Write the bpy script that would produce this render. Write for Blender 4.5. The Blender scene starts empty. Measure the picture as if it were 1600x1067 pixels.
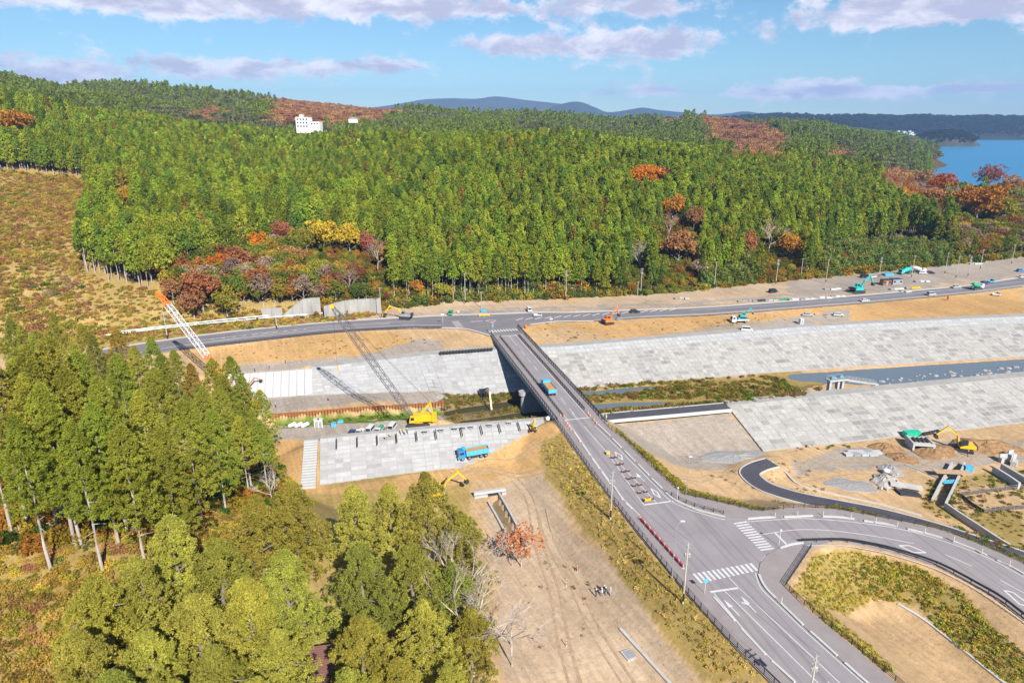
import bpy, bmesh, math, random
import numpy as np
from mathutils import Vector, Matrix, Euler
from mathutils.geometry import tessellate_polygon
R = math.radians
rnd = random.Random(7)
scene = bpy.context.scene
# ------------------------------------------------------------------ camera
CAM_H = 80.0
PITCH = math.atan((533.5 - 188) / 1067)
SP, CP = math.sin(PITCH), math.cos(PITCH)
cam_d = bpy.data.cameras.new('camera'); cam = bpy.data.objects.new('camera', cam_d)
scene.collection.objects.link(cam); scene.camera = cam
cam.location = (0, 0, CAM_H); cam.rotation_euler = (math.pi / 2 - PITCH, 0, 0)
cam_d.sensor_width = 36; cam_d.lens = 24; cam_d.clip_start = 1; cam_d.clip_end = 60000
# ------------------------------------------------------------------ light
SUN_AZ = (0.40, -0.92); SUN_EL = R(37)
n_ = math.hypot(*SUN_AZ); sdx, sdy = SUN_AZ[0] / n_, SUN_AZ[1] / n_
sun_vec = Vector((sdx * math.cos(SUN_EL), sdy * math.cos(SUN_EL), math.sin(SUN_EL)))
sd = bpy.data.lights.new('sun', 'SUN'); so = bpy.data.objects.new('sun', sd); scene.collection.objects.link(so)
sd.energy = 4.6; sd.angle = R(0.5); sd.color = (1.0, 0.95, 0.86)
so.rotation_euler = sun_vec.to_track_quat('Z', 'Y').to_euler(); so.location = (0, 0, 400)
vs = scene.view_settings
vs.view_transform = 'Standard'; vs.look = 'None'; vs.gamma = 1; vs.exposure = 0.95; vs.use_curve_mapping = False
w = bpy.data.worlds.new('World'); scene.world = w; w.use_nodes = True
nt = w.node_tree; nt.nodes.clear()
def wn(t, **k):
    n = nt.nodes.new(t)
    for a, b in k.items(): setattr(n, a, b)
    return n
def wl(a, b): nt.links.new(a, b)
def wmath(op, a, b=None, clamp=False):
    n = wn('ShaderNodeMath', operation=op, use_clamp=clamp)
    for i, s in enumerate((a, b)):
        if s is None: continue
        if isinstance(s, (int, float)): n.inputs[i].default_value = s
        else: wl(s, n.inputs[i])
    return n.outputs[0]
sky = wn('ShaderNodeTexSky', sky_type='NISHITA', sun_disc=False)
sky.sun_elevation = SUN_EL; sky.sun_rotation = math.atan2(sdx, sdy)
sky.altitude = 80; sky.air_density = 1.0; sky.dust_density = 0.0; sky.ozone_density = 2.0
hs = wn('ShaderNodeHueSaturation'); hs.inputs['Saturation'].default_value = 1.0; hs.inputs['Value'].default_value = 1.0
tint = wn('ShaderNodeMix', data_type='RGBA', blend_type='MULTIPLY'); tint.inputs[0].default_value = 1; tint.inputs[7].default_value = (.66, .90, 1.06, 1)
wl(sky.outputs[0], tint.inputs[6]); wl(tint.outputs[2], hs.inputs['Color'])
# clouds: direction -> azimuth and elevation, drifting bands of noise all round the sky
tc = wn('ShaderNodeTexCoord'); sep = wn('ShaderNodeSeparateXYZ'); wl(tc.outputs['Generated'], sep.inputs[0])
az = wmath('ARCTAN2', sep.outputs[0], sep.outputs[1])
hyp = wmath('SQRT', wmath('ADD', wmath('MULTIPLY', sep.outputs[0], sep.outputs[0]), wmath('MULTIPLY', sep.outputs[1], sep.outputs[1])))
el = wmath('ARCTAN2', sep.outputs[2], hyp)
def cloud_noise(sx, sy, oz, scale, detail, rough=0.6, dist=0.3):
    cb = wn('ShaderNodeCombineXYZ'); wl(wmath('MULTIPLY', az, sx), cb.inputs[0]); wl(wmath('MULTIPLY', el, sy), cb.inputs[1]); cb.inputs[2].default_value = oz
    nz = wn('ShaderNodeTexNoise'); nz.inputs['Scale'].default_value = scale; nz.inputs['Detail'].default_value = detail
    nz.inputs['Roughness'].default_value = rough; nz.inputs['Distortion'].default_value = dist
    wl(cb.outputs[0], nz.inputs['Vector']); return nz.outputs['Fac']
def blob(a, e, wa, we, amp):           # a cloud bank centred at azimuth a, elevation e (radians)
    da = wmath('DIVIDE', wmath('SUBTRACT', az, a), wa); de = wmath('DIVIDE', wmath('SUBTRACT', el, e), we)
    d2 = wmath('ADD', wmath('MULTIPLY', da, da), wmath('MULTIPLY', de, de))
    return wmath('MULTIPLY', wmath('POWER', 2.718, wmath('MULTIPLY', d2, -1)), amp)
def px_dir(u, v):
    x = (u - 800) / 1067; y = (533.5 - v) / 1067
    d = Vector((x, CP + y * SP, -SP + y * CP)); return math.atan2(d.x, d.y), math.atan2(d.z, math.hypot(d.x, d.y))
big = cloud_noise(1.0, 2.8, 3.1, 4.0, 7, 0.58)
fine = cloud_noise(1.0, 1.45, 1.7, 26.0, 7, 0.66, .1)
dens = wmath('ADD', wmath('MULTIPLY', big, 0.50), wmath('MULTIPLY', fine, 0.66))
for (u, v, du, dv, amp) in [(250, 6, 330, 30, .30), (640, 8, 260, 26, .26), (1010, 10, 140, 18, .24), (1420, 14, 230, 32, .30), (1560, 6, 160, 24, .2),
                            (1010, 66, 150, 26, .27), (770, 70, 90, 18, .20), (400, 108, 150, 20, .28), (600, 103, 90, 18, .22), (90, 105, 110, 20, .22),
                            (1260, 130, 80, 13, .20), (1300, 146, 120, 10, .16), (1400, 140, 160, 10, .14), (1550, 138, 80, 10, .15), (1015, 138, 45, 8, .16), (960, 146, 70, 8, .10), (1130, 148, 120, 8, .12), (310, 60, 40, 10, .12), (60, 125, 140, 14, .14), (450, 70, 30, 12, .11), (860, 75, 60, 16, .12)]:
    a0, e0 = px_dir(u, v); a1, _ = px_dir(u + du, v); _, e1 = px_dir(u, v - dv)
    dens = wmath('ADD', dens, blob(a0, e0, abs(a1 - a0), abs(e1 - e0), amp))
# far from the view the same fair-weather cover goes on by noise alone
up = wmath('MULTIPLY', wmath('SUBTRACT', el, 0.19), 0.35)
dens = wmath('ADD', dens, wmath('MINIMUM', wmath('MAXIMUM', up, 0.0), 0.05))
ramp = wn('ShaderNodeMapRange', interpolation_type='SMOOTHSTEP'); ramp.inputs[1].default_value = 0.645; ramp.inputs[2].default_value = 0.80
wl(dens, ramp.inputs[0])
shade = wn('ShaderNodeMapRange', interpolation_type='SMOOTHSTEP'); shade.inputs[1].default_value = 0.36; shade.inputs[2].default_value = 0.66
wl(wmath('ADD', cloud_noise(1.0, 2.4, 7.7, 16.0, 6, 0.6), wmath('MULTIPLY', wmath('SUBTRACT', 0.80, dens), 0.55)), shade.inputs[0])
ccol = wn('ShaderNodeMix', data_type='RGBA'); ccol.inputs[6].default_value = (5.7, 5.6, 7.3, 1); ccol.inputs[7].default_value = (10.3, 9.9, 10.6, 1)
wl(shade.outputs[0], ccol.inputs[0])
mixc = wn('ShaderNodeMix', data_type='RGBA'); wl(wmath('MULTIPLY', ramp.outputs[0], 0.93), mixc.inputs[0]); wl(hs.outputs[0], mixc.inputs[6]); wl(ccol.outputs[2], mixc.inputs[7])
bg = wn('ShaderNodeBackground'); bg.inputs[1].default_value = 0.055
wo = wn('ShaderNodeOutputWorld'); wl(mixc.outputs[2], bg.inputs[0]); wl(bg.outputs[0], wo.inputs[0])
w.cycles.sampling_method = 'MANUAL'; w.cycles.sample_map_resolution = 256
scene.cycles.use_denoising = True
scene.cycles.max_bounces = 6; scene.cycles.diffuse_bounces = 2; scene.cycles.glossy_bounces = 2; scene.cycles.transmission_bounces = 3
scene.cycles.volume_bounces = 0; scene.cycles.caustics_reflective = False; scene.cycles.caustics_refractive = False
scene.cycles.sample_clamp_indirect = 4
# ------------------------------------------------------------------ helpers
COL = scene.collection
def at(u, v, z=0.0):                   # a point of the photograph on the level z
    x = (u - 800) / 1067; y = (533.5 - v) / 1067
    t = (CAM_H - z) / (SP - y * CP)
    return Vector((x * t, t * (CP + y * SP), z))
def proj(X, Y, Z):
    d = Y * CP - (Z - CAM_H) * SP; up = Y * SP + (Z - CAM_H) * CP
    return 800 + 1067 * X / d, 533.5 - 1067 * up / d
MATS = {}
def mat(name, col, rough=0.8, var=0.0, scale=1.0, bump=0.0, metal=0.0, col2=None, detail=5, obj_rand=0.0, spec=0.3, aniso=None):
    """procedural material: base colour broken up by noise, optional per-object shift"""
    if name in MATS: return MATS[name]
    m = bpy.data.materials.new(name); m.use_nodes = True; t = m.node_tree; b = t.nodes['Principled BSDF']
    b.inputs['Roughness'].default_value = rough; b.inputs['Metallic'].default_value = metal
    b.inputs['Specular IOR Level'].default_value = spec
    c = tuple(col) + (1,)
    b.inputs['Base Color'].default_value = c
    if var or col2:
        tcn = t.nodes.new('ShaderNodeTexCoord'); src = tcn.outputs['Object']
        g = t.nodes.new('ShaderNodeNewGeometry'); src = g.outputs['Position']
        if aniso:
            mp = t.nodes.new('ShaderNodeMapping'); mp.inputs['Scale'].default_value = aniso; t.links.new(src, mp.inputs[0]); src = mp.outputs[0]
        nz = t.nodes.new('ShaderNodeTexNoise'); nz.inputs['Scale'].default_value = scale; nz.inputs['Detail'].default_value = detail; nz.inputs['Roughness'].default_value = 0.65
        t.links.new(src, nz.inputs['Vector'])
        mr = t.nodes.new('ShaderNodeMapRange'); mr.inputs[1].default_value = 0.3; mr.inputs[2].default_value = 0.7; t.links.new(nz.outputs['Fac'], mr.inputs[0])
        mx = t.nodes.new('ShaderNodeMix'); mx.data_type = 'RGBA'
        c2 = tuple(col2) + (1,) if col2 else tuple(min(1, x * (1 + var)) for x in col) + (1,)
        c1 = c if col2 else tuple(x * (1 - var) for x in col) + (1,)
        mx.inputs[6].default_value = c1; mx.inputs[7].default_value = c2
        t.links.new(mr.outputs[0], mx.inputs[0]); out = mx.outputs[2]
        if obj_rand:
            oi = t.nodes.new('ShaderNodeObjectInfo'); hv = t.nodes.new('ShaderNodeHueSaturation')
            ma = t.nodes.new('ShaderNodeMapRange'); ma.inputs[3].default_value = 1 - obj_rand; ma.inputs[4].default_value = 1 + obj_rand
            t.links.new(oi.outputs['Random'], ma.inputs[0]); t.links.new(ma.outputs[0], hv.inputs['Value']); t.links.new(out, hv.inputs['Color']); out = hv.outputs[0]
        t.links.new(out, b.inputs['Base Color'])
        if bump:
            bp = t.nodes.new('ShaderNodeBump'); bp.inputs['Strength'].default_value = bump; bp.inputs['Distance'].default_value = 0.2
            t.links.new(nz.outputs['Fac'], bp.inputs['Height']); t.links.new(bp.outputs[0], b.inputs['Normal'])
    MATS[name] = m; return m
def paint(name, col, rough=0.35, metal=0.0):          # painted metal, lightly dusty
    return mat(name, col, rough, var=0.10, scale=1.3, metal=metal, spec=0.5)
def tag(o, label=None, cat=None, group=None, kind=None):
    if label: o['label'] = label
    if cat: o['category'] = cat
    if group: o['group'] = group
    if kind: o['kind'] = kind
    return o
def link(o, parent=None):
    COL.objects.link(o)
    if parent: o.parent = parent
    return o
def empty(name, loc=(0, 0, 0), rz=0.0):
    o = bpy.data.objects.new(name, None); o.empty_display_size = 0.5; o.location = loc; o.rotation_euler = (0, 0, rz); COL.objects.link(o); return o
def copy_tree(o, parent=None):
    c = o.copy(); COL.objects.link(c)
    if parent: c.parent = parent
    for ch in list(o.children): copy_tree(ch, c)
    return c
class MB:
    """collects shapes; build() links them as ONE mesh object"""
    def __init__(s): s.v = []; s.f = []; s.m = []; s.mi = 0
    def add(s, vs, fs):
        n = len(s.v); s.v += [tuple(p) for p in vs]; s.f += [tuple(i + n for i in f) for f in fs]; s.m += [s.mi] * len(fs); return s
    def box(s, c, d, rz=0.0, M=None, taper=1.0):
        x, y, z = (k / 2 for k in d); P = []
        for sz in (-1, 1):
            k = taper if sz > 0 else 1.0
            for sx, sy in ((-1, -1), (1, -1), (1, 1), (-1, 1)): P.append(Vector((sx * x * k, sy * y * k, sz * z)))
        if rz: q = Matrix.Rotation(rz, 3, 'Z'); P = [q @ p for p in P]
        if M is not None: P = [M @ p for p in P]
        P = [p + Vector(c) for p in P]
        return s.add(P, [(3, 2, 1, 0), (4, 5, 6, 7), (0, 1, 5, 4), (1, 2, 6, 5), (2, 3, 7, 6), (3, 0, 4, 7)])
    def hexa(s, b, t):                 # bottom quad, top quad
        return s.add(list(b) + list(t), [(3, 2, 1, 0), (4, 5, 6, 7), (0, 1, 5, 4), (1, 2, 6, 5), (2, 3, 7, 6), (3, 0, 4, 7)])
    def prism(s, poly, y0, y1, ax='y'):   # outline in x,z drawn along y
        n = len(poly)
        mk = (lambda p, q: (p[0], q, p[1])) if ax == 'y' else (lambda p, q: (p[0], p[1], q))
        P = [mk(p, y0) for p in poly] + [mk(p, y1) for p in poly]
        return s.add(P, [tuple(range(n)), tuple(range(2 * n - 1, n - 1, -1))] + [(i, i + n, (i + 1) % n + n, (i + 1) % n) for i in range(n)])
    def bar(s, a, b, w, h=None):
        a, b = Vector(a), Vector(b); d = b - a; L = d.length
        if L < 1e-6: return s
        q = d.to_track_quat('Z', 'X').to_matrix(); h = h or w
        P = [q @ Vector((sx * w / 2, sy * h / 2, z)) + a for z in (0, L) for sx, sy in ((-1, -1), (1, -1), (1, 1), (-1, 1))]
        return s.add(P, [(3, 2, 1, 0), (4, 5, 6, 7), (0, 1, 5, 4), (1, 2, 6, 5), (2, 3, 7, 6), (3, 0, 4, 7)])
    def tube(s, pts, r, n=6, r1=None, cap=True):
        pts = [Vector(p) for p in pts]; k = len(pts); r1 = r if r1 is None else r1; base = len(s.v); V = []
        for i, p in enumerate(pts):
            d = (pts[min(i + 1, k - 1)] - pts[max(i - 1, 0)]); q = d.to_track_quat('Z', 'X').to_matrix(); rr = r + (r1 - r) * i / max(1, k - 1)
            for j in range(n): a = 2 * math.pi * j / n; V.append(q @ Vector((rr * math.cos(a), rr * math.sin(a), 0)) + p)
        F = [(i * n + j, i * n + (j + 1) % n, (i + 1) * n + (j + 1) % n, (i + 1) * n + j) for i in range(k - 1) for j in range(n)]
        if cap: F += [tuple(range(n - 1, -1, -1)), tuple((k - 1) * n + j for j in range(n))]
        return s.add(V, F)
    def lathe(s, prof, n=12, c=(0, 0, 0), M=None):
        V = []; k = len(prof)
        for r, z in prof:
            for j in range(n):
                a = 2 * math.pi * j / n; p = Vector((r * math.cos(a), r * math.sin(a), z))
                if M is not None: p = M @ p
                V.append(p + Vector(c))
        F = [(i * n + j, i * n + (j + 1) % n, (i + 1) * n + (j + 1) % n, (i + 1) * n + j) for i in range(k - 1) for j in range(n)]
        F += [tuple(range(n - 1, -1, -1)), tuple((k - 1) * n + j for j in range(n))]
        return s.add(V, F)
    def slab(s, poly, zt, zb):         # flat polygon with thickness, any outline in plan
        poly = [Vector((p[0], p[1], 0)) for p in poly]; n = len(poly)
        zt_ = zt if hasattr(zt, '__len__') else [zt] * n; zb_ = zb if hasattr(zb, '__len__') else [zb] * n
        ar = sum(poly[i].x * poly[(i + 1) % n].y - poly[(i + 1) % n].x * poly[i].y for i in range(n))
        if ar < 0: poly = poly[::-1]; zt_ = list(zt_)[::-1]; zb_ = list(zb_)[::-1]
        T = [(p.x, p.y, zt_[i]) for i, p in enumerate(poly)]; B = [(p.x, p.y, zb_[i]) for i, p in enumerate(poly)]
        F = []
        for t in tessellate_polygon([poly]):
            a, b, c = (poly[i] for i in t)
            cr = (b - a).x * (c - a).y - (b - a).y * (c - a).x
            F.append(tuple(t) if cr > 0 else (t[0], t[2], t[1]))
        F += [(i + n, (i + 1) % n + n, (i + 1) % n, i) for i in range(n)]
        return s.add(T + B, F)
    def mesh(s, name, mats=None):
        me = bpy.data.meshes.new(name); me.from_pydata(s.v, [], s.f)
        if mats:
            for m in (mats if isinstance(mats, (list, tuple)) else [mats]): me.materials.append(m)
            if any(s.m): me.polygons.foreach_set('material_index', s.m)
        me.update(); return me
    def build(s, name, mats, parent=None, smooth=False):
        me = s.mesh(name, mats)
        if smooth: me.polygons.foreach_set('use_smooth', [True] * len(me.polygons))
        return link(bpy.data.objects.new(name, me), parent)
def part(name, m, parent, fn, smooth=False):
    b = MB(); fn(b); return b.build(name, m, parent, smooth)
def np_mesh(name, verts, faces4, mats, smooth=False, mi=None):
    verts = np.asarray(verts, dtype=np.float32); faces4 = np.asarray(faces4, dtype=np.int32); k = faces4.shape[1]
    me = bpy.data.meshes.new(name); me.vertices.add(len(verts)); me.vertices.foreach_set('co', verts.ravel())
    me.loops.add(faces4.size); me.loops.foreach_set('vertex_index', faces4.ravel())
    me.polygons.add(len(faces4)); me.polygons.foreach_set('loop_start', np.arange(0, faces4.size, k, dtype=np.int32))
    try: me.polygons.foreach_set('loop_total', np.full(len(faces4), k, dtype=np.int32))
    except Exception: pass
    for m in (mats if isinstance(mats, (list, tuple)) else [mats]): me.materials.append(m)
    if mi is not None: me.polygons.foreach_set('material_index', np.asarray(mi, dtype=np.int32))
    if smooth: me.polygons.foreach_set('use_smooth', np.ones(len(faces4), dtype=bool))
    me.update(calc_edges=True); me.validate(); return me
def vnoise(x, y, s, seed=0):
    x = np.asarray(x) / s + seed * 17.3; y = np.asarray(y) / s + seed * 9.1
    i = np.floor(x); j = np.floor(y); fx = x - i; fy = y - j; fx = fx * fx * (3 - 2 * fx); fy = fy * fy * (3 - 2 * fy)
    def h(a, b):
        q = np.sin(a * 127.1 + b * 311.7 + seed * 74.7) * 43758.5453; return q - np.floor(q)
    return (h(i, j) * (1 - fx) + h(i + 1, j) * fx) * (1 - fy) + (h(i, j + 1) * (1 - fx) + h(i + 1, j + 1) * fx) * fy
def fbm(x, y, s, seed=0, o=4):
    r = 0; a = 1; t = 0
    for k in range(o): r = r + a * vnoise(x, y, s / 2 ** k, seed + k); t += a; a *= 0.5
    return r / t - 0.5
def in_poly(x, y, poly):
    c = np.zeros(np.shape(x), bool); n = len(poly)
    for i in range(n):
        x0, y0 = poly[i][0], poly[i][1]; x1, y1 = poly[(i + 1) % n][0], poly[(i + 1) % n][1]
        if y0 == y1: continue
        k = ((y0 > y) != (y1 > y)) & (x < (x1 - x0) * (y - y0) / (y1 - y0) + x0); c ^= k
    return c
def seg_dist(x, y, pts, closed=False):
    d = np.full(np.shape(x), 1e9); n = len(pts)
    for i in range(n if closed else n - 1):
        ax, ay = pts[i][0], pts[i][1]; bx, by = pts[(i + 1) % n][0], pts[(i + 1) % n][1]
        dx, dy = bx - ax, by - ay; L = dx * dx + dy * dy + 1e-9
        t = np.clip(((x - ax) * dx + (y - ay) * dy) / L, 0, 1)
        d = np.minimum(d, np.hypot(x - ax - t * dx, y - ay - t * dy))
    return d
def smooth_line(pts, n=6):            # Catmull-Rom through the points
    P = [Vector(p) for p in pts]; out = []
    for i in range(len(P) - 1):
        p0 = P[max(i - 1, 0)]; p1 = P[i]; p2 = P[i + 1]; p3 = P[min(i + 2, len(P) - 1)]
        for k in range(n):
            t = k / n; out.append(0.5 * ((2 * p1) + (p2 - p0) * t + (2 * p0 - 5 * p1 + 4 * p2 - p3) * t * t + (3 * p1 - p0 - 3 * p2 + p3) * t ** 3))
    out.append(P[-1]); return out
def pxl(pts, z=0.0): return [at(u, v, z) for u, v in pts]
# ------------------------------------------------------------------ terrain
XS = np.array([-200, -62, -52, -26, -16, 22, 64, 120, 200, 330, 520.])
ROWS = [  # (y by x, z by x): near ground, near levee, river, far levee, far road, forest edge
 ([100] * 11, [-6] * 11),
 ([112, 147, 149.5, 157, 159.5, 163, 168, 180, 198, 225, 262], [-6.5] * 11),
 ([135, 163, 166, 172, 174, 180.5, 188.4, 201.3, 219.5, 249, 292], [-6, -6, -1.5, -1.5, -1.5, -1.5, -1.5, -1.5, -1.5, -1.5, -1.5]),
 ([137, 164.5, 167.5, 173.5, 176, 184, 192, 205, 223, 253, 296], [-6, -6, -1.5, -1.5, -1.5, -1.5, -1.5, -1.5, -1.5, -1.5, -1.5]),
 ([142, 170, 172, 178, 188, 199, 207, 220, 238, 266, 308], [-5.6, -5.6, -5.5, -5.5, -9.9, -9.9, -9.9, -10.2, -10.4, -10.4, -10.4]),
 ([160, 184, 186, 190.5, 194, 205, 212, 225, 243, 270, 312], [-5.6, -5.6, -5.5, -5.5, -10.4, -10.6, -9.8, -9.75, -11, -11, -11]),
 ([161, 185, 187, 191.5, 199, 213, 222, 236, 249, 272, 316], [-10.2, -10.2, -10.2, -10.1, -9.5, -9.3, -9.6, -10.0, -11, -11, -11]),
 ([172, 196, 198.5, 202.5, 206, 219, 230, 241, 254, 274, 318], [-9.6, -9.6, -9.6, -9.6, -10.5, -10.6, -9.8, -9.95, -10.4, -10.4, -10.4]),
 ([172.6, 196.6, 199.1, 203.1, 208, 220, 231, 242, 255, 275, 319], [-7, -7, -7, -7, -9.3, -9.6, -9.6, -9.6, -9.6, -9.6, -9.6]),
 ([186, 211, 212, 214, 215.5, 222.5, 232, 243, 256.2, 276, 320], [-7, -7, -7, -7, -9.2, -9.5, -9.5, -9.5, -9.5, -9.5, -9.5]),
 ([195, 225, 229, 238, 241, 246.7, 257.5, 272, 285, 301, 330], [-2] * 11),
 ([198, 229, 233, 242, 245, 250, 261, 276, 289, 305, 334], [-1.9] * 11),
 ([222, 260, 263, 268, 270, 272.5, 277, 290, 313, 358, 425], [-.5] * 11),
 ([226, 263, 266, 271, 273, 275.5, 280.5, 293, 316, 361, 428], [-.2] * 11),
 ([260, 292, 296, 312, 315, 318, 325, 350, 385, 430, 500], [0] * 11)]
UC = np.array([-300, 0, 200, 400, 600, 800, 1000, 1200, 1340, 1390, 1430, 1600, 1900])
FE = np.array([232, 246, 262, 278, 298, 310, 321, 346, 376, 383, 388, 416, 450])
DR = np.array([0, 40, 100, 180, 300, 450, 700, 1100, 1800, 3000, 4200, 20000], float)
HZ = np.array([[4, 4, 3, 2, 1, 1, 0, 0, 0, 0, 0, 0, 0],
 [20, 20, 17, 11, 9, 9, 8, 5, 3, 3, 3, 3, 3],
 [42, 38, 36, 28, 27, 27, 22, 15, 9, 9, 9, 9, 8],
 [62, 58, 51, 42, 41, 41, 32, 22, 15, 13, 11, 10, 8],
 [85, 82, 64, 52, 50, 51, 39, 29, 22, 14, 5, 0, -8],
 [104, 96, 72, 52, 49, 48, 36, 30, 24, 9, -14, -14, -14],
 [132, 120, 98, 76, 64, 54, 46, 40, 26, 7, -14, -14, -14],
 [150, 138, 111, 102, 90, 68, 58, 46, 24, 5, -14, -14, -14],
 [150, 138, 110, 98, 84, 70, 58, 42, 18, -4, -14, -14, -14],
 [100, 90, 80, 80, 80, 70, 60, 30, -14, -14, -14, -14, -14],
 [40, 40, 30, 20, 10, 0, -10, -14, -14, -14, -14, -14, -14],
 [-14, -14, -14, -14, -14, -14, -14, -14, -14, -14, -14, -14, -14]], float)
ROADZ = 0.0
main_L = [(866, 657), (901, 707), (933, 752), (965, 793), (1002, 840), (1072, 926), (1151, 1014), (1205, 1067), (1290, 1150)]
main_RU = [(935, 648), (958, 672), (980, 689), (1009, 718), (1049, 755), (1064, 768), (1072, 772), (1110, 780), (1144, 788), (1188, 797), (1249, 791), (1310, 795), (1381, 808), (1465, 825), (1539, 852), (1600, 879), (1700, 925), (1800, 975)]
main_RL = [(1225, 916), (1262, 952), (1347, 1021), (1401, 1067), (1500, 1150)]
branch_L = [(1269, 854), (1300, 846), (1316, 846), (1357, 852), (1397, 861), (1465, 883), (1532, 918), (1566, 938), (1600, 964), (1680, 1022), (1740, 1070)]
main_poly = pxl(main_L + main_RL[::-1] + branch_L + main_RU[::-1])
far_T = [(160, 545), (280, 527), (400, 513), (520, 502), (650, 494), (720, 491), (790, 489), (840, 487), (900, 487), (1000, 483), (1100, 479), (1200, 472), (1350, 460), (1450, 451), (1520, 444), (1600, 432), (1750, 411)]
far_B = [(150, 566), (280, 546), (400, 532), (520, 519), (620, 513), (690, 512), (730, 514), (765, 524), (800, 534), (821, 524), (812, 514), (828, 507), (870, 502), (930, 501), (1000, 496), (1100, 492), (1200, 485), (1350, 473), (1450, 464), (1520, 457), (1600, 447), (1750, 428)]
far_poly = pxl(far_T + far_B[::-1])
HTOE = [(-260, 150), (-160, 150), (-90, 153), (-62, 152), (-51, 146), (-38, 137), (-22, 127), (-7, 117), (-1, 104), (4, 86), (8, 60), (20, 20), (30, -60)]
hpoly = [(p[0], p[1]) for p in HTOE] + [(-600, -60), (-600, 150)]
dpath = [(1207, 722, -5.7), (1186, 728, -5.7), (1172, 737, -5.6), (1178, 748, -5.4), (1200, 762, -5.1), (1250, 777, -4.5), (1310, 789, -3.9), (1380, 803, -3.3), (1465, 826, -2.7), (1540, 851, -2.3), (1610, 874, -2.1), (1700, 906, -1.9)]
dpts = smooth_line([at(u, v, z + .3) for u, v, z in dpath], 6)
CHL = [((763, 783), (776, 806), (789, 830), (800, 850)), ((1488, 722), (1478, 740), (1467, 760), (1457, 780))]; CHR = [((780, 770), (796, 798), (812, 828), (822, 848)), ((1508, 722), (1499, 742), (1488, 765), (1478, 786))]; CHZ = [-5.7, -5.4]
chan = []
for l_, r_, z_ in zip(CHL, CHR, CHZ):
    Lp, Rp = pxl(l_, z_), pxl(r_, z_); chan.append([p.lerp(q, .14) for p, q in zip(Lp, Rp)] + [q.lerp(p, .14) for p, q in zip(Lp, Rp)][::-1])
def rows_height(x, y):
    ys = [np.interp(x, XS, np.array(r[0], float)) for r in ROWS]; zs = [np.interp(x, XS, np.array(r[1], float)) for r in ROWS]
    z = zs[0].copy() if hasattr(zs[0], 'copy') else zs[0]
    for i in range(len(ROWS) - 1):
        k = (y > ys[i]); f = np.clip((y - ys[i]) / np.maximum(ys[i + 1] - ys[i], .01), 0, 1)
        z = np.where(k, zs[i] + (zs[i + 1] - zs[i]) * f, z)
    return z
def hill_height(x, y):
    yy = np.maximum(y, 20.0); u = 800 + 1030 * x / yy
    fe = np.interp(u, UC, FE); D = y - fe
    u = u + fbm(x, y, 160, 88, 3) * 90 * np.clip(D / 250, 0, 1)
    ui = np.clip(np.interp(u, UC, np.arange(len(UC))), 0, len(UC) - 1.001); di = np.clip(np.interp(D, DR, np.arange(len(DR))), 0, len(DR) - 1.001)
    i = ui.astype(int); j = di.astype(int); a = ui - i; b = di - j; a = a * a * (3 - 2 * a)
    z = (HZ[j, i] * (1 - a) + HZ[j, i + 1] * a) * (1 - b) + (HZ[j + 1, i] * (1 - a) + HZ[j + 1, i + 1] * a) * b
    amp = np.clip(D / 200, 0, 1) * np.where(z > -8, 1, 0) * np.interp(u, [1150, 1330], [1, .25])
    z = z + amp * (fbm(x, y, 170, 3) * 26 + fbm(x, y, 420, 5, 2) * np.clip(D / 900, 0, 1) * 30)
    return z, D
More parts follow.
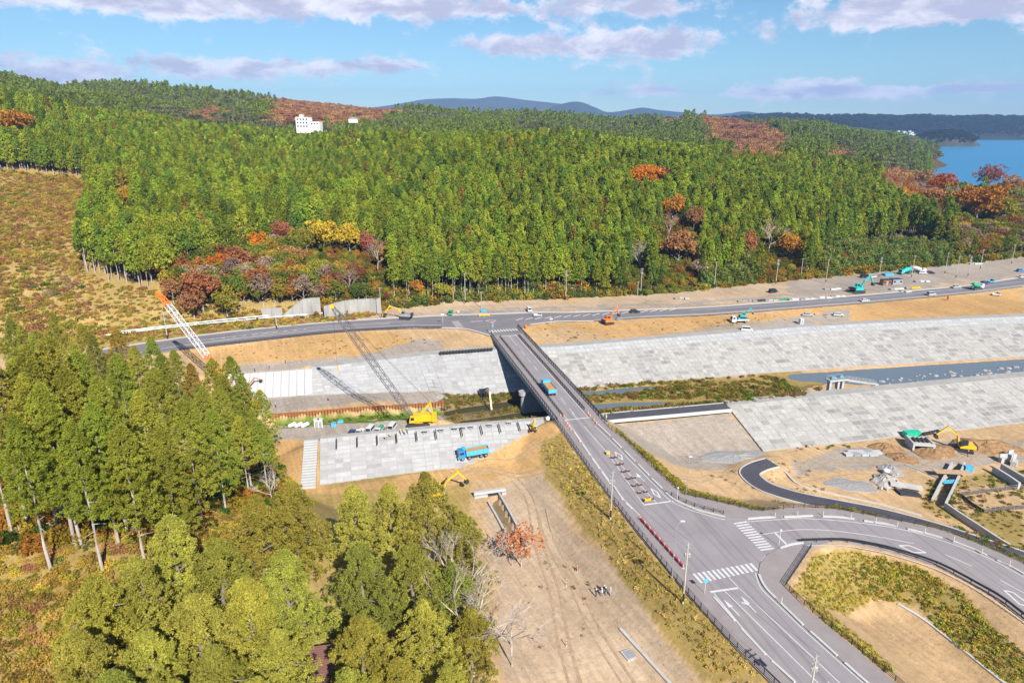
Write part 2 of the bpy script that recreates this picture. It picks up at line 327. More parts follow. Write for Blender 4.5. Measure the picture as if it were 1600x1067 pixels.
def height(x, y):
    x = np.asarray(x, float); y = np.asarray(y, float)
    z = rows_height(x, y)
    flat = z.copy()
    for a_, b2, x0_ in ((9, 10, -72), (1, 2, -52)):
        ya = np.interp(x, XS, np.array(ROWS[a_][0], float)); yb = np.interp(x, XS, np.array(ROWS[b2][0], float)); z = np.where((x > x0_) & (y > ya + .5) & (y < yb + 1.0), z - .32, z)
    z = z + fbm(x, y, 14, 11, 3) * 0.35
    hz, D = hill_height(x, y)
    k = np.clip((D + 6) / 12, 0, 1); z = np.where(D > -6, z * (1 - k) + (hz + fbm(x, y, 22, 2, 3) * 1.2) * k, z)
    d = seg_dist(x, y, HTOE); ins = in_poly(x, y, hpoly)
    prof = np.where(d < 55, 0.60 * d, 33 + (d - 55) * 0.25); prof = np.minimum(prof, 46)
    hl = -6.2 + prof + fbm(x, y, 20, 8, 3) * np.clip(d / 8, 0, 1) * 3.0
    z = np.where(ins & (y < 165), np.maximum(z, hl * np.clip((168 - y) / 6, 0, 1) + z * (1 - np.clip((168 - y) / 6, 0, 1))), z)
    near = (x > -40) & (x < 330) & (y < 200) & (y > 0)
    if np.any(near):
        xn = x[near]; yn = y[near]
        dm = seg_dist(xn, yn, main_poly, True); im = in_poly(xn, yn, main_poly)
        rag = fbm(xn, yn, 6, 21, 3) * 0.5
        e = np.where(im, -0.4, -0.25 - np.maximum(dm - 1.2, 0) * (0.48 + 0.08 * rag) + rag * np.clip(dm / 3, 0, 1))
        e = np.where(yn > 176, -99, e)
        zz = z[near]; zz = np.where(im & (yn < 178), -0.4, np.maximum(zz, e)); z[near] = zz
        zz = z[near]; dd = np.full(xn.shape, 1e9); pz_ = np.zeros(xn.shape)
        for i in range(len(dpts) - 1):
            a_, b2 = dpts[i], dpts[i + 1]; ex, ey = b2.x - a_.x, b2.y - a_.y; tt_ = np.clip(((xn - a_.x) * ex + (yn - a_.y) * ey) / (ex * ex + ey * ey + 1e-9), 0, 1); ds = np.hypot(xn - a_.x - tt_ * ex, yn - a_.y - tt_ * ey); kk = ds < dd; dd = np.where(kk, ds, dd); pz_ = np.where(kk, a_.z + (b2.z - a_.z) * tt_, pz_)
        kk = np.clip((6.5 - dd) / 3.4, 0, 1); kk = np.where(im | (dm < .8), 0, kk); zz = zz * (1 - kk) + (pz_ - .22) * kk
        for c_ in chan: zz = np.where(in_poly(xn, yn, c_), np.minimum(zz, -7.7), zz)
        z[near] = zz
    far = (y > 225) & (y < 440)
    if np.any(far):
        xn = x[far]; yn = y[far]; dm = seg_dist(xn, yn, far_poly, True); im = in_poly(xn, yn, far_poly)
        zz = z[far]; e = -0.25 - np.maximum(dm - 1.0, 0) * 0.45
        zz = np.where(im, -0.4, np.where(dm < 12, np.maximum(zz, e), zz)); zz = np.where(~im & (dm < 3), np.minimum(zz, -0.1), zz); z[far] = zz
    return z
def hgt(x, y): return float(height(np.array([x]), np.array([y]))[0])
_T = np.concatenate([np.arange(30, 420, 0.6), np.geomspace(420, 6000, 700)])
def hit(u, v, off=0.0):              # where the sight line through a point of the photograph meets the ground (raised by off)
    x = (u - 800) / 1067; y = (533.5 - v) / 1067
    X = x * _T; Y = _T * (CP + y * SP); Z = CAM_H + _T * (-SP + y * CP)
    h = height(X, Y); g = Z - (h + off); k = np.argmax(g < 0)
    if g[k] >= 0: k = len(_T) - 1
    if k > 0:
        f = g[k - 1] / max(g[k - 1] - g[k], 1e-6); t = _T[k - 1] + (_T[k] - _T[k - 1]) * f
    else: t = _T[0]
    X = x * t; Y = t * (CP + y * SP); return Vector((X, Y, hgt(X, Y)))
# ground zones, drawn in plan from the photograph (each a colour of the earth itself)
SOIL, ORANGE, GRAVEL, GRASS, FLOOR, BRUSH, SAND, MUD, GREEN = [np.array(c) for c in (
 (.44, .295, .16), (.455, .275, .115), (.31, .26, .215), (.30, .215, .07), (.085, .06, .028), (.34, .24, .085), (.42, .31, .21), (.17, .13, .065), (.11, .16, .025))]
ZONES = [  # (pixel polygon, colour, edge raggedness)
 ([(0, 440), (520, 440), (540, 500), (300, 530), (0, 560)], BRUSH), ([(0, 250), (150, 270), (140, 400), (240, 460), (400, 500), (0, 560)], BRUSH),
 ([(170, 490), (500, 485), (600, 470), (600, 500), (500, 510), (280, 526), (160, 545)], GRASS),
 ([(540, 505), (600, 488), (700, 470), (900, 470), (1100, 452), (1600, 400), (1600, 436), (1350, 462), (1000, 484), (700, 493)], SAND),
 ([(680, 485), (900, 480), (1200, 462), (1350, 448), (1350, 455), (1100, 474), (900, 485), (700, 490)], GRAVEL),
 ([(1230, 440), (1340, 428), (1420, 418), (1600, 400), (1600, 430), (1500, 445), (1350, 456), (1230, 462)], GRAVEL),
 ([(280, 548), (520, 521), (690, 514), (760, 524), (770, 545), (690, 550), (560, 552), (340, 572)], ORANGE),
 ([(620, 516), (700, 514), (766, 526), (770, 546), (690, 552), (640, 535)], SOIL),
 ([(370, 572), (560, 552), (690, 528), (690, 552), (490, 575), (380, 590)], GRAVEL),
 ([(820, 505), (1000, 499), (1350, 476), (1600, 450), (1600, 500), (1200, 520), (840, 548)], ORANGE),
 ([(828, 520), (900, 512), (960, 530), (900, 545), (850, 548)], SOIL),
 ([(1050, 520), (1120, 508), (1230, 500), (1330, 480), (1340, 495), (1280, 505), (1160, 518), (1050, 530)], GRAVEL),
 ([(1330, 480), (1450, 468), (1600, 450), (1600, 498), (1420, 503), (1330, 505)], ORANGE),
 ([(380, 612), (700, 608), (700, 640), (560, 628), (400, 650)], GRAVEL),
 ([(430, 655), (690, 640), (800, 655), (690, 665), (430, 672)], GREEN),
 ([(430, 668), (690, 652), (700, 668), (500, 690), (380, 690)], GRAVEL),
 ([(660, 655), (700, 660), (690, 672), (640, 676)], SAND),
 ([(690, 612), (960, 605), (1240, 585), (1320, 590), (1240, 615), (930, 660), (690, 670)], MUD),
 ([(915, 605), (1240, 580), (1300, 595), (1200, 618), (940, 650)], GRASS),
 ([(840, 655), (870, 660), (900, 710), (845, 735), (700, 760), (520, 770), (430, 775), (430, 690), (500, 690), (510, 762), (700, 735)], ORANGE),
 ([(845, 690), (880, 670), (905, 712), (1000, 843), (1205, 1067), (1000, 1067), (1190, 1067), (1100, 1067), (960, 890), (900, 810), (850, 740)], GRASS),
 ([(780, 770), (845, 735), (900, 830), (990, 930), (1090, 1067), (790, 1067), (760, 800)], SAND),
 ([(955, 665), (1130, 640), (1195, 708), (1160, 730), (1090, 735), (1010, 710)], GRAVEL),
 ([(945, 660), (960, 665), (1020, 715), (1075, 768), (1190, 795), (1260, 790), (1260, 797), (1180, 803), (1060, 772), (1000, 720)], GRASS),
 ([(1075, 765), (1010, 712), (1100, 735), (1200, 705), (1600, 660), (1600, 880), (1400, 820), (1200, 797)], SOIL),
 ([(1240, 722), (1330, 700), (1400, 705), (1480, 690), (1600, 690), (1600, 720), (1480, 735), (1340, 730), (1240, 745)], GRAVEL),
 ([(1455, 750), (1600, 735), (1600, 860), (1520, 830), (1440, 790)], GRASS),
 ([(1480, 770), (1600, 755), (1600, 800), (1500, 800)], SOIL),
 ([(1270, 860), (1400, 865), (1500, 905), (1600, 970), (1600, 1067), (1410, 1067), (1230, 920)], SOIL),
 ([(1270, 865), (1330, 862), (1430, 885), (1500, 925), (1560, 985), (1600, 1030), (1600, 1067), (1570, 1067), (1490, 1000), (1440, 950), (1360, 935), (1320, 960), (1240, 925)], GRASS)]
def zone_color(X, Y, Z):
    u, v = proj(X, Y, Z)
    ju = fbm(X, Y, 7, 31, 4) * 26; jv = fbm(X, Y, 7, 47, 4) * 16
    n = fbm(X, Y, 30, 71, 4)
    col = np.empty(X.shape + (3,)); col[:] = SOIL
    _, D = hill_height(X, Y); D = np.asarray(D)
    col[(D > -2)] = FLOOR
    col[(Y < 165) & (X < -10)] = BRUSH
    inview = (Y > 30) & (Y < 460)
    for poly, c in ZONES:
        k = inview & in_poly(u + ju, v + jv, poly); col[k] = c
    col *= (1 + 0.45 * n)[..., None]
    return np.clip(col, 0, 1)
NC = 620
ysn = np.concatenate([np.arange(-40, 60, 4.0), np.arange(60, 430, 1.0), np.geomspace(430, 16000, 170)])
aa = np.linspace(-1.12, 1.12, NC)
GX = (ysn[:, None] + 70) * aa[None, :]; GY = np.repeat(ysn[:, None], NC, 1)
GZ = height(GX.ravel(), GY.ravel()).reshape(GX.shape)
idx = np.arange(GX.size).reshape(GX.shape)
faces = np.stack([idx[:-1, :-1], idx[:-1, 1:], idx[1:, 1:], idx[1:, :-1]], -1).reshape(-1, 4)
gm = bpy.data.materials.new('earth'); gm.use_nodes = True; t = gm.node_tree; b = t.nodes['Principled BSDF']; b.inputs['Roughness'].default_value = 0.95; b.inputs['Specular IOR Level'].default_value = 0.1
vc = t.nodes.new('ShaderNodeAttribute'); vc.attribute_name = 'earth'
geo = t.nodes.new('ShaderNodeNewGeometry')
n1 = t.nodes.new('ShaderNodeTexNoise'); n1.inputs['Scale'].default_value = 0.9; n1.inputs['Detail'].default_value = 8; n1.inputs['Roughness'].default_value = 0.72
n2 = t.nodes.new('ShaderNodeTexNoise'); n2.inputs['Scale'].default_value = 0.06; n2.inputs['Detail'].default_value = 6
mps = t.nodes.new('ShaderNodeMapping'); mps.vector_type = 'TEXTURE'; mps.inputs['Scale'].default_value = (5, 1.6, 3); mps.inputs['Rotation'].default_value = (0, 0, 0.5)
n3 = t.nodes.new('ShaderNodeTexNoise'); n3.inputs['Scale'].default_value = 1.2; n3.inputs['Detail'].default_value = 5
for n in (n1, n2): t.links.new(geo.outputs['Position'], n.inputs['Vector'])
t.links.new(geo.outputs['Position'], mps.inputs[0]); t.links.new(mps.outputs[0], n3.inputs['Vector'])
def tmath(op, a, bb):
    n = t.nodes.new('ShaderNodeMath'); n.operation = op
    for i, s in enumerate((a, bb)):
        if isinstance(s, (int, float)): n.inputs[i].default_value = s
        else: t.links.new(s, n.inputs[i])
    return n.outputs[0]
f = tmath('ADD', tmath('ADD', tmath('MULTIPLY', n1.outputs[0], 0.9), tmath('MULTIPLY', n2.outputs[0], 0.5)), tmath('ADD', tmath('MULTIPLY', n3.outputs[0], 0.35), 0.13))
n4 = t.nodes.new('ShaderNodeTexNoise'); n4.inputs['Scale'].default_value = 2.2; n4.inputs['Detail'].default_value = 3; n4.inputs['Roughness'].default_value = .7
mp4 = t.nodes.new('ShaderNodeMapping'); mp4.vector_type = 'TEXTURE'; mp4.inputs['Rotation'].default_value = (0, 0, -1.15); mp4.inputs['Scale'].default_value = (22, 1.3, 5); t.links.new(geo.outputs['Position'], mp4.inputs[0])
n5 = t.nodes.new('ShaderNodeTexNoise'); n5.inputs['Scale'].default_value = 1.0; n5.inputs['Detail'].default_value = 5; n5.inputs['Distortion'].default_value = 1.2; t.links.new(mp4.outputs[0], n5.inputs['Vector']); t.links.new(geo.outputs['Position'], n4.inputs['Vector'])
def tramp(src, a, b_, c, d):
    q = t.nodes.new('ShaderNodeMapRange'); q.inputs[1].default_value = a; q.inputs[2].default_value = b_; q.inputs[3].default_value = c; q.inputs[4].default_value = d; t.links.new(src, q.inputs[0]); return q.outputs[0]
f = tmath('MULTIPLY', f, tmath('MULTIPLY', tramp(n4.outputs[0], .34, .44, .72, 1.0), tramp(n5.outputs[0], .38, .62, .90, 1.08)))
hv = t.nodes.new('ShaderNodeHueSaturation'); t.links.new(vc.outputs['Color'], hv.inputs['Color']); t.links.new(f, hv.inputs['Value'])
t.links.new(hv.outputs[0], b.inputs['Base Color'])
bp = t.nodes.new('ShaderNodeBump'); bp.inputs['Strength'].default_value = 0.5; bp.inputs['Distance'].default_value = 0.25; t.links.new(n1.outputs[0], bp.inputs['Height']); t.links.new(bp.outputs[0], b.inputs['Normal'])
me = np_mesh('ground', np.stack([GX, GY, GZ], -1).reshape(-1, 3), faces, gm, smooth=True)
ca = me.color_attributes.new('earth', 'FLOAT_COLOR', 'POINT')
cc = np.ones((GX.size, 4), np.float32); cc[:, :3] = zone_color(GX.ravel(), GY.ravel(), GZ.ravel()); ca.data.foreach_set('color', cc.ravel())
tag(link(bpy.data.objects.new('ground', me)), kind='structure')
# ------------------------------------------------------------------ water
def water_mat(name, col, rough, scale, bump):
    m = bpy.data.materials.new(name); m.use_nodes = True; t = m.node_tree; b = t.nodes['Principled BSDF']
    b.inputs['Base Color'].default_value = col + (1,); b.inputs['Roughness'].default_value = rough; b.inputs['IOR'].default_value = 1.33
    g = t.nodes.new('ShaderNodeNewGeometry'); nz = t.nodes.new('ShaderNodeTexNoise'); nz.inputs['Scale'].default_value = scale; nz.inputs['Detail'].default_value = 6
    t.links.new(g.outputs['Position'], nz.inputs['Vector']); bp = t.nodes.new('ShaderNodeBump'); bp.inputs['Strength'].default_value = bump; bp.inputs['Distance'].default_value = 0.5
    t.links.new(nz.outputs[0], bp.inputs['Height']); t.links.new(bp.outputs[0], b.inputs['Normal']); return m
tag(part('river', water_mat('river_water', (.12, .15, .18), 0.16, 1.2, 0.25), None, lambda b: b.slab([(15, 180), (700, 240), (700, 400), (15, 240)], -9.92, -9.97)), kind='structure')
wp = water_mat('shallow_water', (.055, .05, .022), .25, 1.0, .2); wp.node_tree.nodes['Principled BSDF'].inputs['Specular IOR Level'].default_value = .12
tag(part('river', wp, None, lambda b: b.slab([(-130, 150), (15, 180), (15, 240), (-130, 230)], -9.921, -9.97)), kind='structure')
tag(part('sea', water_mat('sea_water', (.03, .19, .36), 0.4, 0.02, 0.7), None, lambda b: b.slab([(150, 700), (1200, 500), (30000, 4000), (30000, 40000), (-30000, 40000), (-30000, 9000)], -10, -10.2)), kind='structure')
# far land across the bay and the blue mountains: ridges with real depth
def ridge(name, m, prof, depth, base, seed, rough=14.0, label=None):
    """prof: list of (X, Y, ztop) along the crest; ground falls to base before and behind"""
    pts = smooth_line([Vector(p) for p in prof], 10); n = len(pts); rows = [(-1.0, 0), (-.8, .12), (-.55, .42), (-.3, .75), (-.12, .93), (0, 1), (.15, .9), (.4, .55), (.7, .2), (1, 0)]
    X = np.array([[p.x * (1 + r * depth / p.y) for p in pts] for r, _ in rows]); Y = np.array([[p.y + r * depth for p in pts] for r, _ in rows])
    Z = np.array([[base + (p.z - base) * h for p in pts] for _, h in rows]); k = np.array([[math.sin(math.pi * min(1, max(h, .02))) * .5 + .5 * h for _ in pts] for _, h in rows])
    Z = Z + fbm(X, Y, depth * .5, seed, 4) * rough * k
    F = np.arange(n * len(rows)).reshape(len(rows), n); fc = np.stack([F[:-1, :-1], F[:-1, 1:], F[1:, 1:], F[1:, :-1]], -1).reshape(-1, 4)
    o = link(bpy.data.objects.new(name, np_mesh(name, np.stack([X, Y, Z], -1).reshape(-1, 3), fc, m, True))); tag(o, kind='structure'); return o
def far_pt(u, v, Y):
    y = (533.5 - v) / 1067; t_ = Y / (CP + y * SP); return ((u - 800) / 1067 * t_, Y, CAM_H + t_ * (-SP + y * CP))
mw = mat('far_wood', (.018, .032, .032), 1.0, scale=0.012, col2=(.035, .048, .036), bump=0, detail=8)
mw2 = mat('far_wood_cloud_shadow', (.012, .022, .020), 1.0, scale=0.03, col2=(.028, .036, .024), detail=8)  # peninsula wood: cloud shadow over it is put into this dark colour
mw3 = mat('far_bare_hill', (.022, .035, .036), 1.0, scale=0.004, col2=(.07, .06, .05), detail=8)
ridge('mountain_range', mw3, [far_pt(u, v + 5, 9000) for u, v in [(560, 165), (620, 158), (660, 151), (700, 149), (740, 150), (775, 146), (820, 151), (855, 155), (900, 160), (935, 167), (960, 180)]], 1400, -10, 5, 60)
ridge('mountain_range', mw, [far_pt(u, v + 3, 7600) for u, v in [(850, 170), (880, 160), (905, 157), (930, 166), (950, 173), (985, 168), (1005, 165), (1030, 169), (1070, 173), (1110, 176), (1140, 174), (1165, 171), (1190, 175), (1220, 183), (1260, 186)]], 1100, -10, 8, 50)
ridge('mountain_range', mw3, [far_pt(u, v, 8600) for u, v in [(1180, 186), (1260, 183), (1330, 182), (1380, 185), (1500, 186), (1700, 187)]], 900, -10, 9, 30)
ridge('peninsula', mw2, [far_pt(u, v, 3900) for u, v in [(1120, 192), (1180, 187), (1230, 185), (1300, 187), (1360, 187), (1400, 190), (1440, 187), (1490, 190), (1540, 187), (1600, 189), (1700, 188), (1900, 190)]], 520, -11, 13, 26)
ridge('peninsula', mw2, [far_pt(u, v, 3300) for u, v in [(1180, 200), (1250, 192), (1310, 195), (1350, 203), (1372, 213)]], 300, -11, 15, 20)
# ------------------------------------------------------------------ levees
CONC = [mat('concrete_panel_%d' % i, c, 0.85, var=0.16, scale=0.45, spec=0.2) for i, c in enumerate(
    [(0.369, 0.350, 0.328), (0.350, 0.332, 0.314), (0.387, 0.369, 0.346), (0.323, 0.307, 0.291), (0.273, 0.259, 0.250), (0.232, 0.220, 0.217)])]
CONW = [mat('new_concrete_%d' % i, c, 0.85, var=0.12, scale=0.45, spec=0.2) for i, c in enumerate(
    [(0.378, 0.378, 0.383), (0.361, 0.361, 0.365), (0.396, 0.396, 0.400), (0.344, 0.339, 0.344), (0.313, 0.309, 0.313), (0.278, 0.274, 0.278)])]
conc_base = mat('concrete_joint', (.32, .305, .285), 0.9, var=0.15, scale=0.4)
conc_plain = mat('concrete', (.45, .435, .41), 0.85, var=0.14, scale=0.5)
conc_grey = mat('weathered_concrete', (.30, .29, .275), 0.9, var=0.22, scale=0.35, aniso=(1, 1, .25))
conc_pale = mat('pale_concrete', (.40, .40, .395), 0.8, var=0.08, scale=0.6)
def row_pt(i, x):
    return float(np.interp(x, XS, np.array(ROWS[i][0], float))), float(np.interp(x, XS, np.array(ROWS[i][1], float)))
def levee(name, label, ci, ti, x0, x1, pw, nrow, mats, top_mats=None, keep=None, limit=300, cap=4.0, seed=1, drains=12, dark=0.1, f_end=1.0, crest_z=None):
    rg = random.Random(seed); root = empty(name, (x0, *row_pt(ci, x0))); tag(root, label, 'levee')
    off = Vector(root.location)
    def S(x, f, up=0.0):
        yc, zc = row_pt(ci, x); dy = row_pt(ci, x + 1)[0] - yc; yt0, zt = row_pt(ti, x)
        xt = x + dy * (yc - yt0) * 0.95; yt, zt = row_pt(ti, xt)
        p = Vector((x + (xt - x) * f, yc + (yt - yc) * f, zc + (zt - zc) * f + up)); return p - off
    xs = np.linspace(x0, x1, max(2, int((x1 - x0) / (2.5 if keep else 6))))
    b = MB(); ring = [0, f_end]
    for i in range(len(xs) - 1):
        for j in range(nrow):
            fa, fb = f_end * j / nrow, f_end * (j + 1) / nrow; c_ = S((xs[i] + xs[i + 1]) / 2, (fa + fb) / 2) + off
            if keep and not keep(*proj(c_.x, c_.y, c_.z)): continue
            a, bb, c, d = S(xs[i], fa, .18), S(xs[i + 1], fa, .18), S(xs[i + 1], fb, .18), S(xs[i], fb, .18)
            dn = Vector((0, 0, -1.2)); b.hexa([d + dn, c + dn, bb + dn, a + dn], [d, c, bb, a])
        if keep and not keep(*proj(xs[i + 1], row_pt(ci, xs[i + 1])[0] - 1, -1.5)): continue
        a, bb = S(xs[i], 0, .36), S(xs[i + 1], 0, .36); bk = Vector((0, cap, 0)); dn = Vector((0, 0, -1.0))
        b.hexa([a + dn, bb + dn, bb + bk + dn, a + bk + dn], [a, bb, bb + bk, a + bk])
    b.build('levee_body', [conc_base], root)
    cells = []; n = int((x1 - x0) / pw)
    for i in range(n):
        xa, xb = x0 + (x1 - x0) * i / n, x0 + (x1 - x0) * (i + 1) / n
        dr = drains and i % drains == drains // 2
        for j in range(nrow):
            fa, fb = f_end * j / nrow, f_end * (j + 1) / nrow
            g = 0.05 / pw * (xb - xa) ; gx = 0.06; gf = 0.035 / 2
            c = S((xa + xb) / 2, (fa + fb) / 2) + off; uv = proj(c.x, c.y, c.z)
            if keep and not keep(uv[0], uv[1]): continue
            sub = 2 if (not dr and rg.random() < 0.55) else 1
            for s_ in range(sub):
                xl = xa + (xb - xa) * s_ / sub + gx; xr = xa + (xb - xa) * (s_ + 1) / sub - gx
                up = 0.26 + rg.uniform(-.012, .03) - (0.04 if dr else 0)
                t4 = [S(xl, fb - gf, up), S(xr, fb - gf, up), S(xr, fa + gf * .4, up), S(xl, fa + gf * .4, up)]
                pn = vnoise(np.array([c.x]), np.array([c.y]), 16, seed)[0] * .5 + vnoise(np.array([c.x]), np.array([c.y * 2]), 6, seed + 3)[0] * .5
                q = rg.random(); ms = mats
                if top_mats and j < 2: ms = top_mats
                if dr: k = 0
                elif pn > 0.60 and q < 0.5 + dark: k = 3 + (rg.random() < .35) + (rg.random() < .2)
                elif q < dark * .45: k = 4
                else: k = rg.choice([0, 0, 1, 1, 2, 2, 0, 1, 3] if pn < 0.55 else [0, 1, 1, 3, 2])
                if top_mats and j < 2: k = rg.choice([0, 1, 2, 2])
                cells.append((-((c - Vector((0, 0, CAM_H))).length), t4, ms[k]))
    cells.sort(key=lambda q: q[0], reverse=True)
    for _, t4, m in cells[:limit]:
        MB().hexa([p - Vector((0, 0, .14)) for p in t4], t4).build('concrete_panel', m, root)
    rest = cells[limit:]
    if rest:
        b = MB(); allm = list(dict.fromkeys([r[2] for r in rest]))
        for _, t4, m in rest: b.mi = allm.index(m); b.hexa([p - Vector((0, 0, .14)) for p in t4], t4)
        tag(b.build('distant_panels', allm, root), kind='stuff')
    return root
levee('concrete_levee', 'long concrete-panelled river levee across the water, right of the bridge', 10, 9, 9, 330, 3.6, 11, CONC, [CONW[2], CONW[0], CONW[1]] * 1, seed=3, drains=14, dark=.30)
levee('concrete_levee', 'near right concrete-panelled levee slope with scattered dark panels facing the camera', 2, 1, 64.5, 215, 4.0, 10, CONC, seed=5, drains=9, dark=.22)
levee('concrete_levee', 'pale new concrete levee across the river, left of the bridge', 10, 9, -70, 4.5, 4.2, 10, CONW, seed=8, drains=11, dark=.04, f_end=1.0)
levee('concrete_levee', 'pale concrete levee slope below the parked cars, left of the bridge', 2, 1, -51.5, 9, 3.6, 10, CONW, seed=9, drains=13, dark=.14, cap=1.7,
      keep=lambda u, v: v < 738 + (u - 700) * -0.517 if u > 690 else v < 764 - (u - 510) * .13)
# fresh strip of steps at the left end of the near pale levee
def steps(b):
    for k in range(18):
        f = k / 18; yc, zc = row_pt(2, -53.5); yt, zt = row_pt(1, -53.5)
        b.box((-53.6 + f * 3.4, yc + (yt - yc) * (f + .028), -1.5 - 5 * f - .1), (3.6, 1.05, .9), 0.2)
o = part('concrete_steps', conc_pale, None, steps); tag(o, 'white concrete steps down the left end of the near pale levee', 'steps')
# white sheets spread over the unfinished slope
root = empty('slope_sheeting', (-82, 212, -6)); tag(root, 'bright white sheets laid over the unfinished levee slope at far left', 'sheeting')
msheet = mat('white_sheet', (.43, .435, .46), 0.7, var=0.03, scale=0.5)
off = Vector(root.location); rg = random.Random(4)
for k in range(11):
    xa = -97 + k * 2.5
    cuts = sorted([0.06, 0.97] + [rg.uniform(.2, .85) for _ in range(rg.choice([0, 1, 3]))])
    for fa, fb in zip(cuts[:-1], cuts[1:]):
        def SS(x, f):
            yc, zc = row_pt(10, x); yt, zt = row_pt(9, x + 3.3 * f); return Vector((x + 3.3 * f, yc + (yt - yc) * f, zc + (zt - zc) * f + .38)) - off
        t4 = [SS(xa + .07, fb - .012), SS(xa + 2.43, fb - .012), SS(xa + 2.43, fa + .012), SS(xa + .07, fa + .012)]
        MB().hexa([p - Vector((0, 0, .5)) for p in t4], t4).build('sheet', msheet, root)
# ------------------------------------------------------------------ roads
def asphalt_mat(name, c1, c2, dust, rot):
    m = mat(name, c1, .9, scale=.16, col2=c2, detail=9, spec=.2); t = m.node_tree; b = t.nodes['Principled BSDF']; src = b.inputs['Base Color'].links[0].from_socket
    g = t.nodes.new('ShaderNodeNewGeometry'); last = src
    for (sc, rt_, lo, hi, col, mx) in (((45, .9, 3), rot, .50, .68, tuple(k * .78 for k in c1), .75), ((18, 2.6, 3), rot, .55, .75, dust, .55), ((.33, .33, .33), 0, .62, .72, tuple(k * .7 for k in c1), .5)):
        mp = t.nodes.new('ShaderNodeMapping'); mp.vector_type = 'TEXTURE'; mp.inputs['Rotation'].default_value = (0, 0, rt_); mp.inputs['Scale'].default_value = sc; t.links.new(g.outputs['Position'], mp.inputs[0])
        nz = t.nodes.new('ShaderNodeTexNoise'); nz.inputs['Scale'].default_value = 1; nz.inputs['Detail'].default_value = 5; t.links.new(mp.outputs[0], nz.inputs['Vector'])
        mr = t.nodes.new('ShaderNodeMapRange'); mr.inputs[1].default_value = lo; mr.inputs[2].default_value = hi; mr.inputs[4].default_value = mx; t.links.new(nz.outputs[0], mr.inputs[0])
        mi = t.nodes.new('ShaderNodeMix'); mi.data_type = 'RGBA'; t.links.new(mr.outputs[0], mi.inputs[0]); t.links.new(last, mi.inputs[6]); mi.inputs[7].default_value = tuple(col) + (1,); last = mi.outputs[2]
    t.links.new(last, b.inputs['Base Color']); return m
asph = asphalt_mat('asphalt', (.235, .21, .222), (.285, .258, .262), (.34, .29, .24), -1.318)
asph_far = asphalt_mat('asphalt_dark', (.165, .152, .165), (.205, .19, .20), (.28, .24, .20), .2)
asph_new = mat('asphalt_new', (.06, .058, .072), 0.85, scale=0.3, col2=(.085, .08, .095), detail=8, spec=0.25)
pave = mat('pavement', (.235, .20, .20), 0.9, scale=0.3, col2=(.285, .25, .245), detail=9, spec=0.2)
pave_grey = mat('pavement_light', (.30, .28, .27), 0.9, var=0.1, scale=0.5)
white = mat('road_paint', (.62, .61, .60), 0.7, scale=1.4, col2=(.46, .45, .45), detail=8)
kerbm = mat('kerb_concrete', (.47, .46, .44), 0.8, var=0.1, scale=1.0)
def slab_obj(name, poly, m, zt=0.0, zb=-0.5, parent=None, kind='structure'):
    o = part(name, m, parent, lambda b: b.slab(poly, zt, zb))
    if parent is None: tag(o, kind=kind)
    return o
road = slab_obj('road', main_poly, asph)
far_road = slab_obj('road', far_poly, asph_far)
def strip_pts(pts, w):
    L, Rr = [], []; n = len(pts)
    for i, p in enumerate(pts):
        d = (pts[min(i + 1, n - 1)] - pts[max(i - 1, 0)]); d.z = 0; d.normalize(); q = Vector((-d.y, d.x, 0)) * w / 2; L.append(p + q); Rr.append(p - q)
    return L, Rr
def ribbon(b, pts, w, up, th=0.02, off=Vector((0, 0, 0))):
    L, Rr = strip_pts(pts, w)
    for i in range(len(pts) - 1):
        T = [p + Vector((0, 0, up)) - off for p in (Rr[i], Rr[i + 1], L[i + 1], L[i])]
        b.hexa([p - Vector((0, 0, th)) for p in T], T)
def mark(parent, pts, w=0.16, up=0.008, name='road_line', m=None, smooth=0, z=0.0, th=0.03):
    P = pxl(pts, z); P = smooth_line(P, smooth) if smooth else P
    b = MB(); ribbon(b, P, w, up, th); return b.build(name, m or white, parent)
def qmark(parent, q, up=0.008, name='road_mark', z=0.0, m=None):
    b = MB(); b.slab(pxl(q, z), z + up, z + up - .03); return b.build(name, m or white, parent)
SWL_in = [(876, 650), (896, 675), (924, 716), (953, 756), (973, 781), (997, 805), (1034, 849), (1069, 890), (1088, 908), (1111, 926), (1161, 987), (1235, 1065), (1320, 1150)]
SWR_in = [(913, 640), (933, 664), (953, 683), (972, 702), (993, 723), (1015, 745), (1031, 761), (1049, 779), (1073, 792), (1110, 804), (1137, 811)]
BRU_in = [(1166, 812), (1200, 808), (1262, 805), (1335, 810), (1402, 821), (1473, 839), (1542, 866), (1600, 895), (1700, 943), (1790, 992)]
LR_in = [(1218, 856), (1199, 867), (1188, 880), (1185, 894), (1188, 906), (1196, 921), (1220, 944), (1256, 979), (1308, 1026), (1357, 1069), (1440, 1142)]
def inset(pts, poly_side): return pts
ml = [(a + 2, b) for a, b in main_L]
sw1 = slab_obj('pavement', pxl(ml[:7] + [(1206, 1066), (1291, 1150)] + SWL_in[::-1]), pave, 0.12, -0.3)
ru = main_RU
sw2 = slab_obj('pavement', pxl(SWR_in + BRU_in + [(a, b + 1) for a, b in ru[1:]][::-1] + [(936, 650)]), pave, 0.12, -0.3)
sw3 = slab_obj('pavement', pxl(LR_in + [(1500 - 2, 1150), (1400, 1067), (1346, 1021), (1261, 952), (1226, 916), (1268, 855)]), pave, 0.12, -0.3)
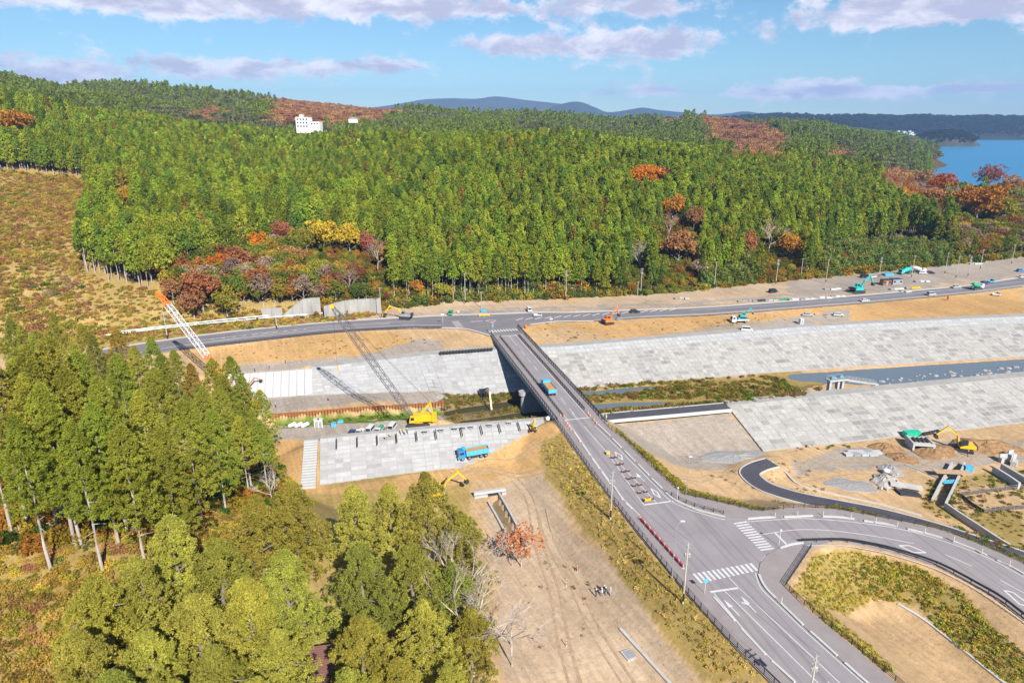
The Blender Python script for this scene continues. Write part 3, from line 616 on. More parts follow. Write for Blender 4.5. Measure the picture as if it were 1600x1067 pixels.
# lines
mark(road, [(a + 3, b) for a, b in SWL_in[:6]], .16)
mark(road, [(a + 4, b - .5) for a, b in SWL_in[9:]], .16)
mark(road, [(a - 4, b + 1) for a, b in SWR_in[1:]], .16, smooth=3)
mark(road, [(912.6, 666), (948, 706), (1006, 788.5)], .16); mark(road, [(948, 703), (1027, 786)], .16)
mark(road, [(1006, 788.5), (1052, 782.6)], .4); mark(road, [(894, 645), (903, 656)], .16)
mark(road, [(1132.6, 923), (1279, 1067), (1360, 1147)], .16); mark(road, [(1139, 902), (1154.5, 918), (1313, 1067), (1395, 1145)], .16)
mark(road, [(a - 4, b + 1) for a, b in LR_in[3:]], .16, smooth=3)
mark(road, [(1107, 925), (1154.5, 918)], .45, name='stop_line')
mark(road, [(1168, 815), (1215, 811.5), (1262, 810), (1347, 817), (1431, 832), (1532, 866), (1600, 901), (1700, 950)], .16, smooth=4)
mark(road, [(1190, 835), (1242, 827.5), (1296, 828.5), (1364, 837), (1428, 849)], .16, smooth=4)
mark(road, [(1477, 866), (1519, 884)], .16); mark(road, [(1563, 906), (1610, 931)], .16)
mark(road, [(1211, 832), (1229, 850)], .4, name='stop_line')
mark(road, [(1258, 852), (1316, 852.5), (1357, 858.5), (1397, 867.5), (1465, 889.5), (1532, 924.5), (1600, 971), (1680, 1030)], .16, smooth=4)
mark(road, [(1191, 876), (1198, 868)], .4)
def diamond(parent, q, w=.3, z=0.0):
    P = pxl(q + [q[0]], z); b = MB()
    for i in range(4): ribbon(b, [P[i], P[i + 1]], w, 0.008 + .002 * (i % 2), .03)
    return b.build('diamond_mark', white, parent)
diamond(road, [(961, 706), (971, 711), (973, 718), (964, 713)]); diamond(road, [(1017, 763), (1027, 768.5), (1032, 777.5), (1022, 772)])
diamond(road, [(1405, 852), (1421, 852), (1447, 863), (1427, 863)]); diamond(road, [(1569, 922), (1583, 925), (1613, 948), (1594, 944)])
def arrow(parent, tail, head, turn=0):
    a, h = at(*tail), at(*head); d = (h - a); L = d.length; d.normalize(); q = Vector((-d.y, d.x, 0))
    poly = [a - q * .09, a + d * (L * .55) - q * .09, a + d * (L * .55) - q * .42, h, a + d * (L * .55) + q * .42, a + d * (L * .55) + q * .09, a + q * .09]
    b = MB(); b.slab(poly, .008, -.02)
    if turn: b.slab([a + d * L * .45 + q * .08, a + d * L * .55 + q * .08, a + d * L * .72 + q * .75, a + d * L * .62 + q * .9], .01, -.02)
    return b.build('arrow_mark', white, parent)
arrow(road, (1156, 962), (1131, 936.5)); arrow(road, (1181.5, 957), (1158, 931), 1); arrow(road, (1330, 1098), (1292, 1063)); arrow(road, (1007, 752), (993, 738), 1)
def crosswalk(parent, A, B, C, D, n, duty=.52, z=0.0):     # A-B: near ends, C-D: far ends of the stripes
    for i in range(n):
        f0 = (i + .5 - duty / 2) / n; f1 = (i + .5 + duty / 2) / n
        l = lambda P, Q, f: (P[0] + (Q[0] - P[0]) * f, P[1] + (Q[1] - P[1]) * f)
        qmark(parent, [l(A, B, f0), l(A, B, f1), l(C, D, f1), l(C, D, f0)], .011, 'crosswalk_stripe', z)
crosswalk(road, (1080, 896.5), (1176, 879), (1093, 911), (1187, 890.5), 13)
crosswalk(road, (1145, 816), (1190, 861), (1165, 813), (1211, 858), 12, .5)
# pale kerb blocks set along the pavements
def kerb(a, b_, parent, m=kerbm, z=0.0, w=.42, h=.24):
    b = MB(); ribbon(b, smooth_line(pxl([a, b_] if not isinstance(a, list) else a, z), 3), w, h, h + .1); return b.build('kerb_block', m, parent)
for q in [((897, 676), (907, 690)), ((910, 695), (921, 710)), ((925, 717), (936, 732)), ((940, 738), (953, 756)), ((959, 760), (973, 781)), ((978, 787), (987, 795)),
          ((1115, 933), (1148, 970)), ((1158, 982), (1196, 1023)), ((1206, 1033), (1242, 1066)), ((1252, 1076), (1290, 1112))]: kerb(q[0], q[1], sw1)
for q in [((934, 663), (953, 681)), ((957, 686), (971, 700)), ((976, 705), (992, 721)), ((997, 726), (1014, 743)), ((1018, 748), (1034, 763))]: kerb(q[0], q[1], sw2)
kerb([(1040, 770), (1052, 780), (1073, 790.5), (1100, 800), (1133, 808)], None, sw2)
for q in [[(1168, 811), (1190, 809), (1211, 808)], [(1225, 808), (1250, 807), (1270, 806)], [(1285, 807), (1310, 808), (1335, 811)], [(1350, 814), (1380, 818), (1402, 823)], [(1418, 827), (1445, 833), (1473, 841)], [(1489, 846), (1515, 856), (1542, 868)], [(1558, 876), (1580, 886), (1601, 898)]]: kerb(q, None, sw2)
for q in [[(1186, 898), (1190, 908), (1199, 922), (1217, 940), (1255, 977)], [(1266, 987), (1285, 1004), (1308, 1025)], [(1320, 1036), (1340, 1054), (1362, 1073)], [(1219, 857), (1235, 851), (1255, 848)]]: kerb(q, None, sw3)
# dark service path and path on the levee crest
pp = dpts; b = MB(); ribbon(b, pp, 4.4, 0, .8); o = b.build('path', asph_new, None); tag(o, kind='structure')
b = MB(); L_, R_ = strip_pts(pp, 4.9); ribbon(b, L_, .35, .05, .8); ribbon(b, R_, .35, .05, .8); b.build('kerb', kerbm, o)
b = MB(); pp2 = [at(930, 654, -.5), at(960, 650, -.75), at(1045, 642.5, -.75), at(1137, 634, -.75)]; ribbon(b, smooth_line(pp2, 4), 4.2, 0, .9); o = b.build('path', asph_new, None); tag(o, kind='structure')
b = MB(); L_, R_ = strip_pts(smooth_line(pp2, 4), 4.8); ribbon(b, L_, .4, .06, .9); ribbon(b, R_, .4, .06, .9); b.build('kerb', kerbm, o)
# far road: shoulders, lines, hatching
mark(far_road, [(a, b + 1.0) for a, b in far_T], 1.1, .10, 'shoulder_strip', kerbm, 3, th=.15)
mark(far_road, [(170, 559), (280, 540), (400, 526), (520, 514), (640, 508), (690, 508)], .25)
mark(far_road, [(a, b - 1.8) for a, b in far_B[14:]], .25)
mark(far_road, [(a, b + .2) for a, b in far_B[11:]], .8, .12, 'kerb', kerbm, 3, th=.15)
mark(far_road, [(a, b + .2) for a, b in far_B[4:8]], .8, .12, 'kerb', kerbm, 3, th=.15)
mark(far_road, [(290, 534), (420, 519), (520, 509), (610, 503.5), (650, 502)], .2); mark(far_road, [(300, 537), (420, 522), (520, 511.5), (610, 505.5)], .2)
mark(far_road, [(1080, 484.5), (1200, 477.5), (1350, 466), (1500, 451.5), (1600, 439.5)], .2)
for i in range(17):
    u = 806 + i * 15; v = 500.5 - i * .95; mark(far_road, [(u, v), (u + 11, v - 3.2)], .55)
for i in range(10):
    u = 330 + i * 16; mark(far_road, [(u, 530.5 - i * 1.75), (u + 9, 528 - i * 1.75)], .3)
crosswalk(far_road, (761, 516.5), (807, 513.2), (765, 520), (811, 516), 10, .5)
qmark(far_road, [(705, 502), (716, 501.3), (725, 511), (713, 511.6)], .01, 'concrete_patch', 0, pave_grey)
diamond(far_road, [(759, 501.5), (765, 499.7), (775, 500.6), (769, 503)], .3); mark(far_road, [(735, 502.5), (754, 501.8)], .5)
# ------------------------------------------------------------------ bridge
blk = paint('black_steel', (.02, .02, .024), 0.45)
girderm = mat('bridge_concrete', (.33, .33, .34), 0.85, var=0.12, scale=0.4)
BA, BB = Vector((-1.7, 255.5, 0)), Vector((18.6, 176.5, 0)); bd = (BB - BA).normalized(); bn = Vector((-bd.y, bd.x, 0)); BL = (BB - BA).length   # bn points to the right bank side (+x)
if bn.x < 0: bn = -bn
broot = empty('road_bridge', BA); tag(broot, 'concrete girder road bridge over the river with black railings', 'bridge')
def bp_(s, n, z): return bd * s + bn * n + Vector((0, 0, z))
HW = 6.65
def brect(b, s0, s1, n0, n1, z0, z1):
    b.hexa([bp_(s0, n0, z0), bp_(s1, n0, z0), bp_(s1, n1, z0), bp_(s0, n1, z0)], [bp_(s0, n0, z1), bp_(s1, n0, z1), bp_(s1, n1, z1), bp_(s0, n1, z1)])
part('deck', girderm, broot, lambda b: (brect(b, 0, BL, -HW, HW, -.75, -.06), brect(b, 0, BL, -HW, -HW + .35, -.06, .3), brect(b, 0, BL, HW - .35, HW, -.06, .3)))
part('carriageway', asph, broot, lambda b: brect(b, -.4, BL + .4, -3.5, 3.5, -.058, .005))
for s in (-1, 1):
    part('footway', pave, broot, lambda b: brect(b, -.2, BL + .2, min(s * 3.5, s * (HW - .36)), max(s * 3.5, s * (HW - .36)), -.056, .16))
    part('edge_line', white, broot, lambda b: brect(b, 0, BL, s * 3.1 - .08, s * 3.1 + .08, -.02, .014))
for n in (-4.9, -1.65, 1.65, 4.9): part('girder', girderm, broot, lambda b: (brect(b, .4, BL - .4, n - .35, n + .35, -2.5, -.75), brect(b, .4, BL - .4, n - .6, n + .6, -2.75, -2.5)))
for s0, s1 in ((20, 25), (28.5, 33), (37, 41.5), (50.5, 55), (58, 63), (66, 71), (74, 78.5)): part('lane_dash', white, broot, lambda b: brect(b, s0, s1, -.08, .08, -.02, .013))
part('lane_dash', white, broot, lambda b: brect(b, 2, 14, -.08, .08, -.02, .013))
for s in (1.2, BL - .2): part('expansion_joint', kerbm, broot, lambda b: brect(b, s, s + .5, -3.5, 3.5, -.02, .012))
# pier: wall with rounded ends and a wider head
def pier(b):
    for (hw, th, z0, z1) in ((8.6, 1.25, -11.5, -3.9), (9.3, 1.6, -3.9, -2.76)):
        P = []
        for k in range(9): a = math.pi / 2 + math.pi * k / 8; P.append((-hw + th + math.cos(a) * th, math.sin(a) * th))
        for k in range(9): a = -math.pi / 2 + math.pi * k / 8; P.append((hw - th + math.cos(a) * th, math.sin(a) * th))
        pts = [bp_(51.5, 0, 0) + bn * p[0] + bd * p[1] for p in P]; b.slab(pts, z1, z0)
part('pier', girderm, broot, pier)
for s in (-.6, BL - .6):
    sg = 1 if s < 1 else -1
    part('abutment', girderm, broot, lambda b: (brect(b, s - 1.2, s + .9, -HW + .2, HW - .2, -6, -2.78), brect(b, s - 1.2 if sg > 0 else s + .9, s - .6 if sg > 0 else s + 1.5, -HW + .2, HW - .2, -6, -.8)))
    for n in (-HW + .1, HW - .1): part('wing_wall', girderm, broot, lambda b: brect(b, min(s, s - sg * 9), max(s, s - sg * 9), n - .25, n + .25, -5, -.02))
def railing(parent, pts, h, post_gap, rails, m, pw=.09, rw=.06, name_post='post', off=Vector((0, 0, 0)), bal=0, joined=False):
    """posts (each its own piece) and rails along a polyline of Vectors"""
    segs = []; pm = MB().box((0, 0, h / 2), (pw, pw, h)).mesh('post', m)
    d_acc = 0; nxt = 0; L = [0]
    for i in range(len(pts) - 1): L.append(L[-1] + (pts[i + 1] - pts[i]).length)
    def ptat(s):
        for i in range(len(pts) - 1):
            if s <= L[i + 1] or i == len(pts) - 2:
                f = (s - L[i]) / max(L[i + 1] - L[i], 1e-6); return pts[i].lerp(pts[i + 1], f), (pts[i + 1] - pts[i])
    k = max(1, round(L[-1] / post_gap)); jb = MB()
    for i in range(k + 1):
        p, d = ptat(L[-1] * i / k)
        if joined: jb.box(p - off + Vector((0, 0, h / 2)), (pw, pw, h), math.atan2(d.y, d.x))
        else:
            o = bpy.data.objects.new(name_post, pm); o.location = p - off; o.rotation_euler.z = math.atan2(d.y, d.x); link(o, parent)
    if joined: tag(jb.build('posts', m, parent), kind='stuff')
    for z in rails:
        b = MB()
        for i in range(len(pts) - 1): b.bar(pts[i] - off + Vector((0, 0, z)), pts[i + 1] - off + Vector((0, 0, z)), rw, rw)
        b.build('rail', m, parent)
    if bal:
        b = MB(); nb = int(L[-1] / bal)
        for i in range(nb): p, _ = ptat(L[-1] * i / nb); b.bar(p - off + Vector((0, 0, .1)), p - off + Vector((0, 0, h - .05)), .035)
        tag(b.build('balusters', m, parent), kind='stuff')
for n, h, z0, bal, s0, s1 in ((-HW + .17, 1.15, .3, .0, -1, BL + 1), (HW - .17, 1.15, .3, .28, -9, BL + 1), (-3.75, .85, .16, 0, 3, BL - 2), (3.75, .85, .16, 0, 3, BL - 5)):
    railing(broot, [BA + bp_(s0 + (s1 - s0) * k / 8, n, z0) for k in range(9)], h, 2.0, [h - .04, h * .66, h * .36], blk, .15, .09, off=BA, bal=bal)
# ------------------------------------------------------------------ fences and guard rails
def fence(label, pxs, h=1.1, gap=2.0, rails=(1.05, .7, .35), m=blk, z=0.1, cat='fence', name='roadside_fence', pw=.09, rw=.05, smooth=3, grid=0, zs=None, ground=False):
    P = pxl(pxs, z) if not ground else [hit(u, v) for u, v in pxs]
    P = smooth_line(P, smooth) if smooth else P
    root = empty(name, P[0]); tag(root, label, cat); railing(root, P, h, gap, rails, m, pw, rw, off=P[0], bal=grid); return root
steel = paint('galvanised_steel', (.36, .37, .38), 0.5, 0.4)
fence('low black fence along the left edge of the near road', [(a + 3, b) for a, b in main_L])
fence('black fence on the verge right of the bridge approach, running on beside the curving road', [(a, b + 2) for a, b in main_RU], gap=2.4)
fence('black three-rail fence round the inside corner of the near crossing', [(1267, 856), (1227, 916), (1262, 951), (1347, 1020), (1401, 1066), (1497, 1148)], rails=(1.05, .78, .5, .22), rw=.06, smooth=0)
fence('heavy black guard rail on the inner side of the curving road', [(1252, 847)] + branch_L[2:], h=.85, gap=3.0, rails=(.72, .55), rw=.2, pw=.12, cat='guard rail', name='guard_rail')
fence('short black guard fence behind the kerb at the near crossing', [(1049, 774), (1070, 785), (1095, 794), (1130, 803)], h=.85, gap=2.2, rails=(.8, .5), cat='guard rail', name='guard_rail', z=.14, pw=.14)
fence('dark guard rail along the near edge of the far road, left of the junction', [(a, b + 1) for a, b in far_B[1:5]] + [(690, 513)], h=.9, gap=3, rails=(.8, .5), rw=.14, cat='guard rail', name='guard_rail')
fence('grey guard rail along the near edge of the far road, right of the junction', [(930, 502)] + [(a, b + 1) for a, b in far_B[14:-1]], h=.8, gap=4, rails=(.7, .45), rw=.12, m=steel, cat='guard rail', name='guard_rail')
fence('thin grey fence between the far road and the gravel yard', [(600, 494.5), (700, 489.5), (800, 486.5), (900, 485), (1000, 481), (1100, 477), (1200, 470), (1350, 458)], h=1.1, gap=4, rails=(1.05, .5), m=steel, z=0)
# ------------------------------------------------------------------ foliage
npr = np.random.default_rng(11)
def leaf_mat(name, trans=0.38, hue=0.011, val=0.28, obj=True, col=(.1, .1, .02)):
    m = bpy.data.materials.new(name); m.use_nodes = True; t = m.node_tree; t.nodes.clear()
    out = t.nodes.new('ShaderNodeOutputMaterial'); oi = t.nodes.new('ShaderNodeObjectInfo'); g = t.nodes.new('ShaderNodeNewGeometry')
    hv = t.nodes.new('ShaderNodeHueSaturation')
    if obj: t.links.new(oi.outputs['Color'], hv.inputs['Color'])
    else: hv.inputs['Color'].default_value = col + (1,)
    def mr(src, lo, hi):
        n = t.nodes.new('ShaderNodeMapRange'); n.inputs[3].default_value = lo; n.inputs[4].default_value = hi; t.links.new(src, n.inputs[0]); return n.outputs[0]
    t.links.new(mr(oi.outputs['Random'], 0.5 - hue, 0.5 + hue * .8), hv.inputs['Hue'])
    nz = t.nodes.new('ShaderNodeTexNoise'); nz.inputs['Scale'].default_value = 0.35; nz.inputs['Detail'].default_value = 3; t.links.new(g.outputs['Position'], nz.inputs['Vector'])
    a = t.nodes.new('ShaderNodeMath'); a.operation = 'MULTIPLY'; t.links.new(mr(g.outputs['Random Per Island'], 1 - val, 1 + val), a.inputs[0])
    b2 = t.nodes.new('ShaderNodeMath'); b2.operation = 'MULTIPLY'; t.links.new(mr(nz.outputs[0], .45, 1.55), b2.inputs[0]); t.links.new(mr(oi.outputs['Random'], *((.84, 1.16) if obj else (.72, 1.3))), b2.inputs[1])
    t.links.new(b2.outputs[0], a.inputs[1]); t.links.new(a.outputs[0], hv.inputs['Value'])
    d = t.nodes.new('ShaderNodeBsdfDiffuse'); tr = t.nodes.new('ShaderNodeBsdfTranslucent'); mx = t.nodes.new('ShaderNodeMixShader'); mx.inputs[0].default_value = trans
    t.links.new(hv.outputs[0], d.inputs['Color']); t.links.new(hv.outputs[0], tr.inputs['Color']); t.links.new(d.outputs[0], mx.inputs[1]); t.links.new(tr.outputs[0], mx.inputs[2]); t.links.new(mx.outputs[0], out.inputs[0]); return m
LEAF = leaf_mat('foliage'); BARK = mat('bark', (.20, .165, .135), 0.95, var=0.3, scale=2.0, aniso=(1, 1, .2)); PALEBARK = mat('pale_bark', (.36, .31, .28), 0.95, var=0.3, scale=2.0, aniso=(1, 1, .2))
TWIG = leaf_mat('twigs', 0.0, .02, .2)
def nrm(a): return a / (np.linalg.norm(a, axis=-1, keepdims=True) + 1e-9)
def blades(C, O, S, k, wid=.42, bias=0.9):
    n = len(C); C = np.repeat(C, k, 0); O = np.repeat(O, k, 0); S = np.repeat(S, k)
    D = nrm(O * bias + npr.normal(size=(n * k, 3)) * 0.8); W = nrm(np.cross(D, O + npr.normal(size=(n * k, 3)) * .45))
    L = (S * npr.uniform(.7, 1.25, n * k))[:, None]
    b = C + D * L * .02; m = C + D * L * .5; w = W * L * wid * .5; tip = C + D * L
    V = np.stack([b, m + w, tip, m - w], 1).reshape(-1, 3); F = np.arange(n * k * 4).reshape(-1, 4); return V, F
def cedar_clumps(H, cb, R, nb, per, sz, lump=0.25, droop=.12, taper=.8, seed=0):
    C, O, S = [], [], []; lob = npr.uniform(0, 6.28, 6)
    for i in range(nb):
        t = (i + npr.uniform(0, 1)) / nb; az = i * 2.4 + npr.uniform(-.5, .5); h = cb * H + (1 - cb) * H * t
        r = R * (1 - t) ** taper * (1 + lump * math.sin(az * 2 + lob[int(t * 5.9)]) + npr.uniform(-.25, .18)) * min(1, .55 + t * 4)
        r = max(r, .25)
        for j in range(max(1, int(per * (.4 + .6 * r / R)))):
            f = npr.uniform(.35, 1.0) ** .7; a2 = az + npr.normal() * .34 / max(f, .4)
            p = np.array([math.cos(a2) * r * f, math.sin(a2) * r * f, h - droop * r * f * f * 2 + npr.normal() * .28 * sz])
            C.append(p); O.append(np.array([math.cos(a2) * .8, math.sin(a2) * .8, .55 + .5 * t])); S.append(sz * npr.uniform(.7, 1.3) * (1 - .35 * t))
    for k in range(3): C.append(np.array([0, 0, H - .35 * k])); O.append(np.array([0, 0, 1.])); S.append(sz * .9)
    return np.array(C), nrm(np.array(O)), np.array(S)
def puff_clumps(H, cb, R, nb, per, sz, pr, lump=.3, droop=.1, taper=.5):
    """branch ends carrying rounded puffs of foliage: each puff is a ball of clumps facing outwards"""
    C, O, S = [], [], []; lob = npr.uniform(0, 6.28, 8)
    for i in range(nb):
        t = ((i + npr.uniform(0, 1)) / nb) ** 1.05; az = i * 2.4 + npr.uniform(-.5, .5); h = cb * H + (1 - cb) * H * t * .985
        r = R * (1 - t) ** taper * (1 + lump * math.sin(az * 2 + lob[int(t * 7.9)]) + npr.uniform(-.3, .12)) * min(1, .6 + t * 4); r = max(r, .1)
        f = 1.0 if npr.uniform() < .75 else npr.uniform(.4, .8); c = np.array([math.cos(az) * r * f, math.sin(az) * r * f, h - droop * r * f])
        q = pr * npr.uniform(.65, 1.3) * (1 - .35 * t); d = npr.normal(size=(per, 3)); d[:, 2] = d[:, 2] * .9 + .45; d += np.array([math.cos(az), math.sin(az), 0]) * .35; d = nrm(d)
        for k in range(per): C.append(c + d[k] * q * np.array([1, 1, .75])); O.append(d[k]); S.append(sz * npr.uniform(.7, 1.25))
    for k in range(4): C.append(np.array([0, 0, H - .4 * k])); O.append(np.array([0, 0, 1.])); S.append(sz * 1.2)
    return np.array(C), nrm(np.array(O)), np.array(S)
def lobe_clumps(H, R, nl, per, sz, base=.3, flat=.8):
    C, O, S = [], [], []
    for i in range(nl):
        a = i * 2.4 + npr.uniform(-.4, .4); q = math.sqrt((i + .5) / nl); zf = npr.uniform(-.5, 1) * math.sqrt(max(0, 1 - q * q * .8))
        cx, cy, cz = math.cos(a) * R * .68 * q, math.sin(a) * R * .68 * q, H * (base + (1 - base) * .5) + zf * H * (1 - base) * .42
        lr = R * npr.uniform(.30, .48)
        for j in range(per):
            d = npr.normal(size=3); d[2] = d[2] * .8 + .35; d /= np.linalg.norm(d); rr = lr * npr.uniform(.7, 1.05)
            p = np.array([cx + d[0] * rr, cy + d[1] * rr, min(cz + d[2] * rr * flat, H)]); C.append(p); O.append(d); S.append(sz * npr.uniform(.6, 1.3))
    return np.array(C), np.array(O), np.array(S)
def trunk_mb(H, r, top=.95, lean=0.0, limbs=(), n=7):
    b = MB(); pts = [(lean * (k / 6) ** 2 + math.sin(k * 1.7) * r * .3, math.cos(k * 2.1) * r * .3, H * top * k / 6 - (.6 if k == 0 else 0)) for k in range(7)]
    b.tube(pts, r, n, r * .18)
    for (z, az, L, upk) in limbs:
        p0 = Vector((lean * (z / H) ** 2, 0, z)); d = Vector((math.cos(az), math.sin(az), upk))
        b.tube([p0, p0 + d * L * .5 + Vector((0, 0, .05 * L)), p0 + d * L], r * .34, 5, r * .08)
    return b
def arr_mb(b):   # MB -> arrays of quads (triangle caps doubled up)
    F = []
    for f in b.f:
        if len(f) == 4: F.append(f)
        elif len(f) == 3: F.append((f[0], f[1], f[2], f[2]))
        else:
            for i in range(1, len(f) - 1, 1): F.append((f[0], f[i], f[i + 1], f[i + 1]))
    return np.array(b.v), np.array([f for f in F if len(set(f)) == 4])
class Kind: pass
def tree_kind(name, clumps, k, wid, bias, trunk, bark, leafm=LEAF, color=(.1, .12, .02)):
    q = Kind(); C, O, S = clumps; V, F = blades(C, O, S, k, wid, bias)
    q.crown = np_mesh(name + '_crown', V, F, leafm); q.trunk = trunk.mesh(name + '_trunk', bark); q.name = name; q.color = color
    tv, tf = arr_mb(trunk); q.joined = np_mesh(name, np.concatenate([V, tv]), np.concatenate([F, tf + len(V)]), [leafm, bark], mi=np.r_[np.zeros(len(F)), np.ones(len(tf))]); return q
def plant_tree(kind, loc, sc, rz, label, cat='tree', group=None, color=None, name=None, szf=1.0):
    e = empty(name or kind.name, loc, rz); e.scale = (sc, sc, sc * szf); tag(e, label, cat, group)
    t_ = link(bpy.data.objects.new('trunk', kind.trunk), e); c = link(bpy.data.objects.new('crown', kind.crown), e); c.color = tuple(color or kind.color) + (1,); return e
# kinds -------------------------------------------------------------
CEDARC = [(.30, .355, .035), (.255, .335, .035), (.35, .37, .04), (.19, .265, .035)]
near_cedar = []
for i in range(5):
    H = 24; cb = [.34, .42, .28, .38, .5][i]
    near_cedar.append(tree_kind('cedar_tree', puff_clumps(H, cb, [4.2, 3.5, 4.6, 4.0, 3.0][i], [360, 280, 400, 330, 230][i], 9, .34, .40, .3, .14, .60), 12, .24, .6,
        trunk_mb(H, .25, .97, 0, [(H * (cb - .14 + .05 * j), j * 2.1 + i, 1.8, -.05) for j in range(5)]), PALEBARK, color=(.145, .15, .028)))
near_pine = []
for i in range(5):
    H = 17
    near_pine.append(tree_kind('pine_tree', puff_clumps(H, .14, [5.6, 5.2, 6.2, 5.0, 5.6][i], 520, 9, .35, .42, .38, .10, .62), 12, .24, .6,
        trunk_mb(H, .4, .95, .3, [(3 + 1.1 * j, j * 2.4 + i, 3.6, .15) for j in range(9)]), BARK, color=[(.17, .175, .04), (.15, .17, .036), (.185, .18, .045), (.13, .16, .04), (.16, .155, .034)][i]))
mid_cedar = []
for i in range(5):
    H = 22; cb = [.32, .40, .30, .36, .44][i]
    mid_cedar.append(tree_kind('cedar_tree', puff_clumps(H, cb, [3.6, 3.2, 3.9, 3.4, 2.9][i], 62, 6, .75, .85, .25, .14, .62), 6, .6, .6, trunk_mb(H, .24, .9, 0, (), 5), PALEBARK, color=CEDARC[i % 4]))
front_cedar = [tree_kind('cedar_tree', puff_clumps(22, cb, r_, 50, 6, .75, .85, .25, .14, .62), 6, .6, .6, trunk_mb(22, .27, .9, 0, (), 6), PALEBARK) for cb, r_ in ((.52, 3.2), (.58, 2.8), (.48, 3.4))]
far_cedar = [tree_kind('cedar_tree', puff_clumps(20, .25, 3.8, 26, 5, 1.3, 1.2, .25, .14, .6), 4, .7, .6, trunk_mb(20, .22, .8, 0, (), 4), PALEBARK, color=c) for c in CEDARC[:3]]
PINEC = (.18, .19, .08)
far_pine = [tree_kind('pine_tree', lobe_clumps(15, 4.6, 7, 12, 1.5, .45, .6), 5, .6, 1.0, trunk_mb(15, .25, .8, .4, (), 4), PALEBARK, color=PINEC) for _ in range(2)]
broad = []
for i in range(4):
    H = 12
    broad.append(tree_kind('broadleaf_tree', lobe_clumps(H, 5.0, 15, 30, .62, .22, .85), 9, .55, .8,
        trunk_mb(H, .26, .75, .3, [(H * .25 + .7 * j, j * 2.4 + i, 3.2, .7) for j in range(8)]), PALEBARK, color=(.3, .1, .03)))
far_broad = [tree_kind('broadleaf_tree', lobe_clumps(11, 5.0, 9, 12, 1.5, .25, .8), 5, .6, .9, trunk_mb(11, .2, .7, 0, (), 4), PALEBARK) for _ in range(2)]
def bare_twigs(H, seed, spread=1.0, fine=3):
    rg = random.Random(seed); tr = MB(); tw = MB()
    def grow(p, d, L, r, lvl):
        q = p + d * L * .5 + Vector((rg.uniform(-.08, .08), rg.uniform(-.08, .08), .03)) * L; e = q + (d + Vector((rg.uniform(-.25, .25), rg.uniform(-.25, .25), .12))).normalized() * L * .55
        (tr if lvl < 2 else tw).tube([p, q, e], r, 5 if lvl < 2 else 3, r * .55, cap=False)
        if lvl >= fine: return
        for k in range(3 if lvl else 5):
            dd = (d + Vector((rg.gauss(0, .62 * spread), rg.gauss(0, .62 * spread), rg.uniform(-.1, .5)))).normalized(); grow(q.lerp(e, rg.uniform(.2, 1)), dd, L * rg.uniform(.55, .8), r * .52, lvl + 1)
    grow(Vector((0, 0, -.3)), Vector((.1, 0, 1)), H * .34, H * .018, 0); return tr, tw
class BK: pass
bare = []
for i in range(3):
    tr, tw = bare_twigs(11, 30 + i, 1.05, 5); q = BK(); q.trunk = tr.mesh('bare_trunk', PALEBARK); q.crown = tw.mesh('bare_twigs', TWIG); q.name = 'bare_tree'; q.color = (.33, .25, .22); bare.append(q)
_lm = {}
def tinted(color):
    c = tuple(color)[:3]
    if c not in _lm: _lm[c] = leaf_mat('foliage_tint', obj=False, col=c)
    return _lm[c]
def bush_kind(name, H, R, n, k, sz, color, flat=.9, bias=.8):
    a = npr.uniform(0, 6.28, n); q = np.sqrt(npr.uniform(0, 1, n)); z = npr.uniform(.1, 1, n) * np.sqrt(np.maximum(0, 1 - q * q * .85)) * H * .8
    C = np.stack([np.cos(a) * q * R, np.sin(a) * q * R, z], 1); O = nrm(np.stack([np.cos(a) * q, np.sin(a) * q, .5 + z / H * .7], 1))
    V, F = blades(C, O, np.full(n, sz) * npr.uniform(.6, 1.3, n), k, .4, bias); return bpy.data.objects.new(name, np_mesh(name, V, F, tinted(color)))
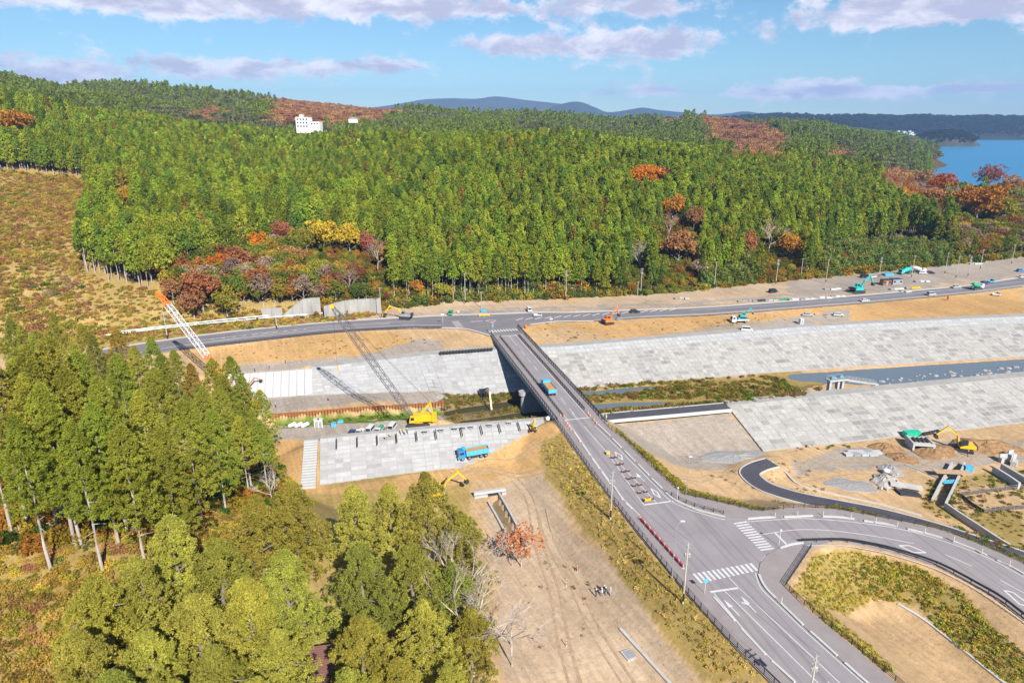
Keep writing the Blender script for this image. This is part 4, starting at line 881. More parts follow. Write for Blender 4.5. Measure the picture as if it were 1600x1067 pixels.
# instancer: points carrying turn, size and which kind
def instancer(name, pts, rots, scales, kinds, protos, label=None):
    """kinds -> index into protos (objects not linked to the scene)"""
    c = bpy.data.collections.new(name + '_kinds')
    for i, p in enumerate(protos):
        p.name = '%s_%02d' % (name, i); c.objects.link(p)
    me = bpy.data.meshes.new(name); me.vertices.add(len(pts)); me.vertices.foreach_set('co', np.asarray(pts, np.float32).ravel())
    for an, ty, dat in (('turn', 'FLOAT', rots), ('size', 'FLOAT', scales), ('pick', 'INT', kinds)):
        a = me.attributes.new(an, ty, 'POINT'); a.data.foreach_set('value', np.asarray(dat, np.float32 if ty == 'FLOAT' else np.int32))
    o = bpy.data.objects.new(name, me); link(o)
    g = bpy.data.node_groups.new(name, 'GeometryNodeTree'); g.interface.new_socket('Geometry', in_out='INPUT', socket_type='NodeSocketGeometry'); g.interface.new_socket('Geometry', in_out='OUTPUT', socket_type='NodeSocketGeometry')
    N = g.nodes.new; i_ = N('NodeGroupInput'); o_ = N('NodeGroupOutput'); ip = N('GeometryNodeInstanceOnPoints'); ci = N('GeometryNodeCollectionInfo'); ci.inputs['Collection'].default_value = c
    ci.inputs['Separate Children'].default_value = True; ci.inputs['Reset Children'].default_value = True; ip.inputs['Pick Instance'].default_value = True
    def na(n_, ty):
        q = N('GeometryNodeInputNamedAttribute'); q.data_type = ty; q.inputs['Name'].default_value = n_; return q.outputs[0]
    cb = N('ShaderNodeCombineXYZ'); L = g.links.new; L(na('turn', 'FLOAT'), cb.inputs[2]); er = N('FunctionNodeEulerToRotation'); L(cb.outputs[0], er.inputs[0])
    L(i_.outputs[0], ip.inputs['Points']); L(ci.outputs[0], ip.inputs['Instance']); L(na('pick', 'INT'), ip.inputs['Instance Index']); L(er.outputs[0], ip.inputs['Rotation']); L(na('size', 'FLOAT'), ip.inputs['Scale']); L(ip.outputs[0], o_.inputs[0])
    md = o.modifiers.new('scatter', 'NODES'); md.node_group = g; tag(o, label, kind='stuff'); return o
def proto(kind, color):
    me = kind.joined.copy(); me.materials[0] = tinted(color); return bpy.data.objects.new(kind.name, me)
# ------------------------------------------------------------------ autumn trees and other single trees
ORG, ORG2, RED, DRED, YEL, BRN, BARE, YGR = (.62, .22, .025), (.56, .28, .045), (.50, .235, .09), (.42, .155, .09), (.58, .40, .045), (.47, .25, .10), None, (.36, .34, .045)
SINGLE = [  # crown centre in the photograph, width there, colour, label
 (1010, 278, 54, ORG, 'large bright orange tree standing out of the dark cedar forest'), (1036, 272, 30, DRED, 'dark red tree right behind the large orange tree'),
 (1052, 322, 42, ORG2, 'orange tree below the dark red tree on the forest edge'), (1085, 340, 30, BRN, 'brownish tree on the slope left of the bare orange tree'), (1062, 385, 56, BRN, 'broad rust-brown tree at the forest foot above the far road'),
 (1046, 352, 34, BARE, 'leafless grey tree above the broad rust-brown tree'), (1205, 368, 70, BARE, 'large leafless pinkish tree in front of the cedars, right of centre'), (1236, 382, 40, ORG2, 'orange-brown tree beside the large leafless pinkish tree'),
 (1172, 380, 26, RED, 'small red tree left of the large leafless pinkish tree'), (1528, 330, 66, ORG2, 'large golden orange tree near the bay at far right'), (1470, 296, 40, ORG, 'orange tree above the golden tree, nearest the bay'), (1440, 285, 34, BRN, 'rusty tree beside the orange tree nearest the bay'),
 (1462, 306, 34, RED, 'red tree below the orange tree nearest the bay'), (1418, 309, 28, ORG2, 'small round orange tree left of the red tree by the bay'), (1546, 288, 38, DRED, 'dark red and green tree on the skyline at far right'), (1494, 325, 46, BARE, 'leafless pale tree left of the large golden orange tree'),
 (1466, 342, 40, BARE, 'leafless tree on the forest edge below the red tree'), (1588, 300, 40, BRN, 'brown tree at the right edge of the photo'), (1572, 330, 40, YGR, 'yellow-green tree right of the large golden orange tree'), (1502, 356, 24, YEL, 'small bright yellow tree among dark shrubs at right'), (1319, 404, 17, ORG, 'small orange tree in front of the green bamboo'),
 (1000, 398, 40, BARE, 'leafless grey trees at the forest foot behind the far road'), (1138, 365, 34, YGR, 'yellow-green tree at the forest foot right of the rust-brown tree'),
 (340, 412, 40, ORG, 'orange tree in the colourful patch left of centre'), (312, 446, 62, RED, 'large rusty red tree above the orange crane tip'), (372, 405, 44, RED, 'red tree right of the orange one in the colourful patch'), (400, 378, 36, ORG, 'orange-red tree in the middle of the colourful patch'), (441, 360, 36, DRED, 'dusky red tree in the upper right of the colourful patch'),
 (420, 345, 34, ORG2, 'orange-gold tree at the top of the colourful patch'), (366, 350, 30, ORG2, 'small gold tree at the upper left of the colourful patch'), (505, 362, 54, YEL, 'tall yellow tree in the forest left of centre'), (545, 372, 44, YEL, 'golden yellow tree beside the tall yellow tree'), (478, 372, 34, YGR, 'yellow-green tree left of the tall yellow tree'),
 (574, 378, 28, DRED, 'dark red tree right of the golden yellow tree'), (590, 396, 40, BARE, 'leafless pinkish tree below the dark red tree'), (546, 436, 44, BARE, 'leafless tree above the old concrete retaining wall'), (430, 425, 40, YGR, 'yellow-green tree below the red trees'), (455, 398, 40, BRN, 'brown tree in the lower middle of the colourful patch'),
 (300, 470, 44, BRN, 'brown tree just right of the orange crane tip'), (352, 470, 40, YGR, 'yellowish tree on the slope above the white pipes'), (192, 305, 24, YEL, 'narrow yellow tree at the edge of the cleared hillside'), (22, 196, 46, ORG2, 'orange tree high on the hill at far left'), (500, 420, 40, YGR, 'pale green tree between the yellow trees and the wall'),
 (1500, 300, 30, (.20, .27, .05), 'dark green tree on the skyline left of the dark red and green tree'), (1524, 305, 30, (.24, .28, .05), 'green tree just below the dark red and green skyline tree'), (1575, 298, 32, (.22, .26, .05), 'grey-green tree on the skyline right of the dark red one'), (1598, 304, 30, (.30, .28, .07), 'olive tree on the skyline at the right edge'), (1555, 316, 34, YGR, 'yellow-green tree above the large golden orange tree'), (1500, 310, 40, (.42, .30, .22), 'pinkish-brown tree above the leafless pale tree at right'),
 (652, 448, 26, ORG2, 'small orange tree at the forest foot above the junction'), (690, 452, 30, YGR, 'yellow-green shrub tree at the forest foot left of the lamp'), (268, 452, 34, BRN, 'brownish tree behind the orange crane tip'), (868, 430, 12, YEL, 'slim golden tree among the bare trunks above the junction'), (906, 442, 10, ORG, 'slim orange tree among the bare trunks above the junction')]
single_xy = [(-245, 760, 34), (-232, 735, 24), (-219, 700, 20), (-205, 650, 12)]
rs = random.Random(5)
for (u, v, wpx, col, lab) in SINGLE:
    deep = v < 400 and u < 1400 and not (270 < u < 470) and u < 1600 and wpx > 12; H = 19.0 if deep else 11.0; p = hit(u, v, H * .62)
    for _ in range(2):
        dist = (p - Vector((0, 0, CAM_H))).length; width = wpx * dist / 1067; H = min(max(width * 1.05, 17 if deep else 5), 20); p = hit(u, v, H * .62)
    rz = rs.uniform(0, 6)
    if col is None: plant_tree(rs.choice(bare), p, H / 9.0, rz, lab, color=rs.choice([(.36, .26, .21), (.32, .27, .23)]), group='autumn trees in the woods')
    else:
        k = rs.choice(broad); s = width / 10.4 if wpx > 20 else H / 14; plant_tree(k, p, s, rz, lab, color=col, group='autumn trees in the woods', szf=max(.8, min(1.5, H / 12 / s)))
    single_xy.append((p.x, p.y, width * .45)); tc_ = -Vector((p.x, p.y, 0)).normalized()
    if deep: single_xy += [(p.x + tc_.x * q_, p.y + tc_.y * q_, width * .45) for q_ in (5, 10, 15, 20, 25)]
# ------------------------------------------------------------------ forest
CLEAR = [(-300, 262), (0, 266), (150, 280), (128, 425), (180, 446), (262, 455), (290, 476), (420, 480), (560, 478), (640, 474), (640, 530), (-300, 700)]
def forest_points(y0, y1, sp, jit=.45):
    ny = int((y1 - y0) / sp); nx = int(2 * 1.02 * (y1 + 40) / sp); P = []
    jx, jy = np.meshgrid(np.arange(-nx // 2, nx // 2), np.arange(ny)); X = (jx + npr.uniform(-jit, jit, jx.shape)) * sp; Y = y0 + (jy + npr.uniform(-jit, jit, jx.shape)) * sp
    X = X.ravel(); Y = Y.ravel(); k = np.abs(X) < (Y + 45) * .98; X, Y = X[k], Y[k]
    Z = height(X, Y); _, D = hill_height(X, Y); u, v = proj(X, Y, Z)
    k = (D > 2) & (Z > (-7 if y0 < 600 else -2)) & ~in_poly(u + fbm(X, Y, 15, 91) * 20, v, CLEAR); return X[k], Y[k], Z[k], u[k], v[k], D[k]
def drop_near(X, Y):
    k = np.ones(len(X), bool)
    for (x, y, r) in single_xy: k &= np.hypot(X - x, Y - y) > r
    return k
# patches of other kinds (canopy in the photograph)
ORANGE_HILL = [[(395, 140), (620, 150), (640, 185), (520, 200), (420, 195)], [(1085, 182), (1160, 183), (1245, 215), (1230, 245), (1150, 240), (1085, 222)], [(300, 160), (350, 160), (350, 190), (310, 185)], [(1290, 225), (1340, 232), (1345, 262), (1290, 250)], [(1350, 262), (1480, 270), (1480, 340), (1400, 300)], [(1000, 170), (1075, 180), (1070, 200), (1010, 192)]]
PINE_PATCH = [[(640, 150), (1000, 172), (1060, 205), (900, 205), (700, 188)], [(130, 120), (400, 140), (420, 165), (180, 165)], [(330, 150), (400, 150), (400, 185), (340, 180)], [(1320, 222), (1420, 225), (1440, 280), (1350, 262)], [(480, 135), (660, 150), (640, 165), (500, 152)]]
BAMBOO = [[(1275, 370), (1340, 345), (1420, 340), (1500, 360), (1520, 400), (1400, 425), (1290, 440)], [(1100, 395), (1170, 385), (1200, 420), (1110, 440)], [(900, 450), (980, 440), (985, 470), (900, 470)]]
EDGE = [[(1480, 270), (1620, 290), (1620, 400), (1500, 380)], [(1020, 330), (1090, 350), (1100, 440), (1030, 440)], [(250, 390), (470, 345), (600, 360), (600, 480), (300, 500)]]
def inany(u, v, L):
    k = np.zeros(len(u), bool)
    for p in L: k |= in_poly(u, v, p)
    return k
X, Y, Z, U, V, D = forest_points(225, 700, 3.8)
k = drop_near(X, Y) | (np.hypot(X + 235, Y - 740) < 45) & False; UX, UY, UZ = X[~k], Y[~k], Z[~k]; X, Y, Z, U, V, D = [q[k] for q in (X, Y, Z, U, V, D)]
ct = proj(X, Y, Z + 14); nzf = fbm(X, Y, 18, 55, 3)
hgtf = .88 + fbm(X, Y, 60, 66, 3) * .45
odd = npr.uniform(0, 1, len(X))
kb = inany(ct[0] + nzf * 30, ct[1] + nzf * 20, BAMBOO); ke = inany(ct[0] + nzf * 20, ct[1], EDGE) & ~kb; ko = inany(ct[0], ct[1], ORANGE_HILL) & ~kb & ~ke
cedar = ~kb & ~ke & ~ko
cd = np.where(cedar, Y, 1e9); order = np.argsort(cd)[:300]; single = np.zeros(len(X), bool); single[order] = True
for i in order:
    kd = front_cedar[int(npr.integers(0, 3))] if npr.uniform() < .75 else mid_cedar[int(npr.integers(0, 5))]; c = CEDARC[int(npr.integers(0, 4))]
    plant_tree(kd, (X[i], Y[i], Z[i] - .2), float(npr.uniform(.85, 1.12) * hgtf[i]), float(npr.uniform(0, 6.28)), 'tall cedar with a bare trunk along the lower edge of the hillside forest', group='cedars along the lower forest edge', color=c)
# the wood behind: one mass nobody could count
protos = [proto(mid_cedar[i], CEDARC[i % 4]) for i in range(5)] + [proto(far_cedar[i], CEDARC[i]) for i in range(3)] + [proto(mid_cedar[1], (.33, .24, .05)), proto(mid_cedar[0], (.15, .22, .035))]
m = cedar & ~single; near = Y < 520
pick = np.where(near, npr.integers(0, 5, len(X)), npr.integers(0, 8, len(X))); pick = np.where(odd < .02, 8, np.where(odd < .16, 9, pick))
sc = npr.uniform(.66, 1.1, len(X)) * hgtf
instancer('cedar_forest', np.stack([X, Y, Z - .3], 1)[m], npr.uniform(0, 6.28, m.sum()), sc[m], pick[m], protos, 'dense green cedar forest covering the hillside')
BC = [(.42, .17, .045), (.46, .24, .05), (.32, .26, .04), (.22, .24, .04), (.40, .30, .04), (.32, .12, .045), (.14, .19, .03), (.42, .30, .22)]
bprot = [proto(broad[i % 4], BC[i]) for i in range(8)]
m = ke | ko; pk = np.where(ko, npr.choice([0, 1, 5, 1, 0, 7], len(X)), npr.choice([1, 2, 3, 4, 5, 6, 6, 3, 7], len(X)))
uk = UY < 600; UX, UY, UZ = UX[uk], UY[uk], UZ[uk]
mp_ = np.concatenate([np.stack([X, Y, Z - .3], 1)[m]] + [np.stack([UX + npr.uniform(-1.5, 1.5, len(UX)), UY + npr.uniform(-1.5, 1.5, len(UX)), UZ - .4], 1) for _ in range(2)]); nu = 2 * len(UX)
instancer('mixed_woodland', mp_, npr.uniform(0, 6.28, len(mp_)), np.r_[npr.uniform(.6, 1.15, m.sum()), npr.uniform(.28, .52, nu)], np.r_[pk[m], npr.choice([2, 3, 4, 6, 3, 5, 1], nu)], bprot, 'mixed autumn woodland on the lower slopes')
bam = [bush_kind('bamboo', 9, 2.4, 150, 6, 1.3, c, bias=1.2) for c in ((.17, .24, .06), (.21, .25, .05), (.26, .26, .06))]
Xb, Yb, Zb, Ub, Vb, Db = forest_points(290, 430, 2.6); cb_ = proj(Xb, Yb, Zb + 6); nb_ = fbm(Xb, Yb, 14, 57, 2) * 22
m = inany(cb_[0] + nb_, cb_[1], BAMBOO); instancer('bamboo_thicket', np.stack([Xb, Yb, Zb - .3], 1)[m], npr.uniform(0, 6.28, m.sum()), npr.uniform(.6, 1.15, m.sum()), npr.integers(0, 3, m.sum()), bam, 'feathery green bamboo thicket at the forest foot')
# distant woods
X, Y, Z, U, V, D = forest_points(700, 2600, 8.5); ct = proj(X, Y, Z + 12); n_f = fbm(X, Y, 90, 58, 3)
fp = [proto(far_cedar[i], (.21, .26, .04)) for i in range(2)] + [proto(far_pine[0], PINEC), proto(far_pine[1], (.22, .20, .10)), proto(far_broad[0], (.38, .17, .07)), proto(far_broad[1], (.42, .24, .09)), proto(far_broad[0], (.32, .15, .10))]
pk = np.where(n_f > .02, npr.choice([2, 3], len(X)), npr.choice([0, 1], len(X)))
pk = np.where(inany(ct[0], ct[1], PINE_PATCH), npr.choice([2, 3, 2, 0], len(X)), pk); pk = np.where(inany(ct[0] + n_f * 70 + npr.normal(size=len(X)) * 9, ct[1] + n_f * 22 + npr.normal(size=len(X)) * 3, ORANGE_HILL), npr.choice([4, 5, 6, 5], len(X)), pk)
pk = np.where(npr.uniform(0, 1, len(X)) < .05 + .25 * (fbm(X, Y, 60, 99, 2) > .14), npr.choice([4, 5], len(X)), pk)
ok = (Y > 60)
instancer('distant_woods', np.stack([X, Y, Z - .5], 1), npr.uniform(0, 6.28, len(X)), npr.uniform(.8, 1.25, len(X)) * np.where(Y > 1200, 1.25, 1.0), pk, fp, 'distant wooded ridges of pine, cedar and autumn trees')
# ------------------------------------------------------------------ brush, weeds and reeds
def scatter(name, polys, y0, y1, x0, x1, sp, protos, smin, smax, label, prob=1.0, jit=12, weights=None, elev=None):
    nx, ny = int((x1 - x0) / sp), int((y1 - y0) / sp); jx, jy = np.meshgrid(np.arange(nx), np.arange(ny))
    X = x0 + (jx + npr.uniform(0, 1, jx.shape)).ravel() * sp; Y = y0 + (jy + npr.uniform(0, 1, jx.shape)).ravel() * sp
    n = fbm(X, Y, 9, 77, 3); k = npr.uniform(0, 1, len(X)) < prob * (0.55 + 1.5 * (n + .25)); X, Y, n = X[k], Y[k], n[k]
    Z = height(X, Y); u, v = proj(X, Y, Z); k = inany(u + fbm(X, Y, 6, 31, 3) * jit * 2, v + fbm(X, Y, 6, 47, 3) * jit, polys) & ~in_poly(X, Y, main_poly) & ~in_poly(X, Y, far_poly)
    k2 = Z > -9.8; X, Y, Z, n = [q[k & k2] for q in (X, Y, Z, n)]
    w_ = np.array(weights or [1] * len(protos), float); val = np.clip(npr.uniform(0, 1, len(X)) * .6 + (fbm(X, Y, 22, 63, 3) * 2.2 + .5) * .4, 0, .999); pk = np.searchsorted(np.cumsum(w_ / w_.sum()), val); pk = np.clip(pk, 0, len(protos) - 1); big_ = 1 + fbm(X, Y, 12, 29, 3) * 1.1
    instancer(name, np.stack([X, Y, Z - .05], 1), npr.uniform(0, 6.28, len(X)), npr.uniform(smin, smax, len(X)) * big_, pk, protos, label)
def bushes(cols, H=1.0, R=.8, n=26, k=6, sz=.45): return [bush_kind('bush', H, R, n, k, sz, c) for c in cols]
BR = [(.46, .30, .07), (.38, .27, .06), (.40, .21, .09), (.29, .26, .04), (.50, .35, .06), (.12, .16, .04), (.42, .32, .2)]
scatter('hillside_brush', [[(-60, 262), (0, 266), (150, 280), (128, 425), (180, 446), (262, 455), (290, 476), (420, 480), (560, 478), (640, 474), (560, 500), (300, 524), (-60, 560)]], 225, 480, -330, 40, 2.0, bushes(BR, 1.1, 1.1, 40, 7, .45), .5, 1.5, 'yellow and brown brush on the cleared hillside', 1.0, 4, [5, 5, 4, 4, 4, 1, 2])
scatter('forest_edge_shrubs', [[(500, 440), (640, 446), (720, 452), (980, 440), (1110, 420), (1290, 405), (1600, 355), (1600, 402), (1300, 432), (1000, 462), (700, 474), (600, 484), (480, 500)]], 260, 440, -120, 330, 2.1, bushes([(.21, .23, .04), (.34, .28, .04), (.12, .17, .035), (.42, .26, .04), (.34, .14, .04), (.27, .23, .07)], 3.0, 1.9, 46, 7, .85), .5, 1.3, 'tangled shrubs along the foot of the forest', .85, 6, [5, 4, 4, 3, 1, 3])
scatter('slope_brush', [[(-60, 600), (120, 640), (420, 700), (470, 770), (330, 900), (180, 1090), (-60, 1090)]], 40, 165, -140, -20, 1.0, bushes(BR, .8, .9, 46, 9, .26), .45, 1.15, 'dry grass and brush on the near left hillside', 1.25, 10, [5, 5, 2, 4, 4, 1, 4])
scatter('undergrowth', [[(-60, 640), (440, 690), (450, 790), (230, 820), (-60, 890)]], 60, 165, -140, -30, 2.6, bushes([(.05, .10, .02), (.07, .12, .02), (.36, .17, .03), (.34, .25, .03), (.28, .10, .03), (.17, .17, .03)], 2.6, 1.7, 110, 9, .5), .5, 1.3, 'green and orange undergrowth beneath the near cedars', 1.6, 10, [5, 4, 3, 4, 1, 3])
scatter('verge_grass', [[(848, 700), (880, 668), (905, 714), (1000, 846), (1203, 1067), (1260, 1130), (1200, 1130), (1090, 1030), (980, 905), (900, 800)]], 60, 185, -5, 70, .62, bushes([(.48, .39, .07), (.40, .36, .06), (.60, .43, .15), (.56, .41, .12), (.30, .31, .055)], 
  .4, .34, 16, 6, .24), .4, 1.2, 'dry grass on the embankment left of the near road', .75, 6, [4, 3, 5, 5, 1])
scatter('weeds', [[(1270, 868), (1330, 862), (1430, 885), (1500, 925), (1560, 985), (1610, 1030), (1610, 1080), (1570, 1067), (1490, 1000), (1440, 950), (1360, 935), (1320, 965), (1240, 925)], [(1230, 905), (1262, 930), (1330, 985), (1400, 1050), (1390, 1055), (1300, 985)]], 70, 130, 40, 130, .5, bushes([(.42, .39, .06), (.50, .40, .06), (.33, .34, .05), (.54, .40, .10)], .36, .38, 18, 6, .26), .4, 1.3, 'tall yellow-green weeds between the two arms of the road', .8, 9)
scatter('roadside_grass', [[(955, 663), (975, 680), (1020, 716), (1075, 765), (1190, 796), (1310, 792), (1465, 822), (1600, 872), (1600, 884), (1465, 830), (1310, 800), (1190, 803), (1060, 775), (1000, 722)]], 100, 182, 20, 140, .55, bushes([(.30, .28, .04), (.36, .29, .05), (.2, .23, .035)], .5, .4, 14, 6, .3), .5, 1.2, 'strip of yellow-green grass beside the right-hand pavement', .9, 3)
scatter('river_reeds', [[(690, 618), (800, 615), (905, 605), (1100, 592), (1240, 583), (1340, 592), (1240, 622), (1130, 632), (950, 650), (860, 650), (720, 668), (690, 668)]], 180, 250, -30, 150, 1.0, bushes([(.36, .25, .11), (.30, .21, .07), (.18, .19, .03), (.26, .20, .04), (.13, .19, .02), (.33, .17, .07)], 1.0, .8, 24, 6, .5), .4, 1.2, 'brown reeds and green weeds on the riverbed', .75, 5, [4, 4, 3, 4, 2, 2])
scatter('platform_edge_grass', [[(440, 660), (560, 648), (690, 638), (690, 648), (560, 656), (440, 668)]], 175, 215, -90, -10, .9, bushes([(.13, .21, .02), (.17, .20, .03), (.25, .2, .05)], .6, .6, 20, 6, .4), .4, 1.0, 'bright green grass by the rusty sheet piles', .8, 2)
scatter('yard_weeds', [[(1450, 755), (1600, 735), (1610, 880), (1520, 840), (1440, 795)], [(1240, 700), (1330, 694), (1330, 702), (1240, 708)], [(1480, 800), (1520, 800), (1600, 870), (1560, 860)]], 110, 190, 60, 180, 1.3, bushes([(.16, .19, .03), (.22, .19, .04), (.28, .17, .06), (.12, .18, .02)], .7, .6, 18, 6, .4), .4, 1.1, 'weeds around the drainage channel at right', .6, 8)
scatter('bank_weeds', [[(330, 545), (520, 527), (640, 522), (690, 540), (520, 552), (340, 570)], [(850, 512), (1000, 505), (1330, 484), (1330, 492), (1000, 520), (860, 540)], [(1100, 745), (1240, 720), (1330, 770), (1200, 790)], [(800, 870), (900, 880), (960, 960), (840, 1050)]], 85, 300, -140, 180, 2.2, bushes([(.30, .21, .09), (.22, .18, .06), (.36, .26, .11)], .4, .45, 14, 6, .28), .4, 1.1, 'sparse dry weeds on the bare banks', .35, 6)
# ------------------------------------------------------------------ the nearer trees, one by one
ordw = ['first', 'second', 'third', 'fourth', 'fifth', 'sixth', 'seventh', 'eighth', 'ninth', 'tenth', 'eleventh', 'twelfth', 'thirteenth', 'fourteenth', 'fifteenth', 'sixteenth', 'seventeenth', 'eighteenth', 'nineteenth', 'twentieth']
rt = random.Random(21)
ROWA = [(18, 832), (45, 826), (101, 817), (132, 804), (168, 790), (221, 770), (270, 758), (310, 748), (336, 741), (362, 752), (393, 766), (419, 776), (431, 774)]
for i, (u, v) in enumerate(ROWA):
    p = hit(u, v); H = [22, 24, 25, 26, 24, 25, 24, 23, 24, 23, 21, 18, 15][i]; k = near_cedar[[1, 4, 1, 4, 1, 0, 1, 4, 1, 3, 4, 4, 4][i]]
    s = H / 24; plant_tree(k, p, s, rt.uniform(0, 6), 'bare-trunked cedar on the near left slope, %s from left in the front row' % ordw[i], group='front row of cedars on the left slope', color=rt.choice([(.33, .33, .05), (.36, .335, .055), (.28, .31, .045)]), name='cedar_tree', szf=1.0)
    if i > 10:
        pass
TOPB = [(30, 508, 23), (125, 505, 24), (250, 552, 22), (345, 585, 21), (13, 497, 24), (48, 520, 22), (82, 490, 25), (112, 535, 23), (142, 522, 24), (180, 513, 25), (208, 540, 23), (234, 526, 25), (270, 546, 24), (296, 568, 22), (330, 560, 24), (358, 557, 24), (376, 586, 22), (405, 609, 19), (20, 560, 22), (70, 570, 22)]
for i, (u, v, H) in enumerate(sorted(TOPB)):
    p = hit(u, v, H); k = near_cedar[rt.choice([0, 2, 3, 0, 2])]
    plant_tree(k, p, H / 24, rt.uniform(0, 6), 'full green cedar in the back row of the near left stand, %s from the left' % ordw[i], group='back row of cedars on the left slope', color=rt.choice([(.33, .335, .045), (.37, .34, .05), (.27, .31, .04), (.42, .31, .05)]), name='cedar_tree')
TOPC = [(35, 585, 22), (95, 575, 22), (190, 580, 22), (245, 590, 22), (310, 600, 21), (345, 610, 20), (140, 630, 20), (75, 625, 20), (390, 640, 17), (60, 600, 22), (150, 590, 22), (215, 610, 21), (285, 625, 21), (330, 640, 20), (20, 650, 20), (110, 660, 20), (185, 665, 20), (250, 670, 19), (372, 650, 18)]
for i, (u, v, H) in enumerate(sorted(TOPC)):
    p = hit(u, v, H); k = near_cedar[rt.choice([0, 1, 3, 2])]
    plant_tree(k, p, H / 24, rt.uniform(0, 6), 'cedar in the middle row of the near left stand, %s from the left' % ordw[i], group='inner cedars on the left slope', color=rt.choice([(.32, .33, .045), (.27, .31, .04), (.35, .33, .05)]), name='cedar_tree')
TOPD = [(118, 985, 13), (140, 900, 13), (210, 872, 14), (262, 806, 15), (335, 842, 16), (398, 776, 15), (452, 752, 16), (300, 930, 15), (380, 905, 16), (440, 860, 16), (225, 985, 14), (330, 1010, 15), (430, 985, 15), (170, 1050, 13), (270, 1065, 13),
        (550, 760, 16), (606, 756, 16), (664, 739, 20), (720, 800, 17), (560, 850, 16), (640, 850, 17), (705, 880, 16), (735, 950, 14), (560, 965, 16), (660, 940, 15), (620, 1030, 14), (700, 1040, 13), (540, 1050, 15), (400, 1060, 13)]
PINEL = ['bushy pine in the bottom left grove, %s from the left', 'bushy pine in the bottom centre grove, %s from the left']
for g, lim in enumerate(((0, 500), (500, 900))):
    sel = sorted([q for q in TOPD if lim[0] <= q[0] < lim[1]])
    for i, (u, v, H) in enumerate(sel):
        p = hit(u, v, H); k = rt.choice(near_pine)
        plant_tree(k, p, H / 17, rt.uniform(0, 6), PINEL[g] % ordw[i], group=['pines of the bottom left grove', 'pines of the bottom centre grove'][g], color=rt.choice([(.35, .325, .06), (.32, .32, .055), (.38, .34, .065), (.27, .295, .055), (.35, .305, .052)]), name='pine_tree')
sparse = tree_kind('broadleaf_tree', lobe_clumps(8, 5.4, 17, 20, .42, .35, .7), 7, .5, .7, trunk_mb(8, .16, .7, .6, [(1.2 + .3 * j, j * 2.4, 4.4, .55 + .05 * (j % 4)) for j in range(14)]), PALEBARK)
for (u, v, H, col, lab) in [(815, 850, 9, (.55, .21, .09), 'spreading red-leaved tree at the edge of the bottom centre grove'), (190, 700, 7, (.42, .17, .02), 'orange maple under the cedars on the near left slope'), (195, 955, 6, (.44, .22, .03), 'orange-leaved sapling in the bottom left grove'), (350, 700, 6, (.36, .24, .03), 'yellow shrub tree at the right end of the left stand'), (650, 1010, 7, (.30, .20, .03), 'yellowing tree at the bottom of the centre grove')]:
    p = hit(u, v, H * .6); plant_tree(sparse if u == 815 else broad[1], p, 1.0 if u == 815 else H / 12, rt.uniform(0, 6), lab, color=col)
for i, (u, v, H, lab) in enumerate([(722, 985, 17, 'pale leafless tree leaning over the bare earth at bottom centre'), (740, 1055, 17, 'lower pale leafless tree spreading at the bottom edge'), (800, 1040, 13, 'fine-twigged leafless tree right of the pale ones'), (425, 790, 7, 'thin leafless tree by the left end of the pale levee')]):
    p = hit(u, v); plant_tree(bare[i % 3], p, H / 9.0, [5.6, 6.0, .2, 1][i], lab, color=(.42, .36, .32))
# ------------------------------------------------------------------ object helpers
dark = paint('dark_steel', (.035, .035, .04), 0.5); tyre = mat('tyre', (.025, .025, .027), 0.9, var=.2, scale=2); rimm = paint('wheel_rim', (.35, .35, .36), .4, .5)
glass = mat('vehicle_glass', (.02, .028, .035), 0.08, spec=.6); lampw = mat('lamp_lens', (.7, .7, .66), .2); lampr = mat('tail_lens', (.4, .02, .02), .25)
PAINT = {n: paint('paint_' + n, c) for n, c in dict(white=(.56, .56, .56), black=(.02, .022, .03), silver=(.42, .43, .45), blue=(.03, .22, .48), sky=(.08, .38, .58), yellow=(.72, .42, .015), teal=(.02, .42, .40), orange=(.75, .19, .03), red=(.55, .04, .03), green=(.04, .30, .16), navy=(.03, .05, .14), cream=(.60, .58, .50), grey=(.28, .28, .29), brown=(.22, .12, .08)).items()}
soilm = mat('loose_soil', (.44, .24, .075), 0.95, var=.25, scale=1.5, bump=.3); rubblem = mat('rubble', (.34, .31, .28), .95, var=.3, scale=2.0)
def inset_panel(b, q, iu=.08, iv=.12, proud=.02):
    bl, br, tr, tl = [Vector(p) for p in q]; n = (br - bl).cross(tl - bl).normalized()
    def S(u, v): return bl.lerp(br, u).lerp(tl.lerp(tr, u), v)
    t = [S(iu, iv), S(1 - iu, iv), S(1 - iu, 1 - iv), S(iu, 1 - iv)]; b.hexa([p - n * .03 for p in t], [p + n * proud for p in t])
def wheel(parent, x, y, r, w_):
    M = Matrix.Rotation(math.pi / 2, 3, 'X'); wz = MB().lathe([(r * .62, -w_ / 2), (r * .95, -w_ / 2), (r, -w_ * .3), (r, w_ * .3), (r * .95, w_ / 2), (r * .62, w_ / 2)], 14, (x, y, r), M).build('wheel', tyre, parent, False)
    MB().lathe([(r * .2, -w_ * .53), (r * .6, -w_ * .52), (r * .6, w_ * .52), (r * .2, w_ * .53)], 10, (x, y, r), M).build('rim', rimm, wz)
